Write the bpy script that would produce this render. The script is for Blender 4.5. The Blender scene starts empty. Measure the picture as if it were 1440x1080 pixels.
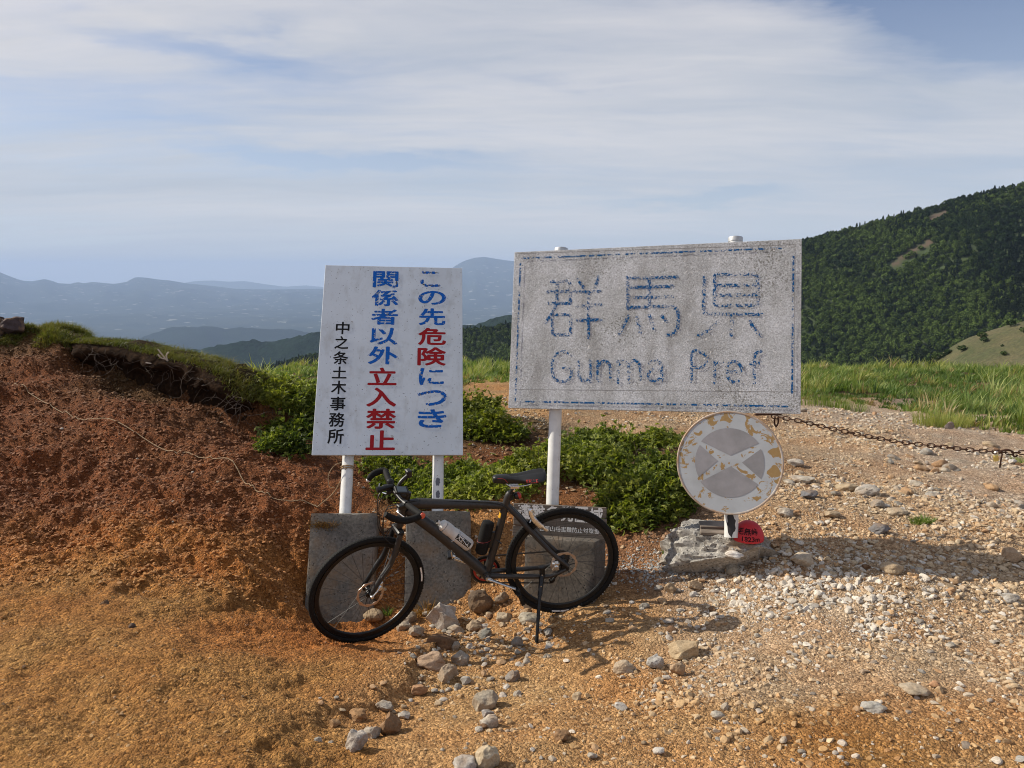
import bpy, math, random
import numpy as np
from mathutils import Vector, Matrix

# ------------------------------------------------------------------ camera, world, sun, exposure
scene = bpy.context.scene
col = scene.collection
F = 1100.0                      # focal length in pixels of a 1440 px wide frame
PITCH = math.atan(150.0 / F)
CZ = 1.7
cd = bpy.data.cameras.new('camera')
cam = bpy.data.objects.new('camera', cd)
col.objects.link(cam)
cam.location = (0, 0, CZ)
cam.rotation_euler = (math.pi / 2 - PITCH, 0, 0)
cd.sensor_width = 36.0
cd.lens = 36.0 * F / 1440.0
cd.clip_start = 0.05
cd.clip_end = 120000
scene.camera = cam

SUN = Vector((-0.791, 0.212, 0.574)).normalized()      # direction towards the sun
sd = bpy.data.lights.new('sun', 'SUN')
sd.energy = 5.0
sd.angle = math.radians(0.55)
sd.color = (1.0, 0.92, 0.78)
so = bpy.data.objects.new('sun', sd)
col.objects.link(so)
so.rotation_euler = SUN.to_track_quat('Z', 'Y').to_euler()

scene.view_settings.view_transform = 'Standard'
scene.view_settings.look = 'None'
scene.view_settings.exposure = 0.21
scene.view_settings.gamma = 1.0
scene.view_settings.use_curve_mapping = False
scene.render.engine = 'CYCLES'
cy = scene.cycles
cy.max_bounces = 8
cy.diffuse_bounces = 3
cy.glossy_bounces = 3
cy.transparent_max_bounces = 16
cy.transmission_bounces = 4
cy.volume_bounces = 1
cy.caustics_reflective = False
cy.caustics_refractive = False
cy.sample_clamp_indirect = 6.0
cy.use_denoising = True
cy.denoiser = 'OPENIMAGEDENOISE'
cy.denoising_prefilter = 'ACCURATE'
cy.use_adaptive_sampling = False
cy.pixel_filter_type = 'BLACKMAN_HARRIS'
cy.filter_width = 1.05

world = bpy.data.worlds.new('World')
scene.world = world
world.use_nodes = True


class N:
    """small node-tree helper"""
    def __init__(s, tree):
        s.t = tree
        s.t.nodes.clear()

    def n(s, typ, inputs=None, **props):
        nd = s.t.nodes.new(typ)
        for k, v in props.items():
            setattr(nd, k, v)
        for k, v in (inputs or {}).items():
            sock = nd.inputs[k]
            if isinstance(v, bpy.types.NodeSocket):
                s.t.links.new(v, sock)
            else:
                sock.default_value = v
        return nd

    def math(s, op, a, b=0.0, c=None, clamp=False):
        ins = {0: a, 1: b}
        if c is not None:
            ins[2] = c
        return s.n('ShaderNodeMath', ins, operation=op, use_clamp=clamp).outputs[0]

    def mix(s, fac, a, b, blend='MIX'):
        nd = s.n('ShaderNodeMix', data_type='RGBA', blend_type=blend)
        for i, v in ((0, fac), (6, a), (7, b)):
            if isinstance(v, bpy.types.NodeSocket):
                s.t.links.new(v, nd.inputs[i])
            else:
                nd.inputs[i].default_value = v if i == 0 else (tuple(v) + (1,) if len(v) == 3 else v)
        return nd.outputs[2]

    def ramp(s, fac, stops, interp='LINEAR'):
        nd = s.n('ShaderNodeValToRGB', {0: fac})
        cr = nd.color_ramp
        cr.interpolation = interp
        while len(cr.elements) < len(stops):
            cr.elements.new(0.5)
        for e, (p, c) in zip(cr.elements, stops):
            e.position = p
            e.color = (c, c, c, 1) if not hasattr(c, '__len__') else tuple(c) + (1,)
        return nd.outputs[0]

    def noise(s, vec, scale, detail=3.0, rough=0.55, dist=0.0, out=0):
        return s.n('ShaderNodeTexNoise', {'Vector': vec, 'Scale': scale, 'Detail': detail, 'Roughness': rough,
                                          'Distortion': dist}).outputs[out]

    def mapping(s, vec, scale=(1, 1, 1), rot=(0, 0, 0), loc=(0, 0, 0)):
        return s.n('ShaderNodeMapping', {'Vector': vec, 'Scale': scale, 'Rotation': rot, 'Location': loc}).outputs[0]


w = N(world.node_tree)
sky = w.n('ShaderNodeTexSky', sky_type='NISHITA', sun_disc=False)
sky.sun_elevation = math.asin(SUN.z)
sky.sun_rotation = math.atan2(SUN.x, SUN.y)
sky.altitude = 1800
sky.air_density = 1.0
sky.dust_density = 1.2
tc = w.n('ShaderNodeTexCoord')
sep = w.n('ShaderNodeSeparateXYZ', {0: tc.outputs['Generated']})
zz = w.math('MAXIMUM', w.math('ADD', sep.outputs[2], 0.10), 0.02)
px_ = w.math('DIVIDE', sep.outputs[0], zz)
py_ = w.math('DIVIDE', sep.outputs[1], zz)
cv = w.n('ShaderNodeCombineXYZ', {0: px_, 1: py_, 2: 0.0}).outputs[0]
warp = w.noise(w.mapping(cv, (0.5, 0.8, 1)), 1.0, 3, out=1)
cvw = w.n('ShaderNodeVectorMath', {0: cv, 1: w.n('ShaderNodeVectorMath', {0: warp, 3: 0.7}, operation='SCALE').outputs[0]}, operation='ADD').outputs[0]
n1 = w.noise(w.mapping(cvw, (0.34, 1.0, 1), (0, 0, 0.16), (4.3, 2.2, 0)), 0.95, 6, 0.52)
n2 = w.noise(w.mapping(cvw, (0.8, 2.2, 1), (0, 0, -0.25)), 1.7, 7, 0.6)
nn = w.math('ADD', w.math('MULTIPLY', n1, 0.66), w.math('MULTIPLY', n2, 0.34))
# long streaks where the veil is thin: (azimuth, elevation) of each, half sizes, strength, tilt
vz = w.n('ShaderNodeVectorMath', {0: tc.outputs['Generated']}, operation='NORMALIZE').outputs[0]
sv = w.n('ShaderNodeSeparateXYZ', {0: vz})
azn = w.math('ARCTAN2', sv.outputs[0], sv.outputs[1])
eln = w.math('ARCSINE', sv.outputs[2])
wob = w.math('MULTIPLY', w.math('SUBTRACT', w.noise(w.mapping(vz, (2.2, 2.2, 9)), 1.6, 5, 0.6), 0.5), 0.13)
eln2 = w.math('ADD', eln, wob)
azn2 = w.math('ADD', azn, w.math('MULTIPLY', wob, 1.4))


def streak(az, el, sa, se, amt, tilt=0.0):
    a = w.math('SUBTRACT', azn2, az)
    e = w.math('SUBTRACT', w.math('SUBTRACT', eln2, el), w.math('MULTIPLY', a, tilt))
    q = w.math('ADD', w.math('POWER', w.math('ABSOLUTE', w.math('DIVIDE', a, sa)), 2.0), w.math('POWER', w.math('ABSOLUTE', w.math('DIVIDE', e, se)), 2.0))
    return w.math('MULTIPLY', w.math('POWER', 2.718, w.math('MULTIPLY', q, -1.0)), amt)


thin = streak(-0.20, 0.150, 0.17, 0.017, 0.34, -0.06)
for a_ in ((0.23, 0.093, 0.10, 0.010, 0.30, 0.03), (0.60, 0.30, 0.17, 0.085, 0.42, 0.1), (0.36, 0.325, 0.10, 0.03, 0.16, -0.3), (-0.36, 0.255, 0.16, 0.022, 0.20, -0.12),
           (0.05, 0.105, 0.22, 0.016, 0.09, -0.05), (-0.50, 0.17, 0.16, 0.03, 0.08, 0.0), (0.05, 0.23, 0.12, 0.012, 0.07, -0.1), (1.2, 0.45, 0.5, 0.3, 0.25, 0.0), (-1.6, 0.9, 0.8, 0.3, 0.12, 0.0)):
    thin = w.math('ADD', thin, streak(*a_))
cov = w.math('SUBTRACT', nn, thin)
cov = w.ramp(cov, [(0.28, 0.08), (0.41, 0.48), (0.50, 0.82), (0.60, 1.0)])
tone = w.noise(w.mapping(cvw, (0.3, 1.3, 1), (0, 0, 0.1), (1, 7, 0)), 1.1, 6, 0.6)
ccol = w.mix(w.ramp(tone, [(0.3, 0.0), (0.65, 1.0)]), (4.3, 4.8, 5.6), (7.4, 7.15, 7.2))
skc = w.mix(cov, w.n('ShaderNodeVectorMath', {0: sky.outputs[0], 1: (1.0, 0.98, 1.05)}, operation='MULTIPLY').outputs[0], ccol)
# low pale band of far haze above the horizon
band = w.ramp(sep.outputs[2], [(0.0, 0.85), (0.10, 0.45), (0.30, 0.0)])
skc = w.mix(band, skc, (6.1, 6.5, 6.9))
bg = w.n('ShaderNodeBackground', {0: skc, 1: 0.09})
w.n('ShaderNodeOutputWorld', {0: bg.outputs[0]})

# ------------------------------------------------------------------ helpers
rng = np.random.default_rng(7)
random.seed(7)
CAMP = np.array([0.0, 0.0, CZ])
cp, sp_ = math.cos(PITCH), math.sin(PITCH)


def ray(px, py):
    a, d = (px - 720) / F, (py - 540) / F
    return np.array([a, cp - d * sp_, -sp_ - d * cp])


def P(px, py, Y):
    """world point seen at photo pixel (px, py) at distance Y"""
    r = ray(px, py)
    return CAMP + r * (Y / r[1])


def _h(ix, iy, s):
    v = (ix.astype(np.int64) * 374761393 + iy.astype(np.int64) * 668265263 + s * 974711) & 0xffffffff
    v = ((v ^ (v >> 13)) * 1274126177) & 0xffffffff
    return ((v ^ (v >> 16)) & 0xffff) / 65535.0


def vnoise(x, y, s=0):
    ix, iy = np.floor(x), np.floor(y)
    fx, fy = x - ix, y - iy
    fx, fy = fx * fx * fx * (fx * (fx * 6 - 15) + 10), fy * fy * fy * (fy * (fy * 6 - 15) + 10)
    a, b = _h(ix, iy, s), _h(ix + 1, iy, s)
    c, d = _h(ix, iy + 1, s), _h(ix + 1, iy + 1, s)
    return (a + (b - a) * fx + (c - a) * fy + (a - b - c + d) * fx * fy) * 2 - 1


def fbm(x, y, f, o=4, s=0, g=0.5):
    x, y = np.asarray(x, float), np.asarray(y, float)
    t, amp = 0, 1.0
    for i in range(o):
        t = t + amp * vnoise(x * f + 13.7 * i, y * f - 7.1 * i, s + i)
        f, amp = f * 2.03, amp * g
    return t


def link(o, parent=None):
    col.objects.link(o)
    if parent is not None:
        o.parent = parent
    return o


def npmesh(name, V, Fc, mats, smooth=False, colors=None, mat_idx=None):
    me = bpy.data.meshes.new(name)
    V = np.asarray(V, np.float32)
    if isinstance(Fc, np.ndarray):
        k = Fc.shape[1]
        me.vertices.add(len(V))
        me.vertices.foreach_set('co', V.ravel())
        me.loops.add(Fc.size)
        me.loops.foreach_set('vertex_index', Fc.astype(np.int32).ravel())
        me.polygons.add(len(Fc))
        me.polygons.foreach_set('loop_start', np.arange(0, Fc.size, k, dtype=np.int32))
        me.polygons.foreach_set('loop_total', np.full(len(Fc), k, np.int32))
        me.update(calc_edges=True)
    else:
        me.from_pydata([tuple(map(float, v)) for v in V], [], Fc)
        me.update()
    if not isinstance(mats, (list, tuple)):
        mats = [mats]
    for m in mats:
        me.materials.append(m)
    if mat_idx is not None:
        me.polygons.foreach_set('material_index', np.asarray(mat_idx, np.int32))
    if smooth:
        me.polygons.foreach_set('use_smooth', np.ones(len(me.polygons), bool))
    if colors is not None:
        ca = me.color_attributes.new('tint', 'FLOAT_COLOR', 'POINT')
        c = np.ones((len(V), 4), np.float32)
        c[:, :3] = colors
        ca.data.foreach_set('color', c.ravel())
    return me


class MB:
    """collects simple solids, all in world coordinates"""
    def __init__(s):
        s.v, s.f, s.sm = [], [], []

    def add(s, V, Fc):
        o = len(s.v)
        s.v += [tuple(map(float, p)) for p in V]
        s.f += [tuple(int(i) + o for i in q) for q in Fc]
        return s

    def box(s, o, a, b, c, bev=0.0):
        """box centred at o with half-edge vectors a, b, c; bevelled corners by chamfer"""
        o, a, b, c = (np.array(t, float) for t in (o, a, b, c))
        if bev <= 0:
            V = [o + i * a + j * b + k * c for i in (-1, 1) for j in (-1, 1) for k in (-1, 1)]
            return s.add(V, [(0, 1, 3, 2), (4, 6, 7, 5), (0, 4, 5, 1), (2, 3, 7, 6), (0, 2, 6, 4), (1, 5, 7, 3)])
        la, lb, lc = (np.linalg.norm(t) for t in (a, b, c))
        V, idx = [], {}
        for i in (-1, 1):
            for j in (-1, 1):
                for k in (-1, 1):
                    for ax in range(3):
                        f = [1 - bev / la, 1 - bev / lb, 1 - bev / lc]
                        f[ax] = 1
                        idx[(i, j, k, ax)] = len(V)
                        V.append(o + i * f[0] * a + j * f[1] * b + k * f[2] * c)
        Q = []
        for ax in range(3):
            o1, o2 = [t for t in range(3) if t != ax]
            for sgn in (-1, 1):
                cyc = []
                for p, q in ((-1, -1), (1, -1), (1, 1), (-1, 1)):
                    t = [0, 0, 0]
                    t[ax], t[o1], t[o2] = sgn, p, q
                    cyc.append(idx[(*t, ax)])
                Q.append(tuple(cyc))
        for ax in range(3):                      # edge chamfers: edges along ax
            o1, o2 = [t for t in range(3) if t != ax]
            for p in (-1, 1):
                for q in (-1, 1):
                    t0, t1 = [0, 0, 0], [0, 0, 0]
                    t0[ax], t0[o1], t0[o2] = -1, p, q
                    t1[ax], t1[o1], t1[o2] = 1, p, q
                    Q.append((idx[(*t0, o1)], idx[(*t1, o1)], idx[(*t1, o2)], idx[(*t0, o2)]))
        for i in (-1, 1):
            for j in (-1, 1):
                for k in (-1, 1):
                    Q.append((idx[(i, j, k, 0)], idx[(i, j, k, 1)], idx[(i, j, k, 2)]))
        return s.add(V, Q)

    def tube(s, pts, r, n=12, cap=True, flat=None, closed=False):
        """sweep a circle (or an ellipse: flat=(direction, factor)) along pts; r number or list"""
        pts = np.array(pts, float)
        m = len(pts)
        rr = np.full(m, float(r)) if np.isscalar(r) else np.array(r, float)
        T = np.gradient(pts, axis=0) if not closed else (np.roll(pts, -1, 0) - np.roll(pts, 1, 0))
        T /= np.linalg.norm(T, axis=1)[:, None] + 1e-12
        ref = np.array([0, 0, 1.0]) if abs(T[0][2]) < 0.9 else np.array([1.0, 0, 0])
        if flat is not None:
            ref = np.array(flat[0], float)
        V = []
        u = None
        for i in range(m):
            if u is None or flat is not None:
                u = np.cross(T[i], ref)
            else:
                u = u - (u @ T[i]) * T[i]
            u = u / (np.linalg.norm(u) + 1e-12)
            v = np.cross(T[i], u)
            for k in range(n):
                a = 2 * math.pi * k / n
                V.append(pts[i] + rr[i] * (math.cos(a) * u * (flat[1] if flat is not None else 1) + math.sin(a) * v))
        Q = []
        for i in range(m if closed else m - 1):
            j = (i + 1) % m
            for k in range(n):
                Q.append((i * n + k, i * n + (k + 1) % n, j * n + (k + 1) % n, j * n + k))
        if cap and not closed:
            Q.append(tuple(range(n))[::-1])
            Q.append(tuple((m - 1) * n + k for k in range(n)))
        return s.add(V, Q)

    def lathe(s, o, axis, prof, n=24, cap=True):
        """prof: list of (radius, height along axis)"""
        o, axis = np.array(o, float), np.array(axis, float)
        axis /= np.linalg.norm(axis)
        ref = np.array([0, 0, 1.0]) if abs(axis[2]) < 0.9 else np.array([1.0, 0, 0])
        u = np.cross(axis, ref)
        u /= np.linalg.norm(u)
        v = np.cross(axis, u)
        V, Q = [], []
        for r_, h_ in prof:
            for k in range(n):
                a = 2 * math.pi * k / n
                V.append(o + axis * h_ + r_ * (math.cos(a) * u + math.sin(a) * v))
        for i in range(len(prof) - 1):
            for k in range(n):
                Q.append((i * n + k, i * n + (k + 1) % n, (i + 1) * n + (k + 1) % n, (i + 1) * n + k))
        if cap:
            Q.append(tuple(range(n))[::-1])
            Q.append(tuple((len(prof) - 1) * n + k for k in range(n)))
        return s.add(V, Q)

    def build(s, name, mat, parent=None, smooth=True, origin=None, sharp=35):
        L = np.array(root_loc(parent)) if parent is not None else (np.array(origin, float) if origin is not None else np.zeros(3))
        me = npmesh(name, np.array(s.v) - L, s.f, mat)
        if smooth:
            me.polygons.foreach_set('use_smooth', np.ones(len(me.polygons), bool))
            me.set_sharp_from_angle(angle=math.radians(sharp))
        o = bpy.data.objects.new(name, me)
        link(o, parent)
        if parent is None:
            o.location = L
        return o


def root_loc(o):
    while o.parent is not None:
        o = o.parent
    return tuple(o.location)


def tag(o, label=None, cat=None, group=None, kind=None):
    for k, v in (('label', label), ('category', cat), ('group', group), ('kind', kind)):
        if v:
            o[k] = v
    return o


def thing(name, loc, label, cat, group=None):
    o = bpy.data.objects.new(name, None)
    o.empty_display_size = 0.1
    link(o)
    o.location = tuple(map(float, loc))
    return tag(o, label, cat, group)


def smooth_path(pts, k=8):
    """Catmull-Rom through pts"""
    p = np.array(pts, float)
    p = np.vstack([2 * p[0] - p[1], p, 2 * p[-1] - p[-2]])
    out = []
    for i in range(1, len(p) - 2):
        for t in np.linspace(0, 1, k, endpoint=False):
            a, b, c, d = p[i - 1], p[i], p[i + 1], p[i + 2]
            out.append(0.5 * (2 * b + (c - a) * t + (2 * a - 5 * b + 4 * c - d) * t * t + (3 * b - a - 3 * c + d) * t ** 3))
    out.append(p[-2])
    return np.array(out)


# ------------------------------------------------------------------ materials
def mat(name, fn=None, color=(0.5, 0.5, 0.5), rough=0.6, metal=0.0, **kw):
    m = bpy.data.materials.new(name)
    m.use_nodes = True
    t = N(m.node_tree)
    b = t.n('ShaderNodeBsdfPrincipled', {'Base Color': (*color, 1), 'Roughness': rough, 'Metallic': metal})
    for k, v in kw.items():
        b.inputs[k].default_value = v
    out = t.n('ShaderNodeOutputMaterial', {0: b.outputs[0]})
    if fn:
        fn(t, b, out)
    return m


def lnk(t, a, b):
    t.t.links.new(a, b)


def bump(t, b, h, strength=0.5, dist=0.01):
    bn = t.n('ShaderNodeBump', {'Height': h, 'Strength': strength, 'Distance': dist})
    lnk(t, bn.outputs[0], b.inputs['Normal'])
    return bn


def objco(t):
    return t.n('ShaderNodeNewGeometry').outputs['Position']


def worn(c1, c2, scale=30, rough=(0.35, 0.6), bs=0.2, bd=0.001):
    def f(t, b, out):
        p = objco(t)
        n = t.noise(p, scale, 5, 0.6)
        lnk(t, t.mix(t.ramp(n, [(0.35, 0.0), (0.65, 1.0)]), c1, c2), b.inputs['Base Color'])
        lnk(t, t.math('ADD', t.math('MULTIPLY', n, rough[1] - rough[0]), rough[0]), b.inputs['Roughness'])
        bump(t, b, n, bs, bd)
    return f


def soil_fn(t, b, out):
    p = objco(t)
    at = t.n('ShaderNodeAttribute', attribute_name='tint').outputs['Color']
    n_big = t.noise(p, 1.6, 5, 0.6)
    n_mid = t.noise(p, 9.0, 5, 0.6)
    n_fin = t.noise(p, 55.0, 4, 0.65)
    vor = t.n('ShaderNodeTexVoronoi', {'Vector': p, 'Scale': 80.0, 'Randomness': 1.0})
    vor2 = t.n('ShaderNodeTexVoronoi', {'Vector': p, 'Scale': 190.0, 'Randomness': 1.0})
    c = t.mix(t.ramp(n_big, [(0.35, 0.0), (0.65, 0.6)]), at, t.mix(1.0, at, (1.0, 0.72, 0.5), 'MULTIPLY'))
    c = t.mix(t.ramp(n_mid, [(0.38, 0.55), (0.62, 0.0)]), c, t.mix(1.0, c, (0.60, 0.55, 0.52), 'MULTIPLY'))
    # single grains differ in colour
    g = t.n('ShaderNodeSeparateColor', {0: vor.outputs['Color']})
    g2 = t.n('ShaderNodeSeparateColor', {0: vor2.outputs['Color']})
    c = t.mix(0.75, c, t.mix(1.0, c, t.ramp(g.outputs[0], [(0, (0.45, 0.41, 0.38)), (0.55, (0.95, 0.92, 0.9)), (0.9, (1.35, 1.35, 1.38)), (1, (1.9, 1.95, 2.05))]), 'MULTIPLY'))
    c = t.mix(0.6, c, t.mix(1.0, c, t.ramp(g2.outputs[0], [(0, (0.6, 0.57, 0.52)), (0.6, (1, 1, 1)), (1, (1.5, 1.5, 1.5))]), 'MULTIPLY'))
    lnk(t, c, b.inputs['Base Color'])
    b.inputs['Roughness'].default_value = 0.95
    b.inputs['Specular IOR Level'].default_value = 0.2
    h = t.math('SUBTRACT', t.math('MULTIPLY', n_fin, 1.2), vor.outputs['Distance'])
    h = t.math('SUBTRACT', h, t.math('MULTIPLY', vor2.outputs['Distance'], 0.5))
    h = t.math('ADD', h, t.math('MULTIPLY', n_mid, 1.0))
    bump(t, b, h, 0.9, 0.011)


M = {}
M['soil'] = mat('soil', soil_fn)


def stone_fn(t, b, out):
    p = objco(t)
    at = t.n('ShaderNodeAttribute', attribute_name='tint').outputs['Color']
    oi = t.n('ShaderNodeObjectInfo')
    n = t.noise(p, 26, 5, 0.62)
    n2 = t.noise(p, 130, 3, 0.6)
    n3 = t.noise(p, 7, 3, 0.6)
    c = t.mix(t.ramp(n, [(0.32, 0.75), (0.62, 0.0)]), at, t.mix(1.0, at, (0.55, 0.5, 0.44), 'MULTIPLY'))
    c = t.mix(t.ramp(n3, [(0.5, 0.0), (0.7, 0.5)]), c, (0.33, 0.19, 0.09))
    c = t.mix(0.6, c, t.mix(1.0, c, t.ramp(n2, [(0.3, 0.6), (0.5, 1.0), (0.7, 1.35)]), 'MULTIPLY'))
    lnk(t, c, b.inputs['Base Color'])
    b.inputs['Roughness'].default_value = 0.85
    b.inputs['Specular IOR Level'].default_value = 0.3
    bump(t, b, t.math('ADD', n, t.math('MULTIPLY', n2, 0.35)), 0.6, 0.006)


M['stone'] = mat('stone', stone_fn)


def pebble_fn(t, b, out):
    a1 = t.n('ShaderNodeAttribute', attribute_name='tint', attribute_type='INSTANCER').outputs['Color']
    p = objco(t)
    n = t.noise(p, 90, 3, 0.6)
    c = t.mix(0.7, a1, t.mix(1.0, a1, t.ramp(n, [(0.3, 0.55), (0.5, 1.0), (0.7, 1.3)]), 'MULTIPLY'))
    lnk(t, c, b.inputs['Base Color'])
    b.inputs['Roughness'].default_value = 0.85
    b.inputs['Specular IOR Level'].default_value = 0.3


M['pebble'] = mat('pebble', pebble_fn)


def concrete_fn(c0, c1, pits=1.0):
    def f(t, b, out):
        p = objco(t)
        n = t.noise(p, 5, 6, 0.62)
        n2 = t.noise(p, 60, 4, 0.6)
        vor = t.n('ShaderNodeTexVoronoi', {'Vector': p, 'Scale': 40.0})
        vs = t.n('ShaderNodeSeparateColor', {0: vor.outputs['Color']})
        pit = t.math('MULTIPLY', t.ramp(vor.outputs['Distance'], [(0.13, 1.0), (0.24, 0.0)]), t.ramp(vs.outputs[0], [(0.35, 0.0), (0.42, pits)]))
        vor3 = t.n('ShaderNodeTexVoronoi', {'Vector': p, 'Scale': 160.0})
        pit2 = t.math('MULTIPLY', t.ramp(vor3.outputs['Distance'], [(0.15, 0.8), (0.35, 0.0)]), t.ramp(t.n('ShaderNodeSeparateColor', {0: vor3.outputs['Color']}).outputs[0], [(0.6, 0.0), (0.75, 1.0)]))
        c = t.mix(t.ramp(n, [(0.35, 0.0), (0.65, 1.0)]), c0, c1)
        c = t.mix(0.5, c, t.mix(1.0, c, t.ramp(n2, [(0.35, 0.35), (0.65, 1.6)]), 'MULTIPLY'))
        c = t.mix(pit, c, (0.025, 0.022, 0.02))
        c = t.mix(pit2, c, (0.07, 0.06, 0.05))
        # soil splashes
        n4 = t.noise(p, 3.1, 4, 0.65)
        c = t.mix(t.ramp(n4, [(0.48, 0.0), (0.66, 0.75)]), c, (0.20, 0.12, 0.06))
        lnk(t, c, b.inputs['Base Color'])
        b.inputs['Roughness'].default_value = 0.9
        h = t.math('SUBTRACT', t.math('MULTIPLY', n2, 0.5), t.math('ADD', pit, pit2))
        bump(t, b, h, 0.8, 0.004)
    return f


M['concrete'] = mat('concrete', concrete_fn((0.10, 0.09, 0.077), (0.17, 0.152, 0.130)))
M['concrete_dark'] = mat('shade_darkened_concrete', concrete_fn((0.075, 0.062, 0.05), (0.13, 0.11, 0.09)))  # darker copy of the concrete: the footing's shade is put into its colour
M['concrete_pale'] = mat('aggregate_concrete', concrete_fn((0.27, 0.25, 0.22), (0.38, 0.355, 0.32), 0.9))


def white_sign_fn(t, b, out):
    p = objco(t)
    n = t.noise(p, 3, 5, 0.6)
    c = t.mix(t.ramp(n, [(0.3, 0.0), (0.7, 1.0)]), (0.62, 0.675, 0.735), (0.54, 0.585, 0.635))
    sp = t.noise(p, 75, 2, 0.5)
    c = t.mix(t.ramp(sp, [(0.69, 0.0), (0.73, 0.9)]), c, (0.10, 0.10, 0.11))
    sp2 = t.noise(t.mapping(p, (1, 1, 0.3)), 38, 2, 0.5)
    c = t.mix(t.ramp(sp2, [(0.71, 0.0), (0.75, 0.6)]), c, (0.22, 0.2, 0.18))
    st = t.noise(t.mapping(p, (14, 14, 1.3)), 1.0, 4, 0.65)
    c = t.mix(t.ramp(st, [(0.50, 0.0), (0.72, 0.35)]), c, (0.30, 0.29, 0.27))
    lnk(t, c, b.inputs['Base Color'])
    b.inputs['Specular IOR Level'].default_value = 0.3
    b.inputs['Roughness'].default_value = 0.5


M['white_sign'] = mat('white_painted_sheet', white_sign_fn)


def grey_sign_fn(t, b, out):
    p = objco(t)
    n = t.noise(p, 4.5, 6, 0.65)
    nf = t.noise(p, 95, 4, 0.7)
    v = t.n('ShaderNodeTexVoronoi', {'Vector': p, 'Scale': 75.0}, feature='DISTANCE_TO_EDGE')
    v2 = t.n('ShaderNodeTexVoronoi', {'Vector': p, 'Scale': 180.0})
    g = t.n('ShaderNodeSeparateColor', {0: v2.outputs['Color']}).outputs[0]
    c = t.mix(t.ramp(n, [(0.35, 0.0), (0.65, 1.0)]), (0.53, 0.545, 0.575), (0.41, 0.42, 0.43))
    c = t.mix(0.55, c, t.mix(1.0, c, t.ramp(g, [(0, 0.5), (0.5, 1.0), (0.8, 1.2), (1, 1.6)]), 'MULTIPLY'))
    # lichen specks, thicker to the lower left
    li = t.math('ADD', nf, t.math('MULTIPLY', t.math('SUBTRACT', t.noise(p, 2.3, 3), 0.5), 0.45))
    c = t.mix(t.ramp(li, [(0.58, 0.0), (0.66, 0.75)]), c, (0.12, 0.115, 0.09))
    sm = t.noise(t.mapping(p, (9, 9, 1.6)), 1.0, 5, 0.65)
    c = t.mix(t.ramp(sm, [(0.48, 0.0), (0.7, 0.45)]), c, (0.17, 0.16, 0.145))
    # bleached chips
    ch = t.noise(p, 48, 3, 0.6, 0.6)
    c = t.mix(t.ramp(ch, [(0.66, 0.0), (0.70, 0.8)]), c, (0.72, 0.71, 0.70))
    ch2 = t.noise(p, 16, 2, 0.5, 0.8)
    c = t.mix(t.ramp(ch2, [(0.745, 0.0), (0.76, 0.9)]), c, (0.78, 0.77, 0.75))
    lnk(t, c, b.inputs['Base Color'])
    b.inputs['Roughness'].default_value = 0.7
    b.inputs['Specular IOR Level'].default_value = 0.25
    h = t.math('ADD', t.math('MULTIPLY', nf, 0.9), t.math('MULTIPLY', t.ramp(v.outputs[0], [(0.0, 0.0), (0.12, 1.0)]), 0.4))
    bump(t, b, h, 0.45, 0.0025)


M['grey_sign'] = mat('crazed_grey_sheet', grey_sign_fn)


def peel_fn(color, scale, lo, hi, extra=0.0, big=3.0):
    """old paint or film that has flaked away in places"""
    def f(t, b, out):
        p = objco(t)
        n = t.noise(p, scale, 3, 0.6, 0.8)
        nb = t.noise(p, big, 3, 0.6)
        v = t.math('ADD', n, t.math('MULTIPLY', t.math('SUBTRACT', nb, 0.5), 0.3))
        m_ = t.ramp(v, [(lo, 0.0), (hi, 1.0)], 'LINEAR')
        c = t.mix(t.noise(p, scale * 0.6, 2), color, tuple(min(1, k * 1.35) for k in color))
        lnk(t, c, b.inputs['Base Color'])
        b.inputs['Roughness'].default_value = 0.6
        b.inputs['Specular IOR Level'].default_value = 0.12
        tr = t.n('ShaderNodeBsdfTransparent')
        mx = t.n('ShaderNodeMixShader', {0: m_, 1: tr.outputs[0], 2: b.outputs[0]})
        lnk(t, mx.outputs[0], out.inputs[0])
    return f


M['flaked_blue'] = mat('flaked_blue_film', peel_fn((0.003, 0.07, 0.21), 85, 0.505, 0.53, big=6))
M['flaked_border'] = mat('flaked_border_film', peel_fn((0.003, 0.07, 0.21), 55, 0.475, 0.51, big=4))
M['blue_paint'] = mat('worn_blue_paint', peel_fn((0.004, 0.085, 0.36), 50, 0.395, 0.42))
M['blue_paint_gone'] = mat('mostly_gone_blue_paint', peel_fn((0.004, 0.085, 0.36), 26, 0.545, 0.56))
M['red_paint'] = mat('red_lettering', color=(0.30, 0.008, 0.012), rough=0.5, **{'Specular IOR Level': 0.15})
M['black_paint'] = mat('black_lettering', color=(0.006, 0.006, 0.007), rough=0.5, **{'Specular IOR Level': 0.15})


def post_fn(t, b, out):
    p = objco(t)
    n = t.noise(p, 18, 4, 0.6)
    c = t.mix(t.ramp(n, [(0.3, 0.0), (0.7, 1.0)]), (0.76, 0.76, 0.74), (0.62, 0.62, 0.60))
    sp = t.noise(p, 48, 3, 0.6)
    c = t.mix(t.ramp(sp, [(0.68, 0.0), (0.72, 0.9)]), c, (0.10, 0.07, 0.05))
    lnk(t, c, b.inputs['Base Color'])
    b.inputs['Roughness'].default_value = 0.4


M['post'] = mat('white_post_paint', post_fn)
M['post_chip'] = mat('bare_patch', color=(0.12, 0.12, 0.14), rough=0.6)
M['chip_black'] = mat('black_patch', color=(0.015, 0.012, 0.014), rough=0.5)
M['galv'] = mat('galvanised_metal', worn((0.42, 0.42, 0.42), (0.58, 0.58, 0.58), 30), metal=0.6)


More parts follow.
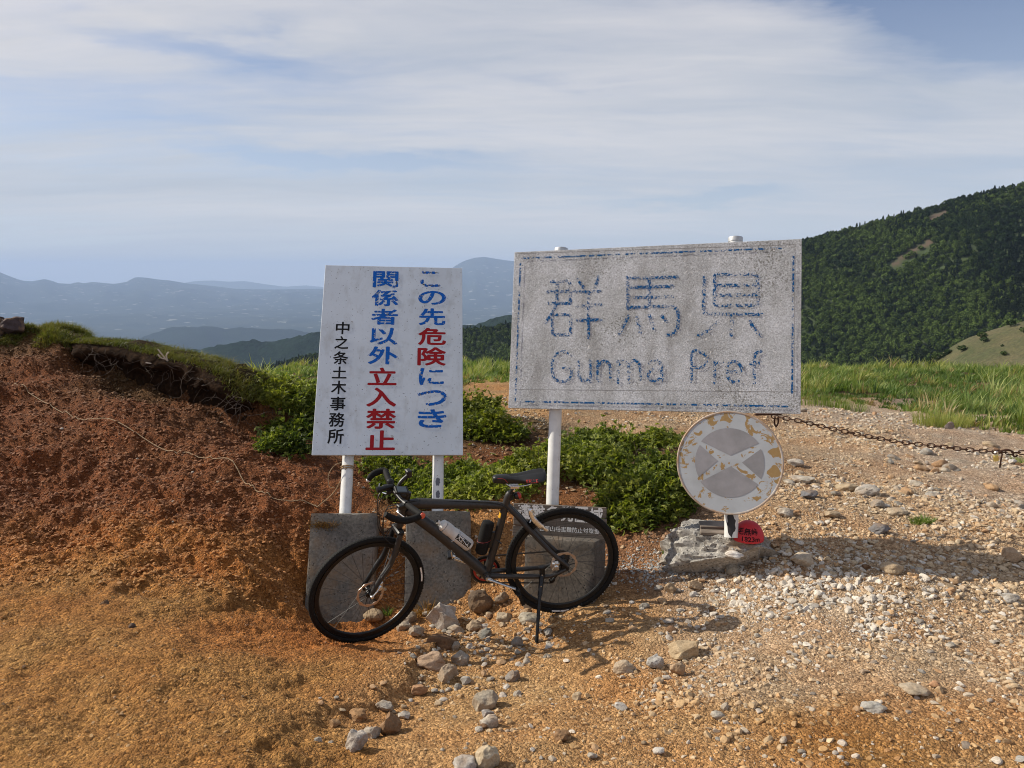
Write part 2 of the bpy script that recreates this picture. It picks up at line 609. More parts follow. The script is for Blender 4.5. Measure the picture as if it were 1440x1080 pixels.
def disc_fn(t, b, out):
    p = objco(t)
    n = t.noise(p, 6, 4, 0.6)
    c = t.mix(t.ramp(n, [(0.3, 0.0), (0.7, 1.0)]), (0.46, 0.49, 0.52), (0.36, 0.38, 0.40))
    at = t.n('ShaderNodeAttribute', attribute_name='tint').outputs['Fac']
    br = t.noise(p, 15, 6, 0.65, 0.9)
    m_ = t.ramp(t.math('ADD', br, t.math('MULTIPLY', at, 0.17)), [(0.675, 0.0), (0.69, 1.0)])
    c = t.mix(m_, c, t.mix(t.noise(p, 60, 3), (0.26, 0.16, 0.055), (0.38, 0.25, 0.10)))
    lnk(t, c, b.inputs['Base Color'])
    b.inputs['Roughness'].default_value = 0.55


M['disc'] = mat('flaking_white_disc', disc_fn)
M['disc_grey'] = mat('bare_aluminium_field', worn((0.25, 0.245, 0.25), (0.33, 0.32, 0.335), 9, (0.45, 0.6)), metal=0.25)
M['disc_rim'] = mat('rusty_rim', worn((0.45, 0.40, 0.36), (0.35, 0.22, 0.13), 14, (0.5, 0.8)), metal=0.2)


def wood_fn(t, b, out):
    p = objco(t)
    g = t.noise(t.mapping(p, (2.2, 2.2, 60)), 1.6, 5, 0.6)
    g2 = t.noise(t.mapping(p, (6, 6, 260)), 1.0, 3, 0.6)
    c = t.ramp(g, [(0.3, (0.07, 0.055, 0.042)), (0.5, (0.15, 0.12, 0.095)), (0.7, (0.25, 0.205, 0.165))])
    c = t.mix(0.5, c, t.mix(1.0, c, t.ramp(g2, [(0.35, 0.5), (0.65, 1.3)]), 'MULTIPLY'))
    lnk(t, c, b.inputs['Base Color'])
    b.inputs['Roughness'].default_value = 0.9
    bump(t, b, t.math('ADD', g, g2), 0.6, 0.003)


M['wood'] = mat('weathered_wood', wood_fn)
M['white_letters'] = mat('white_letter_paint', peel_fn((0.72, 0.70, 0.66), 70, 0.36, 0.40))
M['rust'] = mat('rusty_iron', worn((0.045, 0.022, 0.014), (0.11, 0.05, 0.028), 60, (0.7, 0.95)), metal=0.3)
M['brass'] = mat('brass', worn((0.65, 0.5, 0.12), (0.75, 0.62, 0.25), 80), metal=0.9)
M['rope'] = mat('pale_rope', worn((0.22, 0.14, 0.07), (0.48, 0.36, 0.22), 120, (0.8, 0.95)))
M['frame_grey'] = mat('bike_frame_paint', worn((0.032, 0.029, 0.027), (0.044, 0.039, 0.036), 60, (0.38, 0.5), 0.05), metal=0.3)
M['tyre'] = mat('tyre_rubber', worn((0.006, 0.006, 0.006), (0.014, 0.013, 0.012), 90, (0.7, 0.85)), **{'Specular IOR Level': 0.2})
M['black_plastic'] = mat('black_plastic', worn((0.007, 0.007, 0.008), (0.012, 0.012, 0.012), 90, (0.4, 0.55)))
M['black_metal'] = mat('black_metal', worn((0.009, 0.009, 0.010), (0.02, 0.02, 0.02), 90, (0.3, 0.45)), metal=0.4)
M['silver'] = mat('silver_metal', worn((0.62, 0.62, 0.62), (0.78, 0.78, 0.78), 70, (0.2, 0.35)), metal=0.95)
M['steel_spoke'] = mat('dark_spoke', color=(0.05, 0.05, 0.05), rough=0.35, metal=0.6)
M['rotor'] = mat('brake_rotor_steel', worn((0.45, 0.36, 0.30), (0.62, 0.52, 0.45), 70, (0.3, 0.4)), metal=0.8)
M['red_plastic'] = mat('red_plastic', color=(0.45, 0.03, 0.02), rough=0.35)
M['orange_plastic'] = mat('orange_red_plastic', color=(0.62, 0.10, 0.05), rough=0.4)
M['yellow_plastic'] = mat('yellow_sticker', color=(0.75, 0.40, 0.02), rough=0.5)
M['white_plastic'] = mat('white_plastic', worn((0.74, 0.72, 0.68), (0.66, 0.63, 0.58), 20, (0.3, 0.4)))
M['bottle'] = mat('translucent_bottle', worn((0.62, 0.60, 0.57), (0.52, 0.50, 0.48), 20, (0.3, 0.4)))
M['screen'] = mat('cycle_computer_screen', color=(0.10, 0.12, 0.13), rough=0.12)
M['chain_metal'] = mat('chain_metal', worn((0.05, 0.045, 0.04), (0.10, 0.09, 0.08), 300, (0.4, 0.5)), metal=0.7)
M['red_stone'] = mat('red_painted_dome', worn((0.56, 0.018, 0.028), (0.46, 0.014, 0.022), 30, (0.5, 0.7), 0.4, 0.002))
M['marker_black'] = mat('black_marker', peel_fn((0.02, 0.008, 0.01), 110, 0.30, 0.36))


def leaf_fn(ca, cb, cc, tr=0.35, hue_scale=1.3):
    def f(t, b, out):
        p = objco(t)
        at = t.n('ShaderNodeAttribute', attribute_name='tint').outputs['Fac']
        c = t.ramp(at, [(0.0, ca), (0.5, cb), (1.0, cc)])
        c = t.mix(t.ramp(t.noise(p, hue_scale, 3), [(0.4, 0.0), (0.65, 0.6)]), c, t.mix(1.0, c, (1.25, 1.05, 0.7), 'MULTIPLY'))
        lnk(t, c, b.inputs['Base Color'])
        b.inputs['Roughness'].default_value = 0.55
        b.inputs['Specular IOR Level'].default_value = 0.3
        tl = t.n('ShaderNodeBsdfTranslucent', {0: t.mix(1.0, c, (1.5, 1.6, 0.7), 'MULTIPLY')})
        mx = t.n('ShaderNodeMixShader', {0: tr, 1: b.outputs[0], 2: tl.outputs[0]})
        lnk(t, mx.outputs[0], out.inputs[0])
    return f


M['shrub_leaf'] = mat('shrub_leaf', leaf_fn((0.035, 0.06, 0.012), (0.13, 0.17, 0.028), (0.30, 0.33, 0.07)))
M['grass'] = mat('grass_blade', leaf_fn((0.05, 0.095, 0.025), (0.13, 0.20, 0.05), (0.34, 0.36, 0.14), 0.3, 0.5))
M['turf'] = mat('turf_blade', leaf_fn((0.055, 0.07, 0.016), (0.13, 0.145, 0.03), (0.22, 0.17, 0.07), 0.25, 2.0))
M['straw'] = mat('straw_blade', leaf_fn((0.16, 0.12, 0.05), (0.28, 0.22, 0.11), (0.42, 0.36, 0.22), 0.25, 2.0))
M['dry'] = mat('dry_moss', leaf_fn((0.12, 0.06, 0.015), (0.20, 0.11, 0.03), (0.28, 0.17, 0.05), 0.15, 4))
M['root'] = mat('dry_root', worn((0.04, 0.025, 0.018), (0.11, 0.08, 0.06), 40, (0.8, 0.95)))
M['root_pale'] = mat('bleached_root', worn((0.45, 0.36, 0.28), (0.55, 0.46, 0.38), 60, (0.8, 0.95)))
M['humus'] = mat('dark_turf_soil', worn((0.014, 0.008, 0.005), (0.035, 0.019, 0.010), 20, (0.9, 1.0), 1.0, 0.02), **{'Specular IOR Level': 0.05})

# ------------------------------------------------------------------ near ground
P_ = (0.44, 0.325, 0.205)          # dusty pale tan of the track on the right
R_, O_, Y_, T_, W_, G_, D_ = ((0.175, 0.062, 0.022), (0.34, 0.138, 0.034), (0.33, 0.178, 0.055), (0.44, 0.275, 0.125),
                              (0.54, 0.45, 0.33), (0.43, 0.36, 0.28), (0.075, 0.055, 0.022))
GC = [  # photo pixel of a ground point, its distance, its soil colour
    (0, 1080, 2.50, Y_), (250, 1080, 2.50, Y_), (400, 1080, 2.55, Y_), (600, 1080, 2.62, T_), (900, 1080, 2.58, T_), (1200, 1080, 2.55, Y_), (1440, 1080, 2.5, T_),
    (0, 950, 3.20, Y_), (250, 950, 3.30, Y_), (420, 960, 3.45, Y_), (600, 985, 3.45, T_), (750, 960, 3.55, T_), (900, 950, 3.50, T_), (1100, 940, 3.40, P_), (1300, 950, 3.25, P_), (1440, 950, 3.25, P_),
    (0, 850, 4.05, Y_), (250, 860, 4.10, Y_), (420, 905, 4.12, O_), (505, 902, 4.14, O_), (620, 900, 4.25, T_), (760, 895, 4.25, T_), (800, 864, 4.40, T_), (900, 860, 4.38, T_), (1000, 850, 4.35, P_), (1150, 850, 4.10, W_), (1300, 850, 4.0, P_), (1440, 850, 3.95, P_),
    (0, 780, 4.75, O_), (150, 780, 4.75, O_), (300, 790, 4.72, O_), (405, 830, 4.75, O_),
    (0, 700, 5.6, R_), (150, 700, 5.6, R_), (300, 700, 5.55, R_), (400, 720, 5.5, R_),
    (440, 874, 4.84, O_), (540, 866, 4.86, O_), (620, 864, 4.82, T_), (676, 858, 4.80, O_), (655, 864, 4.82, T_), (740, 835, 4.75, T_), (840, 835, 4.72, T_),
    (548, 780, 5.15, O_), (690, 760, 5.25, O_), (545, 700, 5.9, R_), (600, 690, 6.1, D_), (690, 700, 5.75, O_),
    (900, 800, 4.85, R_), (900, 740, 5.30, R_), (975, 770, 5.0, G_), (850, 730, 5.55, R_),
    (1040, 800, 4.65, G_), (1060, 752, 4.88, T_), (1150, 755, 4.80, P_), (1250, 760, 4.72, P_), (1430, 755, 4.75, P_),
    (0, 560, 7.0, R_), (150, 570, 6.9, R_), (300, 600, 6.55, R_), (400, 640, 6.2, R_), (470, 680, 5.9, R_),
    (0, 505, 7.75, R_), (120, 505, 7.75, R_), (240, 535, 7.45, R_), (320, 570, 7.05, R_), (400, 615, 6.65, R_),
    (0, 468, 8.4, D_), (60, 468, 8.4, D_), (120, 474, 8.25, D_), (190, 492, 8.0, D_), (260, 508, 7.75, D_), (320, 528, 7.45, D_), (365, 560, 7.25, D_), (430, 590, 7.2, D_),
    (560, 640, 6.9, D_), (680, 655, 6.5, R_), (680, 610, 7.5, D_), (730, 600, 7.7, D_), (620, 600, 7.8, D_),
    (780, 650, 6.6, R_), (850, 640, 6.9, D_), (930, 640, 6.9, D_), (850, 600, 8.0, P_), (950, 600, 8.0, P_), (700, 580, 9.0, T_),
    (1050, 700, 5.6, P_), (1200, 690, 5.9, P_), (1430, 690, 5.9, G_), (1120, 620, 7.9, P_), (1200, 620, 7.9, P_), (1300, 640, 7.2, G_), (1430, 640, 7.3, G_),
    (1180, 580, 10.3, G_), (1300, 590, 9.7, G_), (1430, 612, 8.7, G_), (690, 556, 11.5, T_), (700, 540, 14.5, T_), (760, 545, 14, T_), (900, 545, 14, D_), (1150, 550, 14.5, D_), (1430, 560, 13.0, D_),
    (400, 560, 12.0, D_), (400, 530, 20.0, D_), (550, 560, 12.0, D_), (550, 530, 20, D_), (690, 524, 22, D_), (900, 530, 20, D_), (1200, 530, 20, D_), (1440, 530, 19, D_),
    (400, 521, 27, D_), (700, 517, 28, D_), (1000, 516, 29, D_), (1440, 517, 28, D_),
]
cpts = [P(a, b, c) for a, b, c, d in GC]
ccol_ = [d for a, b, c, d in GC]
for x, y, z, c in [(-7, 9.5, -0.05 + 0.9, D_), (-5.2, 9.6, 0.65, D_), (-4, 9.4, 0.35, D_), (-3, 9.2, 0.05, D_), (-8, 12, -0.9, D_), (-5.2, 12, -0.45, D_), (-11, 16, -3.0, D_), (-7.5, 16, -1.4, D_),
                   (-13, 26, -3.6, D_), (-18, 20, -5, D_), (-10, 8, 1.0, R_), (-7.5, 6.5, 0.75, R_), (-7, 4.5, 0.35, Y_), (-7, 2, 0.1, Y_),
                   (-3, 0, 0.0, Y_), (0, 0, 0.0, T_), (3, 0, 0.05, T_), (8, 0, 0.1, T_), (7, 4, 0.1, T_), (-3, -6, 0.1, Y_), (4, -6, 0.1, T_), (10, 9, 0.0, G_), (16, 14, -0.3, D_), (20, 25, -1.2, D_), (-10, -5, 0.3, Y_), (15, -3, 0.2, T_)]:
    cpts.append(np.array([x, y, z], float))
    ccol_.append(c)
CPT = np.array(cpts)
CCOL = np.array(ccol_)


def _phi(d2):
    return 0.5 * d2 * np.log(d2 + 1e-9)


_d2 = ((CPT[:, None, :2] - CPT[None, :, :2]) ** 2).sum(-1)
_n = len(CPT)
_A = np.zeros((_n + 3, _n + 3))
_A[:_n, :_n] = _phi(_d2) + np.eye(_n) * 0.02
_A[:_n, _n] = 1
_A[:_n, _n + 1:] = CPT[:, :2]
_A[_n:, :_n] = _A[:_n, _n:].T
_w = np.linalg.solve(_A, np.concatenate([CPT[:, 2], np.zeros(3)]))


LIP_PX = [(92, 478, 8.15), (125, 480, 8.05), (150, 481, 8.0), (180, 484, 7.92), (205, 489, 7.85), (230, 495, 7.75), (255, 501, 7.65), (280, 507, 7.55), (300, 513, 7.46), (320, 523, 7.36), (336, 535, 7.26), (348, 548, 7.2), (358, 562, 7.15)]
LIP3 = np.array([P(a, b + 5, c) for a, b, c in LIP_PX])
LIPXY = LIP3[:, :2]


def moundness(x, y):
    """1 on the red bank at the left"""
    r = np.clip((-x - 0.35 * y + 0.9) / 1.0, 0, 1) * np.clip((y - 3.9) / 1.2, 0, 1) * np.clip((10.5 - y) / 2, 0, 1)
    return r


def hbase(x, y):
    x, y = np.asarray(x, float), np.asarray(y, float)
    xf, yf = x.ravel(), y.ravel()
    out = np.empty_like(xf)
    for i in range(0, len(xf), 40000):
        d2 = (xf[i:i + 40000, None] - CPT[None, :, 0]) ** 2 + (yf[i:i + 40000, None] - CPT[None, :, 1]) ** 2
        out[i:i + 40000] = _phi(d2) @ _w[:_n] + _w[_n] + _w[_n + 1] * xf[i:i + 40000] + _w[_n + 2] * yf[i:i + 40000]
    z = out.reshape(x.shape)
    near = (x > -6.5) & (x < -1.5) & (y > 6.2) & (y < 8.8)
    if near.any():
        xn, yn = x[near], y[near]
        best = np.full(xn.shape, 9.0)
        sgn = np.zeros(xn.shape)
        for a_, b_ in zip(LIPXY[:-1], LIPXY[1:]):
            d_ = b_ - a_
            t_ = np.clip(((xn - a_[0]) * d_[0] + (yn - a_[1]) * d_[1]) / (d_ @ d_), 0, 1)
            ex, ey = xn - a_[0] - t_ * d_[0], yn - a_[1] - t_ * d_[1]
            dd = np.hypot(ex, ey)
            k = dd < best
            best = np.where(k, dd, best)
            sgn = np.where(k, ey, sgn)
        off = np.where(sgn < 0, -best, best) + 0.12
        fade = np.clip((xn - LIPXY[0][0]) / 0.5, 0, 1)
        z[near] -= 0.24 * fade * np.exp(-(off / np.where(off < 0, 0.42, 0.10)) ** 2)
    r = np.sqrt(x * x + y * y)
    # beyond the ridge the land drops away
    d = np.maximum(r - 29, 0)
    z = np.where(r > 29, np.maximum(z, -2.2) * np.exp(-d / 12) + (1 - np.exp(-d / 12)) * -1.6 - 0.035 * d ** 1.55, z)
    dn = np.maximum(-y - 6, 0)
    return z + 0 * dn


def hdetail(x, y):
    m = moundness(x, y)
    left = np.clip((-x - 0.2) / 0.8, 0, 1) * np.clip((9 - y) / 2, 0, 1)
    r = np.sqrt(x * x + y * y)
    far = np.clip(r / 12, 0, 1)
    z = (0.020 + 0.03 * far) * fbm(x, y, 1.4, 3, 1)
    # crumbling runnels and clods on the bank
    rid = 1 - np.abs(fbm(x * 0.8 + y * 0.5, y * 1.5 - x * 0.2, 1.5, 3, 21))
    z = z + (0.06 * m + 0.022 * left) * (rid - 0.6)
    cl = fbm(x, y, 7.0, 3, 5, 0.6)
    z = z + (0.006 + 0.013 * m + 0.004 * left) * cl
    z = z + (0.0035 + 0.0075 * m + 0.003 * left) * fbm(x, y, 26.0, 2, 9, 0.6)
    return z


def scarp(x, y, pts, amp, back, wid):
    """a small eroded step: ground above and left of the line is raised"""
    best = np.full(x.shape, 9.0)
    sg = np.zeros(x.shape)
    for a_, b_ in zip(pts[:-1], pts[1:]):
        d_ = b_ - a_
        t_ = np.clip(((x - a_[0]) * d_[0] + (y - a_[1]) * d_[1]) / (d_ @ d_), 0, 1)
        ex, ey = x - a_[0] - t_ * d_[0], y - a_[1] - t_ * d_[1]
        dd = np.hypot(ex, ey)
        cr = d_[0] * ey - d_[1] * ex
        k = dd < best
        best = np.where(k, dd, best)
        sg = np.where(k, np.sign(cr), sg)
    s_ = best * sg + 0.09 * fbm(x, y, 3.0, 4, 63, 0.6)
    up = 1 / (1 + np.exp(-np.clip(s_ / wid, -30, 30)))
    return amp * up * np.exp(-np.maximum(s_, 0) / back) * np.exp(-np.maximum(best - 1.5, 0) * 3)


def _line(*q_):
    return np.array([P(a, b, c)[:2] for a, b, c in q_])


SC = [(_line((395, 1080, 2.5), (440, 1010, 2.95), (500, 975, 3.3), (560, 955, 3.6), (600, 930, 3.95)), 0.065, 0.4, 0.03),
      (_line((200, 800, 4.6), (300, 808, 4.6), (380, 830, 4.5), (440, 868, 4.35)), 0.06, 0.25, 0.02),
      (_line((0, 735, 5.2), (110, 735, 5.2), (180, 765, 4.9), (270, 780, 4.8), (330, 800, 4.65)), 0.07, 0.35, 0.03),
      (_line((60, 660, 6.0), (150, 668, 5.95), (220, 700, 5.6)), 0.09, 0.3, 0.04),
      (_line((150, 610, 6.5), (250, 640, 6.2), (330, 690, 5.7), (400, 745, 5.2)), 0.06, 0.3, 0.04)]


def H(x, y):
    x, y = np.asarray(x, float), np.asarray(y, float)
    z = hbase(x, y) + hdetail(x, y)
    k = (x < 0.2) & (y > 1.5) & (y < 8)
    if np.any(k):
        xs, ys = x[k], y[k]
        add = sum(scarp(xs, ys, *c) for c in SC)
        add = add * (1 - np.exp(-((xs + 0.84) ** 2 + (ys - 4.18) ** 2) / 0.30 ** 2))
        z = np.array(z)
        z[k] += add
    return z


def hit(px, py, tmax=40.0):
    """ground point seen at a photo pixel"""
    r = ray(px, py)
    ts = np.geomspace(1.6, tmax, 260)
    pts = CAMP + ts[:, None] * r
    dz = pts[:, 2] - hbase(pts[:, 0], pts[:, 1])
    k = np.argmax(dz < 0)
    if dz[k] >= 0:
        k = len(ts) - 1
    a, b = ts[max(k - 1, 0)], ts[k]
    for _ in range(12):
        m = 0.5 * (a + b)
        p = CAMP + m * r
        if p[2] < hbase(p[:1], p[1:2])[0]:
            b = m
        else:
            a = m
    p = CAMP + b * r
    p[2] = H(p[:1], p[1:2])[0]
    return p


def soilcolor(x, y):
    x, y = np.asarray(x).ravel(), np.asarray(y).ravel()
    out = np.empty((len(x), 3))
    for i in range(0, len(x), 40000):
        X, Y = x[i:i + 40000, None], y[i:i + 40000, None]
        wx = 0.22 * fbm(X[:, 0], Y[:, 0], 1.1, 4, 33)[:, None]
        d2 = (X + wx - CPT[None, :, 0]) ** 2 + (Y + wx - CPT[None, :, 1]) ** 2
        w_ = 1 / (d2 + 0.02 + 0.004 * (X ** 2 + Y ** 2)) ** 2
        out[i:i + 40000] = (w_ @ CCOL) / w_.sum(1)[:, None]
    return out


def build_ground():
    az = np.concatenate([np.radians(np.linspace(-41, 41, 620)), np.radians(np.linspace(41, 319, 70))[1:-1]])
    rr = np.concatenate([[0.01, 0.4, 0.9, 1.4, 1.9], np.geomspace(2.3, 7.2, 340)[:], np.geomspace(7.2, 30, 130)[1:], np.geomspace(30, 75, 16)[1:]])
    A, Rr = np.meshgrid(az, rr)
    X, Y = np.sin(A) * Rr, np.cos(A) * Rr
    Z = H(X, Y)
    nr, na = A.shape
    V = np.stack([X.ravel(), Y.ravel(), Z.ravel()], 1)
    i = np.arange(nr - 1)[:, None] * na
    j = np.arange(na)[None, :]
    jn = (j + 1) % na
    Fc = np.stack([(i + j).ravel(), (i + na + j).ravel(), (i + na + jn).ravel(), (i + jn).ravel()], 1)[:, ::-1]
    me = npmesh('ground', V, Fc, M['soil'], True, colors=soilcolor(X, Y))
    # inner cap
    o = bpy.data.objects.new('ground', me)
    link(o)
    return tag(o, kind='structure')


ground = build_ground()

# ------------------------------------------------------------------ far land: hills, valley plain, mountains
def elev(px, py):
    r = ray(px, py)
    return math.atan2(r[0], r[1]), r[2] / math.hypot(r[0], r[1])


def ridge_fn(sil, R, slope_front, slope_back, rough=0.0, seed=0):
    """sil: skyline pixels; returns f(az, r) -> height"""
    e = sorted(elev(a, b) for a, b in sil)
    ea, et = np.array([k[0] for k in e]), np.array([k[1] for k in e])

    def f(az, r):
        Rz = R(az) if callable(R) else R
        top = CZ + np.interp(az, ea, et) * Rz
        d = r - Rz
        return top - np.where(d < 0, -d * slope_front, d * slope_back)
    return f


def polar_sheet(name, az0, az1, na, r0, r1, nr, fn, m, geom=True, colors=None):
    az = np.radians(np.linspace(az0, az1, na))
    rr = np.geomspace(r0, r1, nr) if geom else np.linspace(r0, r1, nr)
    A, Rr = np.meshgrid(az, rr)
    Z = fn(A, Rr)
    V = np.stack([(np.sin(A) * Rr).ravel(), (np.cos(A) * Rr).ravel(), Z.ravel()], 1)
    i = np.arange(nr - 1)[:, None] * na
    j = np.arange(na - 1)[None, :]
    Fc = np.stack([(i + j).ravel(), (i + na + j).ravel(), (i + na + j + 1).ravel(), (i + j + 1).ravel()], 1)[:, ::-1]
    me = npmesh(name, V, Fc, m, True, colors=colors(A, Rr) if colors else None)
    o = link(bpy.data.objects.new(name, me))
    return tag(o, kind='structure')


def farland_fn(t, b, out):
    p = objco(t)
    n = t.noise(p, 0.0016, 6, 0.6)
    n2 = t.noise(t.mapping(p, (1, 1, 1)), 0.0075, 5, 0.65)
    c = t.mix(t.ramp(n, [(0.35, 0.0), (0.6, 1.0)]), (0.022, 0.034, 0.026), (0.045, 0.055, 0.038))
    c = t.mix(t.ramp(n2, [(0.66, 0.0), (0.74, 0.5)]), c, (0.22, 0.21, 0.16))
    v = t.n('ShaderNodeTexVoronoi', {'Vector': p, 'Scale': 0.013})
    vs = t.n('ShaderNodeSeparateColor', {0: v.outputs['Color']})
    c = t.mix(t.ramp(vs.outputs[0], [(0.975, 0.0), (0.98, 0.55)]), c, (0.42, 0.42, 0.38))
    lnk(t, c, b.inputs['Base Color'])
    b.inputs['Roughness'].default_value = 1.0
    b.inputs['Specular IOR Level'].default_value = 0.0


def forestfar_fn(t, b, out):
    p = objco(t)
    n = t.noise(p, 0.004, 5, 0.6)
    n2 = t.noise(p, 0.06, 4, 0.7)
    c = t.mix(t.ramp(n, [(0.35, 0.0), (0.65, 1.0)]), (0.010, 0.019, 0.012), (0.019, 0.032, 0.017))
    c = t.mix(0.7, c, t.mix(1.0, c, t.ramp(n2, [(0.35, 0.45), (0.65, 1.6)]), 'MULTIPLY'))
    lnk(t, c, b.inputs['Base Color'])
    b.inputs['Roughness'].default_value = 1.0
    b.inputs['Specular IOR Level'].default_value = 0.0
    bump(t, b, n2, 1.0, 9.0)


def hillside_fn(t, b, out):
    p = objco(t)
    n = t.noise(p, 0.05, 5, 0.6)
    c = t.mix(t.ramp(n, [(0.35, 0.0), (0.65, 1.0)]), (0.020, 0.034, 0.010), (0.045, 0.065, 0.02))
    c = t.mix(t.n('ShaderNodeAttribute', attribute_name='tint').outputs['Fac'], c, (0.085, 0.06, 0.04))
    lnk(t, c, b.inputs['Base Color'])
    b.inputs['Roughness'].default_value = 1.0


def meadow_fn(t, b, out):
    p = objco(t)
    n = t.noise(p, 0.12, 6, 0.65)
    n2 = t.noise(p, 1.1, 4, 0.6)
    c = t.mix(t.ramp(n, [(0.35, 0.0), (0.65, 1.0)]), (0.055, 0.065, 0.02), (0.105, 0.09, 0.04))
    c = t.mix(0.6, c, t.mix(1.0, c, t.ramp(n2, [(0.35, 0.6), (0.65, 1.3)]), 'MULTIPLY'))
    lnk(t, c, b.inputs['Base Color'])
    b.inputs['Roughness'].default_value = 1.0
    bump(t, b, n2, 1.0, 0.5)


M['farland'] = mat('valley_land', farland_fn)
M['forestfar'] = mat('far_forest', forestfar_fn)
M['hillside'] = mat('wooded_slope_floor', hillside_fn)
M['meadow'] = mat('meadow', meadow_fn)
M['mountain'] = mat('mountain_slope', color=(0.05, 0.075, 0.06), rough=1.0)

# valley plain and far mountains (kilometres away)
far_sil = [(-400, 372), (-200, 360), (-60, 368), (0, 382), (14, 388), (30, 394), (45, 395), (62, 392), (72, 394), (82, 398), (100, 399), (108, 396), (118, 398), (130, 396), (140, 397), (160, 399),
           (178, 396), (188, 390), (194, 389), (206, 390), (226, 393), (240, 394), (262, 398), (300, 402), (330, 406), (380, 407), (450, 406), (520, 406), (560, 404), (600, 396), (625, 384), (640, 373), (652, 366), (668, 361), (682, 360),
           (700, 363), (722, 366), (760, 378), (820, 392), (900, 400), (1100, 408), (1500, 408), (1900, 400)]
_fr = ridge_fn(far_sil, 21000, 0.16, 0.30)
VALLEY = -720.0


def valley(A, R):
    m = _fr(A, R)
    base = VALLEY + 55 * fbm(np.sin(A) * R, np.cos(A) * R, 1 / 2600, 4, 51) + np.clip((R - 9000) / 12000, 0, 1) * 380
    ev = np.interp(A, *zip(*sorted(elev(a, b) for a, b in far_sil)))
    k = 1.0
    rr_ = np.clip((21000 - R) / 6500, 0, 1)
    top = CZ + ev * 21000
    front = top + (base - top) * (rr_ ** 0.72)
    front = front + 60 * np.sin(np.clip(rr_, 0, 1) * math.pi) * fbm(A * 40, R / 2500, 1.0, 4, 55)
    z = np.where(R < 21000, np.where(rr_ < 1, front, base), top - (R - 21000) * 0.25)
    return np.maximum(z, VALLEY - 90)


polar_sheet('valley_land', -60, 60, 520, 2600, 24000, 230, valley, M['farland'])
pale_sil = [(-400, 398), (250, 399), (275, 395), (300, 394), (320, 396), (345, 395), (370, 399), (400, 403), (430, 401), (460, 404), (600, 402), (800, 400), (1100, 402), (1700, 400)]
_pf = ridge_fn(pale_sil, 29000, 0.2, 0.4)
polar_sheet('far_mountains', -60, 60, 260, 25500, 30500, 24, lambda A, R: np.maximum(_pf(A, R) + 0 * R, -1000), M['mountain'], False)

# low hill in the valley, 9 km out
s1 = [(-300, 500), (60, 500), (180, 482), (215, 470), (240, 460), (262, 457), (290, 459), (310, 461), (335, 459), (370, 461), (400, 462), (425, 466), (450, 470), (560, 476), (700, 480), (1100, 500)]
_f1 = ridge_fn(s1, 8200, 0.22, 0.2)
polar_sheet('low_hill', -50, 25, 300, 6400, 10400, 60,
            lambda A, R: np.maximum(_f1(A, R) + 14 * fbm(A * 60, R / 600, 1, 4, 61), -1000), M['forestfar'])
# dark wooded ridge about 2.6 km away
s2 = [(-400, 560), (60, 540), (195, 490), (215, 486), (260, 483), (300, 481), (340, 478), (380, 474), (420, 470), (450, 465), (520, 458), (600, 451), (650, 447), (720, 443), (800, 436), (950, 424), (1200, 410), (1700, 400)]
_f2 = ridge_fn(s2, lambda az: 2900 - 900 * np.clip((az + 0.45) / 0.5, 0, 1), 0.30, 0.3)
polar_sheet('wooded_ridge', -48, 40, 420, 1300, 4200, 130,
            lambda A, R: np.maximum(_f2(A, R) + 11 * fbm(A * 36, R / 180, 1, 5, 71) - 5 - np.abs(fbm(A * 14, R / 700, 1, 3, 77)) * 30 * np.clip(np.abs(R - 2400) / 500, 0, 1), -1000), M['forestfar'])

# the wooded mountainside at the right: the near forest
s3 = [(-200, 640), (200, 560), (400, 505), (520, 478), (600, 466), (640, 461), (690, 458), (718, 452), (800, 436), (900, 405), (1000, 372), (1060, 355), (1120, 336), (1180, 322), (1240, 306), (1300, 289), (1350, 276), (1400, 263), (1440, 254), (1520, 232), (1650, 205), (1900, 170), (2300, 150)]
R3 = lambda az: 720 + 140 * np.clip(-az / 0.3, 0, 1) + 60 * np.clip(az / 0.5, 0, 1)
_f3 = ridge_fn(s3, R3, 0.42, 0.35)
TREE_H = 5.0


def nearhill(A, R):
    x, y = np.sin(A) * R, np.cos(A) * R
    return _f3(A, R) - TREE_H + 9 * fbm(x, y, 1 / 110, 3, 81) * np.clip(np.abs(R - R3(A)) / 120, 0, 1) - 0.00045 * np.clip(R3(A) - R, 0, 600) ** 2 * 0.6


def hill_px(az, r):
    x, y, z = np.sin(az) * r, np.cos(az) * r, nearhill(az, r)
    d_ = y * cp - (z - CZ) * sp_
    return 720 + F * x / d_, 540 + F * (-y * sp_ - (z - CZ) * cp) / d_


def bare(az, r):
    """eroded scree strips on the mountainside, placed by where they are seen"""
    px, py = hill_px(az, r)
    w1 = np.clip(1 - np.abs((py - 358) + (px - 1278) * 0.62) / (6 + 4 * fbm(px, py, 0.08, 2, 3)), 0, 1) * ((px > 1252) & (px < 1312))
    w2 = np.clip(1 - np.abs((py - 303) + (px - 1320) * 0.4) / 5, 0, 1) * ((px > 1304) & (px < 1332))
    return np.clip((w1 + w2) * 3, 0, 1)


polar_sheet('wooded_mountainside', -34, 62, 620, 190, 1250, 260, nearhill, M['hillside'], colors=lambda A, R: np.repeat(bare(A, R).ravel()[:, None], 3, 1))
# pale grassy shoulder below it
s4 = [(1180, 560), (1250, 530), (1290, 512), (1320, 500), (1345, 483), (1365, 472), (1400, 461), (1440, 451), (1520, 436), (1700, 420), (2100, 400)]
_f4 = ridge_fn(s4, 260, 0.24, 0.4)


def shoulder(A, R):
    return _f4(A, R) + 0.8 * fbm(np.sin(A) * R, np.cos(A) * R, 1 / 14, 3, 85) - 0.2


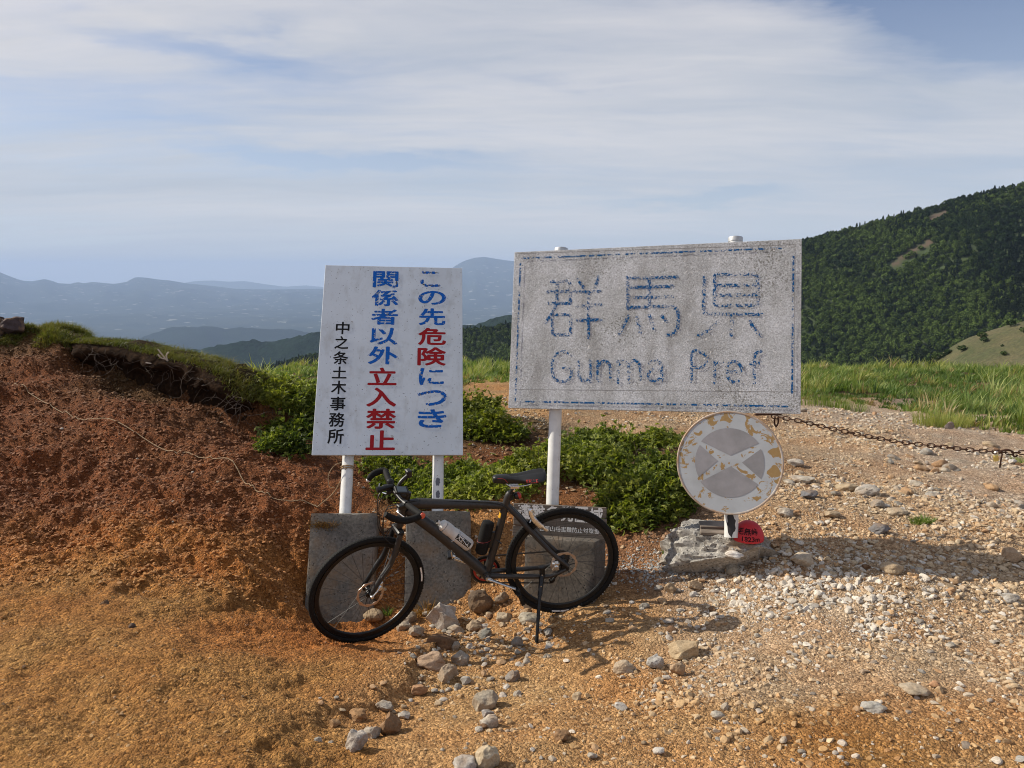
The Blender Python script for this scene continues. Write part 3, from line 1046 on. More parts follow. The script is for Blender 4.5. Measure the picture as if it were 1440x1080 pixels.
polar_sheet('grassy_shoulder', 19, 62, 160, 150, 340, 60, shoulder, M['meadow'], False)

# haze
hb = MB()
hb.box((0, 15000, -215), (26000, 0, 0), (0, 16500, 0), (0, 0, 795))
hm = bpy.data.materials.new('haze')
hm.use_nodes = True
ht = N(hm.node_tree)
hv = ht.n('ShaderNodeVolumePrincipled', {'Color': (0.52, 0.67, 0.96, 1), 'Density': 5.4e-5, 'Anisotropy': 0.0})
ht.n('ShaderNodeOutputMaterial', {'Volume': hv.outputs[0]})
hz = hb.build('haze', hm, smooth=False)
tag(hz, kind='stuff', label='thin blue haze lying over the valley')
#HAZE_TOP

# ------------------------------------------------------------------ foliage helpers
def leaves_mesh(name, C, D, Nn, L, Wd, tint, m):
    """flat pointed leaves: centre C, direction D, normal Nn, length L, width Wd (arrays)"""
    S = np.cross(D, Nn)
    S /= np.linalg.norm(S, axis=1)[:, None] + 1e-9
    a = C - D * L[:, None] * 0.5
    b = C + D * L[:, None] * 0.5 - Nn * (L * 0.12)[:, None]
    c = C + S * Wd[:, None] * 0.5 + Nn * (Wd * 0.2)[:, None]
    d = C - S * Wd[:, None] * 0.5 + Nn * (Wd * 0.2)[:, None]
    V = np.stack([a, c, b, d], 1).reshape(-1, 3)
    k = np.arange(len(C))[:, None] * 4
    Fc = np.concatenate([k + [0, 1, 2], k + [0, 2, 3]], 0)
    return npmesh(name, V, Fc, m, False, colors=np.repeat(np.repeat(tint[:, None], 4, 0), 3, 1))


def rand_dirs(n, zb=0.0, r=rng):
    v = r.normal(size=(n, 3))
    v[:, 2] += zb
    return v / np.linalg.norm(v, axis=1)[:, None]


def blades_mesh(name, B, Hh, lean, wd, tint, m, seg=3):
    """grass blades: base B, height Hh, lean vectors (n,2), width wd"""
    n = len(B)
    ts = np.linspace(0, 1, seg + 1)
    side = rng.normal(size=(n, 2))
    side /= np.linalg.norm(side, axis=1)[:, None]
    V = []
    for t_ in ts:
        c = B.copy()
        c[:, :2] += lean * (t_ ** 2)[..., None] if np.ndim(t_) else lean * t_ ** 2
        c[:, 2] += Hh * t_ * (1 - 0.25 * t_ * np.clip(np.linalg.norm(lean, axis=1) / (Hh + 1e-6), 0, 1))
        ww = (wd * (1 - t_ ** 1.5) * 0.5 + 0.0003)[:, None]
        l, r_ = c.copy(), c.copy()
        l[:, :2] -= side * ww
        r_[:, :2] += side * ww
        V += [l, r_]
    V = np.stack(V, 1).reshape(-1, 3)
    k = np.arange(n)[:, None] * (2 * (seg + 1))
    Fc = np.concatenate([k + [2 * i, 2 * i + 1, 2 * i + 3, 2 * i + 2] for i in range(seg)], 0)
    return npmesh(name, V, Fc, m, False, colors=np.repeat(np.repeat(tint[:, None], 2 * (seg + 1), 0), 3, 1))


# ------------------------------------------------------------------ near forest: instanced trees
def tree_proto(name, kind, m_leaf, m_bark):
    r = np.random.default_rng(hash(kind) % 1000 if False else {'round': 3, 'tall': 4, 'fir': 5}[kind])
    n = 150
    if kind == 'fir':
        h_ = r.uniform(0.12, 1.0, n)
        a = r.uniform(0, 2 * math.pi, n)
        rad = (1.02 - h_) * 0.27 * r.uniform(0.55, 1.0, n)
        C = np.stack([np.cos(a) * rad, np.sin(a) * rad, h_], 1)
        D = np.stack([np.cos(a), np.sin(a), np.full(n, -0.35)], 1)
        L, Wd = np.full(n, 0.22) * (1.15 - h_ * 0.8), np.full(n, 0.13)
    else:
        w_ = 0.42 if kind == 'round' else 0.33
        d = rand_dirs(n, 0.2, r)
        lob = 1 + 0.25 * np.sin(d[:, 0] * 5 + 1) * np.sin(d[:, 1] * 4 + 2)
        C = d * np.array([w_, w_, 0.36]) * (r.uniform(0.6, 1.0, n) ** 0.5 * lob)[:, None] + np.array([0, 0, 0.62])
        D = rand_dirs(n, 0, r)
        L, Wd = r.uniform(0.13, 0.24, n), r.uniform(0.12, 0.2, n)
    D /= np.linalg.norm(D, axis=1)[:, None]
    Nn = C - np.array([0, 0, 0.5])
    Nn += r.normal(size=(n, 3)) * 0.25
    Nn /= np.linalg.norm(Nn, axis=1)[:, None]
    D = D - (D * Nn).sum(1)[:, None] * Nn
    D /= np.linalg.norm(D, axis=1)[:, None] + 1e-9
    me = leaves_mesh(name, C, D, Nn, L, Wd, r.uniform(0, 1, n), m_leaf)
    return bpy.data.objects.new(name, me)


def tree_leaf(ca, cb):
    def f(t, b, out):
        a1 = t.n('ShaderNodeAttribute', attribute_name='shade', attribute_type='INSTANCER').outputs['Fac']
        a2 = t.n('ShaderNodeAttribute', attribute_name='tint').outputs['Fac']
        c = t.mix(a1, ca, cb)
        c = t.mix(1.0, c, t.ramp(a2, [(0, 0.6), (1, 1.4)]), 'MULTIPLY')
        lnk(t, c, b.inputs['Base Color'])
        b.inputs['Roughness'].default_value = 0.8
        b.inputs['Specular IOR Level'].default_value = 0.15
    return f


M['broadleaf'] = mat('broadleaf_crown', tree_leaf((0.014, 0.030, 0.008), (0.075, 0.112, 0.022)))
M['firleaf'] = mat('fir_crown', tree_leaf((0.010, 0.022, 0.010), (0.026, 0.042, 0.017)))
protos = [tree_proto('broad_tree', 'round', M['broadleaf'], None), tree_proto('tall_tree', 'tall', M['broadleaf'], None), tree_proto('fir_tree', 'fir', M['firleaf'], None)]


def scatter(name, pts, scl, rotz, kind_idx, protos_, attrs, label, euler=None):
    """one 'stuff' object: geometry nodes put a copy of a prototype on every point"""
    me = bpy.data.meshes.new(name)
    me.vertices.add(len(pts))
    me.vertices.foreach_set('co', np.asarray(pts, np.float32).ravel())

    def fa(nm, arr, typ='FLOAT', field='value'):
        a = me.attributes.new(nm, typ, 'POINT')
        a.data.foreach_set(field, np.asarray(arr).ravel())
    fa('scl', np.asarray(scl, np.float32), 'FLOAT_VECTOR', 'vector')
    if euler is None:
        euler = np.stack([np.zeros(len(pts)), np.zeros(len(pts)), rotz], 1)
    fa('rot', np.asarray(euler, np.float32), 'FLOAT_VECTOR', 'vector')
    fa('kind_id', np.asarray(kind_idx, np.int32), 'INT')
    for k, v in attrs.items():
        v = np.asarray(v, np.float32)
        if v.ndim == 2:
            c = np.ones((len(v), 4), np.float32)
            c[:, :3] = v
            fa(k, c, 'FLOAT_COLOR', 'color')
        else:
            fa(k, v)
    ng = bpy.data.node_groups.new(name + '_nodes', 'GeometryNodeTree')
    ng.interface.new_socket('Geometry', in_out='INPUT', socket_type='NodeSocketGeometry')
    ng.interface.new_socket('Geometry', in_out='OUTPUT', socket_type='NodeSocketGeometry')
    nd = ng.nodes
    gi, go = nd.new('NodeGroupInput'), nd.new('NodeGroupOutput')
    join = nd.new('GeometryNodeJoinGeometry')

    def named(nm, typ):
        x = nd.new('GeometryNodeInputNamedAttribute')
        x.data_type = typ
        x.inputs[0].default_value = nm
        return x.outputs[0]
    s_, r_, k_ = named('scl', 'FLOAT_VECTOR'), named('rot', 'FLOAT_VECTOR'), named('kind_id', 'INT')
    for i, pr in enumerate(protos_):
        oi = nd.new('GeometryNodeObjectInfo')
        oi.inputs[0].default_value = pr
        oi.inputs['As Instance'].default_value = True
        cmp_ = nd.new('FunctionNodeCompare')
        cmp_.data_type = 'INT'
        cmp_.operation = 'EQUAL'
        ng.links.new(k_, cmp_.inputs[2])
        cmp_.inputs[3].default_value = i
        iop = nd.new('GeometryNodeInstanceOnPoints')
        ng.links.new(gi.outputs[0], iop.inputs['Points'])
        ng.links.new(cmp_.outputs[0], iop.inputs['Selection'])
        ng.links.new(oi.outputs['Geometry'], iop.inputs['Instance'])
        e2r = nd.new('FunctionNodeEulerToRotation')
        ng.links.new(r_, e2r.inputs[0])
        ng.links.new(e2r.outputs[0], iop.inputs['Rotation'])
        ng.links.new(s_, iop.inputs['Scale'])
        ng.links.new(iop.outputs[0], join.inputs[0])
    ng.links.new(join.outputs[0], go.inputs[0])
    o = link(bpy.data.objects.new(name, me))
    md = o.modifiers.new('scatter', 'NODES')
    md.node_group = ng
    return tag(o, label=label, kind='stuff')


def forest():
    n = 46000
    az = np.radians(rng.uniform(-20, 46, n))
    u = rng.uniform(0, 1, n)
    r = 235 + (R3(az) + 40 - 235) * u ** 0.72
    x, y = np.sin(az) * r, np.cos(az) * r
    # openings: a bare scree strip and clearings
    z = nearhill(az, r)
    e = (z - CZ) / r
    sx = 720 + F * np.tan(az)
    # projected pixel row
    d_ = y * cp - (z - CZ) * sp_
    py = 540 + F * (-y * sp_ - (z - CZ) * cp) / d_
    px = 720 + F * x / d_
    # trees in front must not hide the strip: test a little higher than their foot too
    strip = (bare(az, r) > 0.4) | (bare(az, r + 9) > 0.5)
    strip2 = rng.uniform(0, 1, n) < np.clip(0.5 * fbm(x, y, 1 / 35, 3, 99) - 0.1, 0, 0.5)
    sh = shoulder(az, np.clip(r, 150, 340))
    lowcut = (az > math.radians(24)) & (r < 345) & (z < sh + 2)
    keep = ~(strip | strip2 | lowcut)
    az, r, x, y, z = (q[keep] for q in (az, r, x, y, z))
    n = len(x)
    sp = fbm(x, y, 1 / 60, 4, 91)
    pfir = np.clip(0.33 + 0.9 * fbm(x, y, 1 / 90, 3, 95) + 0.5 * np.clip((r / R3(az)) - 0.85, 0, 1) * 6 * 0.5, 0.05, 0.9)
    isfir = rng.uniform(0, 1, n) < pfir
    kind = np.where(isfir, 2, rng.integers(0, 2, n))
    h = np.where(isfir, rng.uniform(4.5, 8.8, n), rng.uniform(3.2, 6.4, n))
    sx_ = h * rng.uniform(0.85, 1.2, n)
    return scatter('forest', np.stack([x, y, z - 0.8], 1), np.stack([sx_, sx_, h], 1), rng.uniform(0, 6.28, n), kind, protos,
                   {'shade': np.clip(0.42 + 0.9 * sp + rng.normal(0, 0.33, n), 0, 1)}, 'dense dark green mixed forest covering the mountainside')


forest()


def shoulder_scrub():
    n = 420
    az = np.radians(rng.uniform(24, 50, n))
    r = rng.uniform(205, 262, n)
    x, y = np.sin(az) * r, np.cos(az) * r
    nz = fbm(x, y, 1 / 16, 3, 98)
    # dense along the left flank and along the crest
    flank = np.exp(-((az - math.radians(27.5)) / 0.03) ** 2)
    crest = np.exp(-((r - 258) / 5) ** 2)
    keep = rng.uniform(0, 1, n) < np.clip(0.10 + 0.9 * flank + 0.6 * crest * (nz > 0), 0, 1)
    x, y, az, r = x[keep], y[keep], az[keep], r[keep]
    z = shoulder(az, r)
    n = len(x)
    h = rng.uniform(0.8, 2.6, n)
    return scatter('hillside_scrub', np.stack([x, y, z - 0.3], 1), np.stack([h * 1.3, h * 1.3, h], 1), rng.uniform(0, 6.28, n), rng.integers(0, 2, n), protos[:2],
                   {'shade': rng.uniform(0.1, 0.6, n)}, 'scattered dark scrub on the pale grassy shoulder of the hill')


shoulder_scrub()
#PART2
# ------------------------------------------------------------------ text
def glyph_mesh(txt, offset=0.0):
    """flat triangulated outline of a string: (verts Nx2, faces)"""
    cu = bpy.data.curves.new('lettering', 'FONT')
    cu.body = txt
    cu.size = 1.0
    cu.offset = offset
    cu.resolution_u = 4
    o = bpy.data.objects.new('lettering', cu)
    col.objects.link(o)
    bpy.context.view_layer.update()
    me = bpy.data.meshes.new_from_object(o.evaluated_get(bpy.context.evaluated_depsgraph_get()))
    v = np.array([x.co[:2] for x in me.vertices]).reshape(-1, 2)
    f = [tuple(p.vertices) for p in me.polygons]
    bpy.data.objects.remove(o)
    bpy.data.curves.remove(cu)
    bpy.data.meshes.remove(me)
    return v, f


class Plane:
    """a flat panel placed in the world: origin top-left O, unit axes a (right), u (up), n (towards the viewer)"""
    def __init__(s, O, a, u):
        s.O, s.a = np.array(O, float), np.array(a, float)
        s.a /= np.linalg.norm(s.a)
        s.u = np.array(u, float) - (np.array(u, float) @ s.a) * s.a
        s.u /= np.linalg.norm(s.u)
        s.n = np.cross(s.a, s.u)

    def at(s, x, y, z=0.0):
        return s.O + s.a * x + s.u * y + s.n * z

    def px(s, px, py):
        r = ray(px, py)
        t = ((s.O - CAMP) @ s.n) / (r @ s.n)
        d = CAMP + t * r - s.O
        return np.array([d @ s.a, d @ s.u])


def put_glyph(mb, pl, ch, box, z, offset=0.02):
    """fit one character into the rectangle box=(x0, y0, x1, y1) of the plane; shifted coats make it bold"""
    v, f = glyph_mesh(ch, 0.0)
    lo, hi = v.min(0), v.max(0)
    x0, y0, x1, y1 = box
    dx, dy = offset * (x1 - x0), offset * (y1 - y0)
    q = (v - lo) / (hi - lo) * [x1 - x0 - 2 * dx, y1 - y0 - 2 * dy] + [x0 + dx, y0 + dy]
    for k, (a_, b_) in enumerate(((0, 0), (1, 0), (-1, 0), (0, 1), (0, -1), (.7, .7), (-.7, .7), (.7, -.7), (-.7, -.7))):
        mb.add([pl.at(a + a_ * dx, b + b_ * dy, z + 0.00006 * k) for a, b in q], f)


def stroke(mb, pl, pts, wd, z, k=5, rnd=True, curve=False):
    """a painted stroke: one mitred ribbon with rounded ends"""
    p = smooth_path(pts, k)[:, :2] if curve else np.array(pts, float)
    if not curve:                                   # soften the corners a little
        q = [p[0]]
        for i in range(1, len(p) - 1):
            for t in (0, 0.5, 1):
                a_ = p[i] + (p[i - 1] - p[i]) * min(0.45, wd / (np.linalg.norm(p[i - 1] - p[i]) + 1e-9))
                b_ = p[i] + (p[i + 1] - p[i]) * min(0.45, wd / (np.linalg.norm(p[i + 1] - p[i]) + 1e-9))
                q.append((1 - t) ** 2 * a_ + 2 * t * (1 - t) * p[i] + t * t * b_)
        q.append(p[-1])
        p = np.array(q)
    T = np.gradient(p, axis=0)
    T /= np.linalg.norm(T, axis=1)[:, None] + 1e-12
    Nn = np.stack([-T[:, 1], T[:, 0]], 1)
    L, R = p + Nn * wd / 2, p - Nn * wd / 2
    ring = list(L)
    if rnd:
        for t in np.linspace(0, math.pi, 6)[1:-1]:
            ring.append(p[-1] + wd / 2 * (Nn[-1] * math.cos(t) + T[-1] * math.sin(t)))
    nR = len(ring)
    ring += list(R[::-1])
    if rnd:
        for t in np.linspace(0, math.pi, 6)[1:-1]:
            ring.append(p[0] + wd / 2 * (-Nn[0] * math.cos(t) - T[0] * math.sin(t)))
    m = len(p)
    V = [pl.at(a, b, z) for a, b in ring]
    Q = [(i, i + 1, nR + m - 2 - i, nR + m - 1 - i) for i in range(m - 1)]
    if rnd:
        Q.append(tuple(range(m - 1, nR + 1)))
        Q.append(tuple([nR + m - 1] + list(range(nR + m, len(ring))) + [0]))
    mb.add(V, Q)


# ------------------------------------------------------------------ white warning sign on its two leaning posts
PW = Plane((-1.4477, 6.1344, 0.0945 + CZ), (0.9957, 0.0905, -0.0203), (-0.0277, 0.4996, 0.8658))
WW, WH = 1.06, 1.5353


def c1(x, y):
    return PW.px(400 + x / 3.375, 340 + y / 3.375)


base1 = PW.at(WW / 2, -WH - 1.0, 0)
white_sign = thing('warning_sign', base1, 'white warning board with blue, red and black Japanese lettering, leaning back on two white posts', 'sign')
mb = MB()
mb.box(PW.at(WW / 2, -WH / 2, -0.008), PW.a * WW / 2, PW.u * WH / 2, PW.n * 0.008, 0.002)
panel = mb.build('panel', M['white_sign'], white_sign, sharp=20)
for yy in (-0.14, -WH + 0.14, -WH / 2):
    back = MB()
    back.box(PW.at(WW / 2, yy, -0.028), PW.a * (WW / 2 - 0.03), PW.u * 0.02, PW.n * 0.0115, 0.002)
    back.build('brace', M['galv'], panel)
colR = ['こ', 'の', '先', '危', '険', 'に', 'つ', 'き']
boxR = [(645, 140, 740, 215), (635, 233, 767, 300), (638, 316, 764, 397), (634, 409, 767, 491), (631, 501, 767, 588), (638, 600, 757, 680), (630, 704, 770, 780), (632, 795, 769, 883)]
colM = ['関', '係', '者', '以', '外', '立', '入', '禁', '止']
boxM = [(420, 140, 541, 218), (413, 228, 541, 306), (411, 318, 539, 394), (405, 408, 537, 489), (397, 497, 539, 582), (396, 597, 533, 681), (389, 692, 531, 783), (387, 792, 529, 888), (386, 895, 525, 989)]
colL = ['中', '之', '条', '土', '木', '事', '務', '所']
boxL = [(244, 380, 309, 439), (238, 448, 304, 509), (231, 520, 303, 582), (226, 592, 296, 649), (222, 659, 294, 723), (217, 735, 290, 801), (211, 810, 286, 879), (205, 888, 281, 959)]


def place_chars(chars, boxes, pick, mkey, offset, shrink=0.0):
    for i, (ch, (x0, y0, x1, y1)) in enumerate(zip(chars, boxes)):
        if not pick(i):
            continue
        mb = MB()
        a_, b_ = c1((x0 + x1) / 2, y1), c1((x0 + x1) / 2, y0)
        l_, r_ = c1(x0, (y0 + y1) / 2), c1(x1, (y0 + y1) / 2)
        put_glyph(mb, PW, ch, (l_[0], a_[1], r_[0], b_[1]), 0.0012, offset)
        mb.build('character', M[mkey], panel, smooth=False)


place_chars(colR, boxR, lambda i: i in (1, 2, 5, 6, 7), 'blue_paint', 0.026)
place_chars(colR, boxR, lambda i: i == 0, 'blue_paint_gone', 0.026)
place_chars(colR, boxR, lambda i: i in (3, 4), 'red_paint', 0.026)
place_chars(colM, boxM, lambda i: i < 5, 'blue_paint', 0.026)
place_chars(colM, boxM, lambda i: i >= 5, 'red_paint', 0.026)
place_chars(colL, boxL, lambda i: True, 'black_paint', 0.020)

def leaning_post(pl, x, ytop, ybot, zoff, r, parent, cap=True):
    mb = MB()
    a_, b_ = pl.at(x, ybot, zoff), pl.at(x, ytop, zoff)
    mb.lathe(a_, b_ - a_, [(r, 0), (r, np.linalg.norm(b_ - a_))], 28)
    o = mb.build('post', M['post'], parent)
    if cap:
        m2 = MB()
        m2.lathe(b_, b_ - a_, [(r + 0.003, -0.022), (r + 0.004, 0.0), (r + 0.003, 0.006), (r * 0.6, 0.012), (0.002, 0.014)], 28)
        m2.build('cap', M['galv'], o)
    return o


PR = 0.041
zp = -0.042 - PR
xl = PW.px(489, 640)[0] - 0.006
xr = PW.px(616, 640)[0]
post_l = leaning_post(PW, xl, 0.012, -WH - 0.75, zp, PR, white_sign)
post_r = leaning_post(PW, xr, 0.0, -WH - 0.75, zp, PR, white_sign)
post_l['label'] = 'rust speckled white post'
post_r['label'] = 'white post with two bare flaked patches'


def chip(parent, pl, x, r, zc, yc, w_, h_, m, name='flaked_patch', seed=0):
    """an uneven patch wrapped 1 mm proud round the front of a post"""
    rr = np.random.default_rng(seed)
    n = 22
    V = [None]
    pts = []
    for k in range(n):
        a = 2 * math.pi * k / n
        q = 0.75 + 0.35 * rr.uniform()
        pts.append((math.cos(a) * w_ / 2 * q, math.sin(a) * h_ / 2 * q))
    mb = MB()
    V = []
    for sc in (1.0, 0.5):
        for dx, dy in pts:
            th = dx * sc / r
            V.append(pl.at(x + (r + 0.0012) * math.sin(th), yc + dy * sc, zc + (r + 0.0012) * math.cos(th)))
    V.append(pl.at(x, yc, zc + r + 0.0012))
    Q = [(k, (k + 1) % n, n + (k + 1) % n, n + k) for k in range(n)] + [(n + k, n + (k + 1) % n, 2 * n) for k in range(n)]
    mb.add(V, Q)
    return mb.build(name, m, parent)


for (qx, qy, w_, h_, sd_) in ((617, 675, 0.035, 0.065, 3), (616.5, 693, 0.032, 0.06, 8), (620, 704, 0.03, 0.02, 5)):
    chip(post_r, PW, xr, PR, zp, PW.px(qx, qy)[1], w_, h_, M['post_chip'], seed=sd_)


def slab(name, pl, x0, x1, ytop, ybot, zf, th, m, parent, bev=0.012, seed=0):
    """concrete footing with chipped edges: subdivided box, roughened"""
    rr = np.random.default_rng(seed)
    nx, ny, nz = 14, 20, 10
    mb = MB()
    cx, cyy = (x0 + x1) / 2, (ytop + ybot) / 2
    hx, hy, hz_ = (x1 - x0) / 2, (ytop - ybot) / 2, th / 2

    def face(fx, na, nb):
        V, Q = [], []
        for i in range(na + 1):
            for j in range(nb + 1):
                V.append(fx(-1 + 2 * i / na, -1 + 2 * j / nb))
        for i in range(na):
            for j in range(nb):
                k = i * (nb + 1) + j
                Q.append((k, k + nb + 1, k + nb + 2, k + 1))
        return V, Q
    allV, allQ = [], []
    for fx, na, nb in ((lambda s_, t_: (s_, t_, 1), nx, ny), (lambda s_, t_: (-s_, t_, -1), nx, ny), (lambda s_, t_: (1, t_, -s_), nz, ny),
                       (lambda s_, t_: (-1, t_, s_), nz, ny), (lambda s_, t_: (s_, 1, -t_), nx, nz), (lambda s_, t_: (s_, -1, t_), nx, nz)):
        V, Q = face(fx, na, nb)
        o = len(allV)
        allV += V
        allQ += [tuple(i + o for i in q) for q in Q]
    A = np.array(allV, float)
    p = A * [hx, hy, hz_]
    # round the edges (distance-based) and knock small chips out of them
    d = np.stack([hx - np.abs(p[:, 0]), hy - np.abs(p[:, 1]), hz_ - np.abs(p[:, 2])], 1)
    ds = np.sort(d, 1)
    e = np.clip(1 - ds[:, 1] / (bev * 2.2), 0, 1)
    nz_ = fbm(p[:, 0] * 9 + seed, p[:, 1] * 9 + p[:, 2] * 7, 1.3, 3, seed)
    inward = p / (np.linalg.norm(p, axis=1)[:, None] + 1e-9)
    p = p - inward * (e * (bev * 0.5 + bev * 0.9 * np.clip(nz_, 0, 1)))[:, None]
    V = [pl.at(cx + q[0], cyy + q[1], zf - hz_ + q[2]) for q in p]
    mb.add(V, allQ)
    o = mb.build(name, m, parent, sharp=50)
    return o


# the concrete blocks the posts are cast into, laid bare by the washed-out soil
def slab_from_px(pl, zf, px0, px1, pytop, pybot, **kw):
    pf = Plane(pl.at(0, 0, zf), pl.a, pl.u)
    x0, x1 = pf.px(px0, (pytop + pybot) / 2)[0], pf.px(px1, (pytop + pybot) / 2)[0]
    yt, yb = pf.px((px0 + px1) / 2, pytop)[1], pf.px((px0 + px1) / 2, pybot)[1]
    return slab('concrete_footing', pl, x0, x1, yt, yb, zf, **kw)


f1 = slab_from_px(PW, 0.04, 430.5, 527, 720.5, 905, th=0.30, m=M['concrete'], parent=white_sign, seed=1)
f2 = slab_from_px(PW, 0.04, 569, 663, 717.5, 895, th=0.30, m=M['concrete'], parent=white_sign, seed=2)

# ------------------------------------------------------------------ big grey prefecture sign
PB = Plane((0.0165, 5.294, 0.1667 + CZ), (0.9487, -0.3143, 0.0335), (0.0393, 0.2224, 0.9742))
BW, BH = 1.8, 1.0436
base2 = PB.at(BW / 2, -BH - 0.8, 0)
grey_sign = thing('prefecture_sign', base2, 'large weathered grey board with flaking blue characters reading a prefecture name, on two white posts', 'sign')
mb = MB()
mb.box(PB.at(BW / 2, -BH / 2, -0.010), PB.a * BW / 2, PB.u * BH / 2, PB.n * 0.010, 0.002)
bpanel = mb.build('panel', M['grey_sign'], grey_sign, sharp=20)
for yy in (-0.16, -BH + 0.16):
    back = MB()
    back.box(PB.at(BW / 2, yy, -0.0325), PB.a * (BW / 2 - 0.04), PB.u * 0.02, PB.n * 0.0115, 0.002)
    back.build('brace', M['galv'], bpanel)


def c2(p):
    return PB.px(700 + p[0] / 3.2727, 320 + p[1] / 3.2727)


def c6(p):
    return PB.px(720 + p[0] / 7.2, 380 + p[1] / 7.2)


def c7(p):
    return PB.px(900 + p[0] / 6.0, 380 + p[1] / 6.0)


zc_ = [0.0010]


def strokes(mb, cf, lst, wd, curve=False):
    for s_ in lst:
        zc_[0] += 0.00012
        stroke(mb, PB, [cf(q) for q in s_], wd, zc_[0], curve=curve)


K = 0.0205


def character(cf, lst, wd, curve=False):
    mb = MB()
    strokes(mb, cf, lst, wd, curve)
    return mb.build('character', M['flaked_blue'], bpanel, smooth=False)


character(c6, [[(400, 115), (585, 110), (592, 335)], [(360, 222), (632, 212)], [(365, 338), (585, 335)], [(458, 120), (455, 330), (412, 430), (335, 535)],
                 [(418, 450), (596, 448), (594, 655), (408, 655), (410, 460)], [(665, 95), (725, 175)], [(872, 68), (845, 170)],
                 [(660, 222), (890, 214)], [(662, 368), (902, 346)], [(648, 508), (905, 502)], [(775, 222), (776, 685)]], K)
character(c2, [[(597, 228), (600, 374)], [(600, 234), (826, 228)], [(606, 276), (806, 270)], [(606, 323), (806, 319)],
                 [(602, 368), (800, 362), (830, 378), (830, 462), (808, 490), (778, 496)], [(697, 234), (697, 366)],
                 [(602, 408), (560, 492)], [(640, 416), (656, 484)], [(697, 404), (722, 472)], [(756, 408), (776, 432)]], K)
character(c7, [[(640, 38), (990, 34), (1000, 296), (628, 300), (630, 50)], [(630, 129), (990, 126)], [(632, 213), (990, 209)],
                 [(543, 62), (536, 372), (1028, 374)], [(778, 374), (770, 560)], [(660, 436), (580, 510), (495, 550)], [(930, 436), (965, 505), (1028, 556)]], K)
LAT = ([[(337, 590), (318, 574), (292, 573), (262, 592), (250, 640), (258, 690), (290, 709), (332, 696), (338, 652), (302, 648)],
                 [(372, 618), (374, 682), (394, 706), (424, 694)], [(426, 614), (428, 710)], [(460, 616), (461, 708)], [(461, 640), (488, 615), (516, 634), (520, 708)],
                 [(554, 616), (555, 714)], [(555, 634), (580, 611), (602, 636), (604, 714)], [(604, 634), (630, 611), (654, 636), (658, 700)],
                 [(698, 624), (728, 611), (752, 632), (757, 712)], [(755, 656), (712, 654), (692, 684), (712, 708), (754, 692)],
                 [(893, 712), (895, 578), (942, 578), (966, 606), (942, 642), (897, 644)], [(999, 716), (998, 618)], [(999, 646), (1014, 624), (1034, 622)],
                 [(1056, 664), (1120, 661), (1108, 626), (1080, 618), (1056, 640), (1058, 686), (1082, 712), (1108, 706)], [(1180, 716), (1182, 600), (1192, 578), (1212, 570)], [(1160, 628), (1212, 624)]])
for ks in ((0,), (1, 2), (3, 4), (5, 6, 7), (8, 9), (10,), (11, 12), (13,), (14, 15)):
    character(c2, [LAT[k] for k in ks], 0.0185, True)
mb = MB()
strokes(mb, c2, [[(112, 143), (1306, 96)], [(1361, 130), (1354, 762)], [(1332, 824), (108, 801)], [(82, 800), (106, 160)]], 0.0115)
mb.build('border_line', M['flaked_border'], bpanel, smooth=False)
mb = MB()
for s_ in ([(95, 745), (1375, 756)], [(1368, 98), (1362, 790)], [(92, 120), (1372, 78)]):
    zc_[0] += 0.0001
    stroke(mb, PB, [c2(q) for q in s_], 0.0022, 0.0008, rnd=False)
mb.build('sheet_seam', mat('grey_seam_line', color=(0.22, 0.21, 0.20), rough=0.8), bpanel, smooth=False)  # thin grey lines along the sheet joints

BR = 0.041
zb = -0.046 - BR
bxl = PB.px(775.5, 600)[0]
bxr = PB.px(1030, 560)[0]
bp1 = leaning_post(PB, bxl, 0.028, -BH - 0.85, zb, BR, grey_sign)
bp2 = leaning_post(PB, bxr, 0.045, PB.px(1024, 757)[1], zb, BR, grey_sign)
f3 = slab_from_px(PB, 0.09, 735, 836, 757, 868, th=0.34, m=M['concrete_dark'], parent=grey_sign, seed=3)
f3['label'] = 'concrete footing with its shade put into a darker colour, behind the rear bicycle wheel'

# round disc on the right post
Pd = Plane(PB.at(bxr, -BH, 0), PB.a, PB.u)
dc = Pd.px(1025.5, 650.5)
DR = 0.302
dc3 = Pd.at(dc[0], dc[1], 0.0)
disc = thing('round_sign', dc3, 'flaking white round road sign disc with a grey cross pattern, under the large grey board', 'sign')
nr_, na_ = 26, 96
V, Q, cl = [], [], []
for i in range(nr_ + 1):
    r_ = 0.99 * DR * i / nr_
    for k in range(na_):
        a = 2 * math.pi * k / na_
        V.append(Pd.at(dc[0] + r_ * math.cos(a), dc[1] + r_ * math.sin(a), 0.0) - np.array(dc3))
        e = np.clip((i / nr_ - 0.55) / 0.3, 0, 1)
        # remaining adhesive: rim and the diagonal bars
        xx, yy = r_ / DR * math.cos(a), r_ / DR * math.sin(a)
        bar = max(0, 1 - abs(abs(xx) * 0.6 - abs(yy)) / 0.16)
        bottom = 1.0 if yy > -0.75 else 0.35
        cl.append([max(e * bottom, bar * 0.9)] * 3)
for i in range(nr_):
    for k in range(na_):
        Q.append((i * na_ + k, (i + 1) * na_ + k, (i + 1) * na_ + (k + 1) % na_, i * na_ + (k + 1) % na_))
fo = link(bpy.data.objects.new('face', npmesh('face', V, Q, M['disc'], True, colors=np.array(cl))), disc)
mb = MB()
ring = [Pd.at(dc[0] + DR * math.cos(a), dc[1] + DR * math.sin(a), -0.004) for a in np.linspace(0, 2 * math.pi, 97)[:-1]]
mb.tube(ring, 0.0075, 8, closed=True)
mb.build('rim', M['disc_rim'], disc)
mb = MB()
mb.lathe(Pd.at(dc[0], dc[1], -0.012), Pd.n, [(DR - 0.003, 0), (DR - 0.003, 0.008)], 96)
mb.build('back_plate', M['galv'], disc)


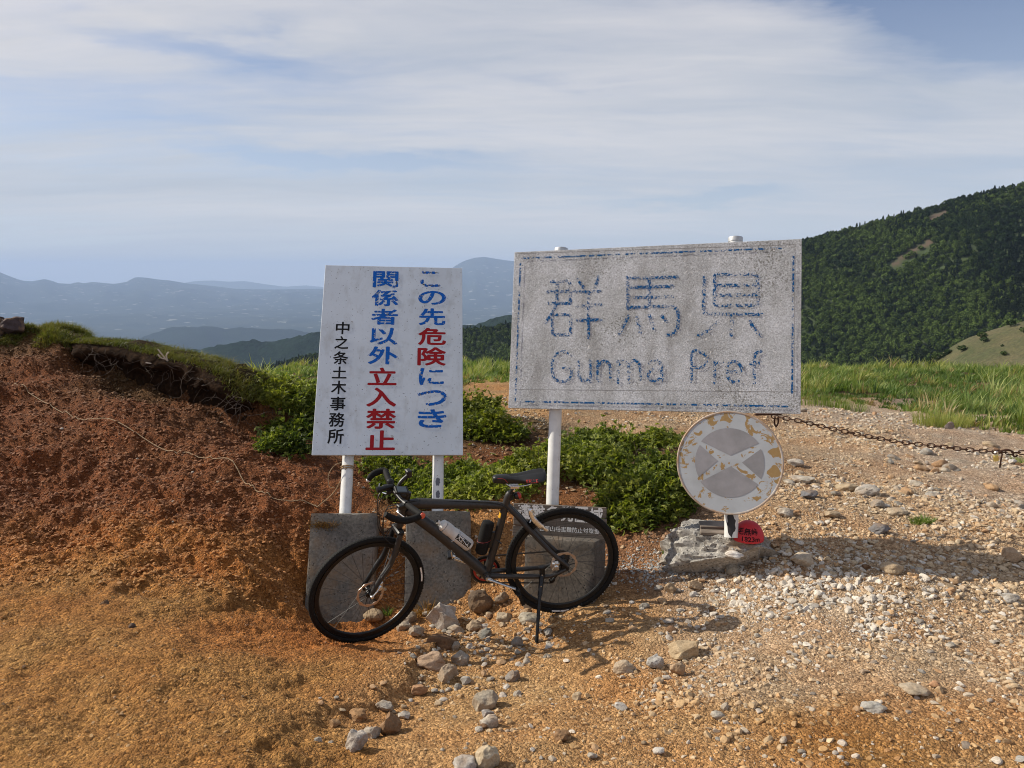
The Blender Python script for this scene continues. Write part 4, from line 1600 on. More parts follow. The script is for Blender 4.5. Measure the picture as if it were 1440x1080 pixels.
def lens(pts, z):
    """polygon of bare metal, 1 mm proud"""
    mb = MB()
    mb.add([Pd.at(dc[0] + DR * a, dc[1] + DR * b, z) for a, b in pts], [tuple(range(len(pts)))])
    return mb.build('bare_field', M['disc_grey'], disc, smooth=False)


def arc(r_, a0, a1, n=14):
    return [(r_ * math.cos(math.radians(t)), r_ * math.sin(math.radians(t))) for t in np.linspace(a0, a1, n)]


lens([(0.02, 0.14)] + arc(0.68, 36, 144, 18), 0.0012)
lens([(0.03, -0.07)] + arc(0.68, -144, -36, 18), 0.0012)
lens([(-0.22, 0.03)] + arc(0.66, 150, 208, 12), 0.0012)
lens([(0.24, 0.01)] + arc(0.66, -26, 26, 12), 0.0012)
for yy in (0.1, -0.12):
    mb = MB()
    mb.box(Pd.at(dc[0], dc[1] + yy, -0.026), Pd.a * 0.11, Pd.u * 0.016, Pd.n * 0.0135, 0.002)
    mb.build('bracket', M['galv'], disc)
m_ = MB()
cc = chip(bp2, PB, bxr - 0.0, BR, zb, PB.px(1026, 738)[1], 0.055, 0.15, M['chip_black'], seed=12)

# ------------------------------------------------------------------ stones
def ico(sub):
    t = (1 + 5 ** 0.5) / 2
    V = [(-1, t, 0), (1, t, 0), (-1, -t, 0), (1, -t, 0), (0, -1, t), (0, 1, t), (0, -1, -t), (0, 1, -t), (t, 0, -1), (t, 0, 1), (-t, 0, -1), (-t, 0, 1)]
    Fc = [(0, 11, 5), (0, 5, 1), (0, 1, 7), (0, 7, 10), (0, 10, 11), (1, 5, 9), (5, 11, 4), (11, 10, 2), (10, 7, 6), (7, 1, 8), (3, 9, 4), (3, 4, 2), (3, 2, 6), (3, 6, 8), (3, 8, 9), (4, 9, 5), (2, 4, 11), (6, 2, 10), (8, 6, 7), (9, 8, 1)]
    V = [np.array(v) / np.linalg.norm(v) for v in V]
    for _ in range(sub):
        mid, nf = {}, []

        def md(a, b):
            k = (min(a, b), max(a, b))
            if k not in mid:
                m = V[a] + V[b]
                V.append(m / np.linalg.norm(m))
                mid[k] = len(V) - 1
            return mid[k]
        for a, b, c in Fc:
            d, e, f = md(a, b), md(b, c), md(c, a)
            nf += [(a, d, f), (b, e, d), (c, f, e), (d, e, f)]
        Fc = nf
    return np.array(V), Fc


ICO = [ico(0), ico(1), ico(2), ico(3)]


def rock_shape(sub, seed, angular=0.6, noise=0.12):
    """a stone: sphere cut by random planes, then roughened"""
    V, Fc = ICO[sub]
    V = V.copy()
    r = np.random.default_rng(seed)
    for _ in range(13):
        n = r.normal(size=3)
        n /= np.linalg.norm(n)
        d = r.uniform(0.55, 0.88) if angular > 0.5 else r.uniform(0.75, 0.97)
        s_ = V @ n
        k = s_ > d
        V[k] -= np.outer((s_[k] - d) * min(1, angular + 0.2), n)
    if noise > 0:
        nz = fbm(V[:, 0] * 1.7 + seed, V[:, 1] * 1.7 + V[:, 2] * 1.3, 1.0, 3, seed % 97)
        V *= (1 + noise * nz)[:, None]
    return V / np.abs(V).max(0), Fc


def grit_shape(seed):
    """a small angular chip"""
    V, Fc = ICO[1]
    V = V.copy()
    r = np.random.default_rng(seed)
    for _ in range(7):
        n = r.normal(size=3)
        n /= np.linalg.norm(n)
        d = r.uniform(0.35, 0.75)
        s_ = V @ n
        k = s_ > d
        V[k] -= np.outer(s_[k] - d, n)
    return V / np.abs(V).max(0), Fc


def stone_at(name, px, py, wpx, hpx, color, label, seed=0, angular=0.7, sub=3, depth=0.8, group=None, cat='stone', rot=None, sink=0.22, shading=False):
    g = hit(px, py + hpx * 0.38)
    dist = (g - CAMP) @ np.array([0, cp, -sp_])
    w_, h_ = wpx / F * dist / 2, hpx / F * dist / 2
    V, Fc = rock_shape(sub, seed, angular)
    r = np.random.default_rng(seed + 5)
    tz = r.uniform(-0.3, 0.3) if rot is None else rot
    V = V * [w_, w_ * depth, h_ * 1.12]
    ca, sa = math.cos(tz * 0.5), math.sin(tz * 0.5)
    V = np.stack([V[:, 0] * ca + V[:, 2] * sa, V[:, 1], -V[:, 0] * sa + V[:, 2] * ca], 1)
    me = npmesh(name, V, Fc, M['stone'], shading, colors=np.tile(np.array(color), (len(V), 1)))
    o = link(bpy.data.objects.new(name, me))
    o.location = (g[0], g[1] + w_ * depth * 0.3, H(g[:1], g[1:2] + w_ * depth * 0.3)[0] + h_ * (1 - 2 * sink))
    return tag(o, label, cat, group)


PALE, TAN, BRN, GRY, DGR, ORG = (0.50, 0.46, 0.41), (0.42, 0.32, 0.21), (0.17, 0.095, 0.05), (0.33, 0.305, 0.27), (0.16, 0.155, 0.155), (0.45, 0.25, 0.12)
hero = [
    (622, 866, 50, 46, PALE, 'large pale angular stone at the foot of the right footing of the white sign', 0.9),
    (620, 897, 50, 30, BRN, 'dark brown angular stone directly below the large pale stone', 0.9),
    (607, 926, 44, 28, (0.40, 0.28, 0.19), 'long tan wedge shaped stone below the dark brown stone', 0.8),
    (628, 945, 34, 28, (0.36, 0.28, 0.20), 'rough brownish stone with a split face in the middle of the rubble line', 0.8),
    (684, 981, 42, 34, (0.36, 0.31, 0.24), 'big rounded tan stone standing alone below the kickstand', 0.6),
    (722, 943, 24, 20, (0.24, 0.22, 0.20), 'small dark grey cube shaped stone on sandy ground right of the rubble line', 0.8),
    (878, 937, 32, 20, (0.42, 0.35, 0.26), 'smooth oval tan pebble stone below the rear wheel shadow', 0.2),
    (966, 909, 48, 26, (0.42, 0.32, 0.20), 'flat topped tan stone, largest on the gravel in front of the concrete lump', 0.7),
    (955, 933, 25, 24, (0.40, 0.30, 0.20), 'cracked tan stone just below the flat topped tan stone', 0.7),
    (922, 926, 26, 22, (0.42, 0.40, 0.37), 'pale grey angular stone left of the cracked tan stone', 0.9),
    (500, 1037, 32, 30, (0.40, 0.35, 0.30), 'pale pinkish grey blocky stone, lowest of the small heap at the bottom', 0.7),
    (521, 1022, 30, 22, (0.40, 0.36, 0.30), 'pale grey stone with a slanting top beside the pinkish grey block', 0.8),
    (548, 1015, 32, 34, (0.25, 0.15, 0.08), 'reddish brown chunky stone at the right of the small heap', 0.8),
    (541, 992, 28, 17, (0.36, 0.32, 0.27), 'grey stone at the top of the small heap', 0.7),
    (567, 1002, 20, 12, (0.48, 0.45, 0.40), 'little white flat stone touching the reddish brown stone', 0.8),
    (502, 1000, 28, 16, (0.33, 0.19, 0.09), 'flat orange brown stone left of the heap', 0.7),
    (686, 1064, 36, 46, (0.48, 0.40, 0.28), 'tall pale yellowish stone cut off by the bottom edge', 0.9),
    (655, 1078, 38, 18, (0.42, 0.40, 0.37), 'grey rounded stone at the very bottom beside the tall pale stone', 0.5),
    (689, 1023, 30, 20, (0.46, 0.41, 0.34), 'pale angular stone above the tall pale stone', 0.9),
    (684, 1006, 22, 15, (0.30, 0.29, 0.28), 'small bluish grey stone between two paler stones', 0.6),
    (790, 1040, 26, 20, (0.24, 0.14, 0.07), 'dark brown stone alone on the sand near the bottom', 0.7),
    (588, 969, 26, 16, (0.38, 0.22, 0.12), 'orange tan stone below the wedge shaped stone', 0.7),
    (654, 955, 18, 13, (0.44, 0.42, 0.38), 'small pale grey stone right of the split faced stone', 0.7),
    (648, 921, 30, 20, (0.38, 0.35, 0.30), 'grey stone with a lumpy face above the split faced stone', 0.7),
    (641, 906, 14, 14, (0.33, 0.29, 0.24), 'little squarish grey stone touching the dark brown stone', 0.8),
    (640, 884, 28, 14, (0.38, 0.34, 0.28), 'thin grey slab stone right of the large pale stone', 0.8),
    (667, 875, 24, 18, (0.36, 0.27, 0.18), 'tan round stone left of the crank', 0.5),
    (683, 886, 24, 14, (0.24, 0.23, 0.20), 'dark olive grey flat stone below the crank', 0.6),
    (569, 884, 26, 16, (0.40, 0.33, 0.25), 'sharp ridged tan stone right of the front tyre', 0.9),
    (586, 891, 24, 16, (0.36, 0.30, 0.23), 'tan stone leaning against the sharp ridged stone', 0.9),
    (525, 872, 30, 17, (0.33, 0.24, 0.15), 'rounded brown stone seen through the front wheel', 0.4),
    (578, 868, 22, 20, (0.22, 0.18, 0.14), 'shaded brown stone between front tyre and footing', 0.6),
    (728, 895, 20, 16, (0.25, 0.24, 0.22), 'dark grey stone left of the kickstand foot', 0.8),
    (744, 862, 34, 18, (0.38, 0.34, 0.27), 'grey tan stone under the left crank pedal', 0.6),
    (708, 862, 26, 15, (0.42, 0.34, 0.24), 'pale tan stone in the bank left of the pedal', 0.6),
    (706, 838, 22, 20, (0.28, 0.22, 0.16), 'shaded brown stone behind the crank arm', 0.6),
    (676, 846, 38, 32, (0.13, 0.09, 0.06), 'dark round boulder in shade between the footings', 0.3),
    (1221, 694, 34, 16, (0.42, 0.38, 0.33), 'rounded grey stone, brightest in the row right of the round sign', 0.4),
    (1137, 695, 30, 15, (0.17, 0.17, 0.18), 'dark blue grey angular stone right of the round sign', 0.8),
    (1193, 688, 34, 14, (0.42, 0.33, 0.22), 'tan slab stone left of the rounded grey stone', 0.6),
    (1131, 671, 38, 12, (0.45, 0.40, 0.33), 'long pale slab stone level with the middle of the round sign', 0.6),
    (1255, 807, 34, 17, (0.42, 0.32, 0.21), 'flat tan stone alone on bright gravel with a dark shadow', 0.5),
    (1424, 777, 30, 20, (0.44, 0.31, 0.20), 'orange tan block stone near the right edge', 0.6),
    (976, 826, 26, 14, (0.42, 0.31, 0.20), 'orange tan stone in front of the concrete lump', 0.7),
    (943, 832, 18, 15, (0.38, 0.28, 0.18), 'brownish stone left of the orange tan stone', 0.7),
    (1030, 806, 22, 18, (0.30, 0.27, 0.22), 'round grey brown stone against the front of the concrete lump', 0.4),
    (1131, 793, 38, 18, (0.48, 0.40, 0.30), 'pale tan stone right of the concrete lump', 0.7),
    (1335, 600, 15, 13, (0.28, 0.23, 0.20), 'upright grey stone in front of the tall grass', 0.6),
    (1290, 968, 48, 13, (0.45, 0.37, 0.27), 'long flat tan stone low on the right', 0.8),
    (1315, 962, 18, 10, (0.40, 0.22, 0.12), 'small orange stone on the end of the long flat stone', 0.6),
    (1422, 837, 26, 15, (0.40, 0.37, 0.33), 'grey pointed stone by the right edge', 0.8),
    (1235, 711, 22, 13, (0.34, 0.31, 0.27), 'grey brown stone below the rounded grey stone', 0.6),
    (1170, 726, 22, 12, (0.40, 0.31, 0.21), 'low tan stone above the shadow band', 0.6),
    (1232, 989, 40, 14, (0.40, 0.38, 0.34), 'grey slab stone at the lower right', 0.6),
    (1106, 724, 26, 12, (0.42, 0.37, 0.31), 'pale stone just right of the red dome', 0.5),
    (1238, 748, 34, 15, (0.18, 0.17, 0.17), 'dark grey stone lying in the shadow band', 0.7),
    (1263, 722, 30, 11, (0.44, 0.36, 0.26), 'pale flat stone beside the small grass tuft', 0.5),
    (1128, 578, 16, 8, (0.35, 0.30, 0.24), 'small stone by the lower right corner of the grey board', 0.5),
    (1010, 1000, 22, 10, (0.42, 0.38, 0.32), 'flat pale stone on the sandy patch', 0.5),
    (812, 978, 16, 11, (0.45, 0.35, 0.23), 'yellowish triangular stone on the gravel', 0.9),
    (874, 990, 20, 10, (0.45, 0.42, 0.38), 'pale flat stone lower middle right', 0.6),
    (470, 1010, 18, 12, (0.33, 0.2, 0.1), 'orange stone left end of the small heap', 0.6),
    (185, 878, 10, 9, (0.10, 0.08, 0.07), 'small dark stone alone on the smooth yellow slope', 0.5),
    (147, 843, 12, 10, (0.10, 0.07, 0.05), 'small black stone on the yellow slope, upper of two', 0.6),
]
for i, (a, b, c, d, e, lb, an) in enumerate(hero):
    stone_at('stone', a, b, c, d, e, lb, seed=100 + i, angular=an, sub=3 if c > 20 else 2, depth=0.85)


def stone_cloud():
    """countable loose stones, each an object; shapes are shared"""
    protos_ = []
    for k in range(14):
        V, Fc = rock_shape(2, 900 + k, 0.75 if k % 3 else 0.35)
        protos_.append((V, Fc))
    meshes = {}
    cname = ['pale', 'tan', 'beige grey', 'grey', 'orange tan', 'dark grey', 'reddish tan', 'light beige', 'dark brown']
    zname = ['in the rubble between the bicycle wheels and below the crank', 'in the rubble line running down from the footings', 'beside the small heap at the lower left of the track', 'on the sandy ground at the bottom centre', 'on the bright gravel right of and below the concrete lump',
             'on the track right of the round sign, above the shadow band', 'on the grey gravel under the barrier chain', 'on the gravel in the lower right half', 'in the rear wheel shadow', 'on the sand along the bottom right', 'on the gravel behind the shrubs, under the grey board', 'on the red bank']
    cols = [PALE, TAN, (0.40, 0.36, 0.30), GRY, (0.42, 0.27, 0.15), (0.25, 0.23, 0.20), (0.36, 0.22, 0.12), (0.46, 0.41, 0.34), BRN]
    zones = [  # px range, n, size range px, palette weights
        ((590, 855, 780, 935), 62, (8, 18)), ((580, 900, 730, 990), 36, (7, 16)), ((440, 975, 600, 1040), 14, (7, 14)), ((600, 960, 800, 1080), 16, (7, 14)),
        ((880, 780, 1440, 900), 36, (7, 16)), ((1080, 650, 1440, 740), 38, (9, 24)), ((1230, 620, 1440, 690), 22, (10, 26)), ((860, 880, 1440, 1000), 30, (8, 17)),
        ((840, 830, 960, 880), 14, (8, 16)), ((800, 1000, 1440, 1080), 14, (8, 18)), ((700, 580, 960, 612), 14, (5, 10)), ((30, 600, 430, 800), 10, (4, 9))]
    r = np.random.default_rng(5)
    n = 0
    for zi, ((x0, y0, x1, y1), cnt, (s0, s1)) in enumerate(zones):
        for _ in range(cnt):
            px, py = r.uniform(x0, x1), r.uniform(y0, y1)
            if 950 < px < 1115 and 740 < py < 825:
                continue
            g = hit(px, py)
            dist = (g - CAMP) @ np.array([0, cp, -sp_])
            s_ = s0 + (s1 - s0) * r.uniform() ** 1.8
            w_ = s_ / F * dist / 2
            k = (int(r.integers(14)), int(r.choice(9, p=[0.12, 0.2, 0.16, 0.14, 0.12, 0.07, 0.07, 0.08, 0.04])))
            if k not in meshes:
                V, Fc = protos_[k[0]]
                meshes[k] = npmesh('loose_stone', V, Fc, M['stone'], False, colors=np.tile(np.array(cols[k[1]]), (len(V), 1)))
            o = link(bpy.data.objects.new('loose_stone', meshes[k]))
            o.scale = (w_, w_ * r.uniform(0.6, 1.0), w_ * r.uniform(0.35, 0.7))
            o.location = (g[0], g[1], g[2] + o.scale[2] * r.uniform(0.2, 0.6))
            o.rotation_euler = (r.uniform(-0.25, 0.25), r.uniform(-0.25, 0.25), r.uniform(0, 6.28))
            tag(o, 'small %s stone %s' % (cname[k[1]], zname[zi]), 'stone', 'small loose stones scattered over the track')
            n += 1
    return n


stone_cloud()


def gravel():
    """pebbles and grit nobody could count"""
    pr = []
    for k in range(10):
        V, Fc = grit_shape(300 + k)
        pr.append(bpy.data.objects.new('pebble', npmesh('pebble', V, Fc, M['pebble'], False)))
    r = np.random.default_rng(11)
    # sample in the plan around the track, thinning with distance
    n = 260000
    az = np.radians(r.uniform(-42, 42, n))
    rr = 2.3 * (11.5 / 2.3) ** (r.uniform(0, 1, n) ** 0.85)
    x, y = np.sin(az) * rr, np.cos(az) * rr
    pxx = x / y
    patch = fbm(x, y, 1.3, 3, 44)
    patch2 = fbm(x, y, 3.1, 3, 47)
    # rocky where the track is, fine soil to the left
    right = np.clip((x + 0.55 + 0.35 * (y - 3)) / 0.5, 0, 1)
    near_sand = np.clip((3.55 - y) / 0.5, 0, 1) * np.clip((x + 1.2) / 0.5, 0, 1) * 1.5 + 0.6 * np.exp(-(((x - 0.25) / 0.35) ** 2 + ((y - 3.7) / 0.5) ** 2))
    dens = 0.06 + 0.94 * right * np.clip(0.55 + 1.0 * patch + 0.5 * patch2 - near_sand, 0.07, 1)
    m = moundness(x, y)
    dens = np.maximum(dens, 0.9 * m)
    bush = ((x > -0.9) & (x < 1.7) & (y > 5.7) & (y < 7.6))
    dens = np.where(bush, dens * 0.3, dens)
    k = r.uniform(0, 1, n) < dens
    x, y, m, rr, right, patch, patch2 = (q[k] for q in (x, y, m, rr, right, patch, patch2))
    n = len(x)
    z = H(x, y)
    s_ = (0.0022 + 0.0130 * r.uniform(0, 1, n) ** 6.0 * (0.4 + 0.6 * right)) * (0.75 + 0.09 * rr + 0.5 * np.clip(patch, 0, 1))
    s_ = np.where(m > 0.4, (0.004 + 0.013 * r.uniform(0, 1, n) ** 2.5) * (0.8 + 0.05 * rr), s_)
    base = soilcolor(x, y)
    pal = np.array([(0.56, 0.52, 0.46), (0.42, 0.31, 0.19), (0.40, 0.36, 0.30), (0.44, 0.26, 0.12), (0.24, 0.22, 0.20), (0.50, 0.40, 0.27), (0.34, 0.18, 0.08)])
    w_ = fbm(x, y, 0.9, 3, 49)
    white = np.exp(-(((x - 1.65) / 0.75) ** 2 + ((y - 4.15) / 0.50) ** 2))
    dens_w = white
    ci = r.choice(7, n, p=[0.13, 0.24, 0.17, 0.16, 0.08, 0.14, 0.08])
    ci = np.where(r.uniform(0, 1, n) < white * 0.9, 0, ci)
    s_ = s_ * (1 + 0.5 * white)
    c = pal[ci] * r.uniform(0.8, 1.2, n)[:, None]
    soilish = np.where(m > 0.4, 0.93, np.where(right > 0.5, np.where(white > 0.3, 0.25, r.choice([0.25, 0.85], n, p=[0.5, 0.5])), 0.8))[:, None]
    c = c * (1 - soilish) + base * 1.15 * soilish
    scl = np.stack([s_ * r.uniform(0.8, 1.3, n), s_ * r.uniform(0.7, 1.1, n), s_ * r.uniform(0.45, 0.8, n)], 1)
    eu = np.stack([r.uniform(-0.4, 0.4, n), r.uniform(-0.4, 0.4, n), r.uniform(0, 6.28, n)], 1)
    o = scatter('gravel', np.stack([x, y, z + s_ * r.uniform(-0.15, 0.3, n)], 1), scl, None, r.integers(0, 10, n), pr, {'tint': c}, 'orange tan and pale grey gravel covering the track', euler=eu)
    print('pebbles', n)


gravel()


# broken concrete lump at the foot of the right post
def lump():
    g = hit(1032, 800)
    c0 = hit(1015, 790)
    V, Fc = ICO[3]
    V = V.copy()
    V0, Fc = ico(4)
    V = V0.copy()
    for n_, d in (((0, 0, 1), 0.55), ((0.10, -0.72, -0.68), 0.40), ((-0.9, -0.3, 0.1), 0.72), ((0.7, -0.6, -0.35), 0.60), ((0.1, 0.9, 0), 0.7), ((-0.5, -0.75, 0.4), 0.66), ((0.60, -0.55, -0.58), 0.34), ((0.8, 0.1, 0.6), 0.60)):
        n_ = np.array(n_, float)
        n_ /= np.linalg.norm(n_)
        s_ = V @ n_
        k = s_ > d
        V[k] -= np.outer(s_[k] - d, n_)
    V *= (1 + 0.10 * fbm(V[:, 0] * 2 + 3, V[:, 1] * 2 + V[:, 2] * 2, 1.3, 3, 7) + 0.07 * fbm(V[:, 0] * 6, V[:, 2] * 6 + V[:, 1] * 5, 1.5, 4, 17))[:, None]
    V = V * [0.44, 0.25, 0.26]
    a = math.radians(-14)
    V = np.stack([V[:, 0] * math.cos(a) - V[:, 1] * math.sin(a), V[:, 0] * math.sin(a) + V[:, 1] * math.cos(a), V[:, 2]], 1)
    me = npmesh('concrete_lump', V, Fc, M['concrete_pale'], False)
    o = link(bpy.data.objects.new('concrete_lump', me))
    c = P(1026, 780, 4.70)
    o.location = c
    tag(o, 'broken rough concrete lump at the foot of the right post, under the red dome', 'concrete lump')
    zt = c[2] + 0.26 * 0.55
    return o, c, zt


lump_o, lump_c, lump_top = lump()
print('lump top', lump_top)
# crumbled grey aggregate to the left of it
def crumbs():
    pr = []
    for k in range(4):
        V, Fc = grit_shape(500 + k)
        pr.append(bpy.data.objects.new('crumb', npmesh('crumb', V, Fc, M['pebble'], False)))
    r = np.random.default_rng(21)
    pts, sc, cc = [], [], []
    dg = bpy.context.evaluated_depsgraph_get()
    for _ in range(1500):
        u = r.uniform()
        if u < 0.6:
            px, py = r.normal(925, 38), r.normal(800, 14)
            g = hit(px, py)
            pts.append(g)
        else:
            x, y = lump_c[0] + r.uniform(-0.38, 0.38), lump_c[1] + r.uniform(-0.2, 0.2)
            ok, loc, nn_, _i = lump_o.ray_cast(Vector((x - lump_c[0], y - lump_c[1], 2)), Vector((0, 0, -1)))
            if not ok:
                continue
            pts.append(np.array([x, y, loc.z + lump_c[2]]))
        s_ = 0.003 + 0.008 * r.uniform() ** 2
        sc.append([s_, s_, s_ * 0.8])
        q = r.uniform(0.75, 1.15)
        cc.append(np.array([0.38, 0.37, 0.35]) * q)
    n = len(pts)
    eu = r.uniform(-1, 1, (n, 3))
    scatter('concrete_crumbs', pts, sc, None, r.integers(0, 4, n), pr, {'tint': np.array(cc)}, 'pale crumbled aggregate on and beside the concrete lump', euler=eu)


crumbs()
lump_s = lump_o.data


def top_of_lump(x, y):
    ok, loc, nn_, _i = lump_o.ray_cast(Vector((x - lump_c[0], y - lump_c[1], 2)), Vector((0, 0, -1)))
    return loc.z + lump_c[2] if ok else H(np.array([x]), np.array([y]))[0]


# red painted dome
dome_c = P(1052, 757, 4.56)
DRr = 0.093
dome_c[2] = 0.018 + max(top_of_lump(dome_c[0], dome_c[1]), top_of_lump(dome_c[0] + 0.05, dome_c[1])) - 0.004
dome = thing('red_dome', dome_c, 'red painted dome shaped marker with black handwritten height, resting on the concrete lump', 'marker')
mb = MB()
dprof = [(0.001, 0.0), (DRr * 0.97, 0.0), (DRr, 0.008)] + [(DRr * math.cos(t) * (1 if t < 1.0 else 1.0), 0.008 + 0.108 * math.sin(t)) for t in np.linspace(0.08, 1.5, 16)] + [(0.001, 0.1165)]
mb.lathe(dome_c, (0, 0, 1), dprof, 48, cap=False)
mb.build('shell', M['red_stone'], dome, sharp=60)


def dome_text(s, x0, x1, z0, z1):
    v, f = glyph_mesh(s, 0.0)
    lo, hi = v.min(0), v.max(0)
    q0 = (v - lo) / (hi - lo) * [x1 - x0, z1 - z0] + [x0, z0]
    view = math.atan2(dome_c[0], dome_c[1])
    out = []
    fo_ = f
    q, f = [], []
    for k, (ex, ez) in enumerate(((0, 0), (1, 0), (-1, 0), (0, 1), (0, -1))):
        f += [tuple(i + len(v) * k for i in t) for t in fo_]
        q += [(a_ + ex * 0.0009, h_ + ez * 0.0009) for a_, h_ in q0]
    for i_, (a_, h_) in enumerate(q):
        t = math.asin(min(0.98, max(0.0, (h_ - 0.008) / 0.108)))
        rad = DRr * math.cos(t) + 0.0012 + 0.0001 * (i_ // len(v))
        th = a_ / DRr
        ang = -math.pi / 2 - view * 1.0 + th
        out.append((dome_c[0] + rad * math.cos(ang), dome_c[1] + rad * math.sin(ang), dome_c[2] + h_ + 0.0008))
    mb = MB()
    mb.add(out, f)
    return mb


dome_text('毛無峠', -0.076, 0.066, 0.050, 0.086).build('handwriting', M['marker_black'], dome, smooth=False)
dome_text('1823m', -0.035, 0.072, 0.013, 0.040).build('handwriting', M['marker_black'], dome, smooth=False)
# white flat pebble and slate piece
o = stone_at('white_stone', 1034, 763, 26, 8, (0.78, 0.76, 0.72), 'small smooth white stone in front of the red dome', seed=71, angular=0.1, sub=3, cat='stone', shading=True)
wp = P(1033, 764, 4.50)
wp[2] = top_of_lump(wp[0], wp[1] + 0.02) + 0.012
o.location = wp
mb = MB()
sc_ = P(1018, 757, 4.72)
sc_[2] = top_of_lump(sc_[0] + 0.03, sc_[1]) + 0.012
mb.box(sc_ + np.array([-0.015, 0.0, 0.0]), (0.13, -0.03, 0.0), (0.02, 0.10, 0.0), (0, 0.0, 0.012), 0.005)
mb.box(sc_ + np.array([-0.045, 0.03, 0.022]), (0.10, -0.01, 0.002), (0.01, 0.06, 0.0), (0, 0, 0.009), 0.004)
so_ = mb.build('slate_piece', M['wood'], origin=sc_)
tag(so_, 'flat dark layered piece lying on the concrete lump at the foot of the post', 'slate')

# ------------------------------------------------------------------ wooden board leaning on the dark footing
_front = PB.at(bxl, PB.px(775, 757)[1], zb + BR + 0.034)
_bu = np.array([0.0, 0.20, 0.98])
_ba = np.array([0.985, -0.17, 0.0])
_bn = np.cross(_ba, _bu)
_r = ray(722, 707)
_O = CAMP + _r * (((_front - CAMP) @ _bn) / (_r @ _bn))
PBd = Plane(_O, _ba, _bu)
x1_, y1_ = PBd.px(853, 708)[0], PBd.px(790, 758)[1]
wboard = thing('wooden_board', PBd.at(x1_ / 2, y1_, 0), 'weathered wooden notice board with white lettering standing behind the rear bicycle wheel', 'notice board')
nb = 3
hh = -y1_ / nb
for i in range(nb):
    mb = MB()
    mb.box(PBd.at(x1_ / 2 + 0.003 * (i % 2), -hh * (i + 0.5), -0.012 - 0.001 * i), PBd.a * (x1_ / 2), PBd.u * (hh / 2 - 0.0022), PBd.n * 0.012, 0.003)
    mb.build('plank', M['wood'], wboard)
mb = MB()
for xx in (0.12, x1_ - 0.12):
    mb.box(PBd.at(xx, y1_ / 2, -0.036), PBd.a * 0.02, PBd.u * (-y1_ / 2 - 0.01), PBd.n * 0.010, 0.002)
mb.build('batten', M['wood'], wboard)


def board_text(s, x0, x1, y0, y1, off):
    mb = MB()
    n = len(s)
    for i, ch in enumerate(s):
        a_ = x0 + (x1 - x0) * (i + 0.04) / n
        b_ = x0 + (x1 - x0) * (i + 0.96) / n
        put_glyph(mb, PBd, ch, (a_, y0, b_, y1), 0.0022, off)
    mb.build('lettering', M['white_letters'], wboard, smooth=False)


ty0, ty1 = PBd.px(780, 732.5)[1], PBd.px(780, 711)[1]
board_text('遭難多発区域', PBd.px(724.5, 720)[0] + 0.012, PBd.px(849, 720)[0], ty0, ty1, 0.028)
ty0, ty1 = PBd.px(780, 747.5)[1], PBd.px(780, 740)[1]
board_text('吾妻山岳遭難防止対策協会', PBd.px(758, 744)[0], PBd.px(851, 744)[0], ty0, ty1, 0.02)
#PART3
# ------------------------------------------------------------------ bicycle
Rh, Fh = P(791, 789, 4.45), P(515, 826, 4.28)
bU = (Rh - Fh) / np.linalg.norm(Rh - Fh)
lean_ = math.radians(8)
bV = np.array([0, -math.sin(lean_), math.cos(lean_)])
bV = bV - (bV @ bU) * bU
bV /= np.linalg.norm(bV)
bW = np.cross(bU, bV)                       # towards the camera: the left side of the bike
WB = np.linalg.norm(Rh - Fh)
WR = 0.343


def B(u, v, w=0.0):
    return Rh + bU * u + bV * v + bW * w


def q(px, py, w=0.0):
    """point of the bike's own mid plane (shifted by w) seen at a photo pixel"""
    r = ray(px, py)
    o = Rh + bW * w
    t = ((o - CAMP) @ bW) / (r @ bW)
    return CAMP + t * r


bike = thing('bicycle', B(-WB / 2, -WR, 0), 'dark grey flat bar bicycle with black tyres propped on its kickstand before the signs', 'bicycle')


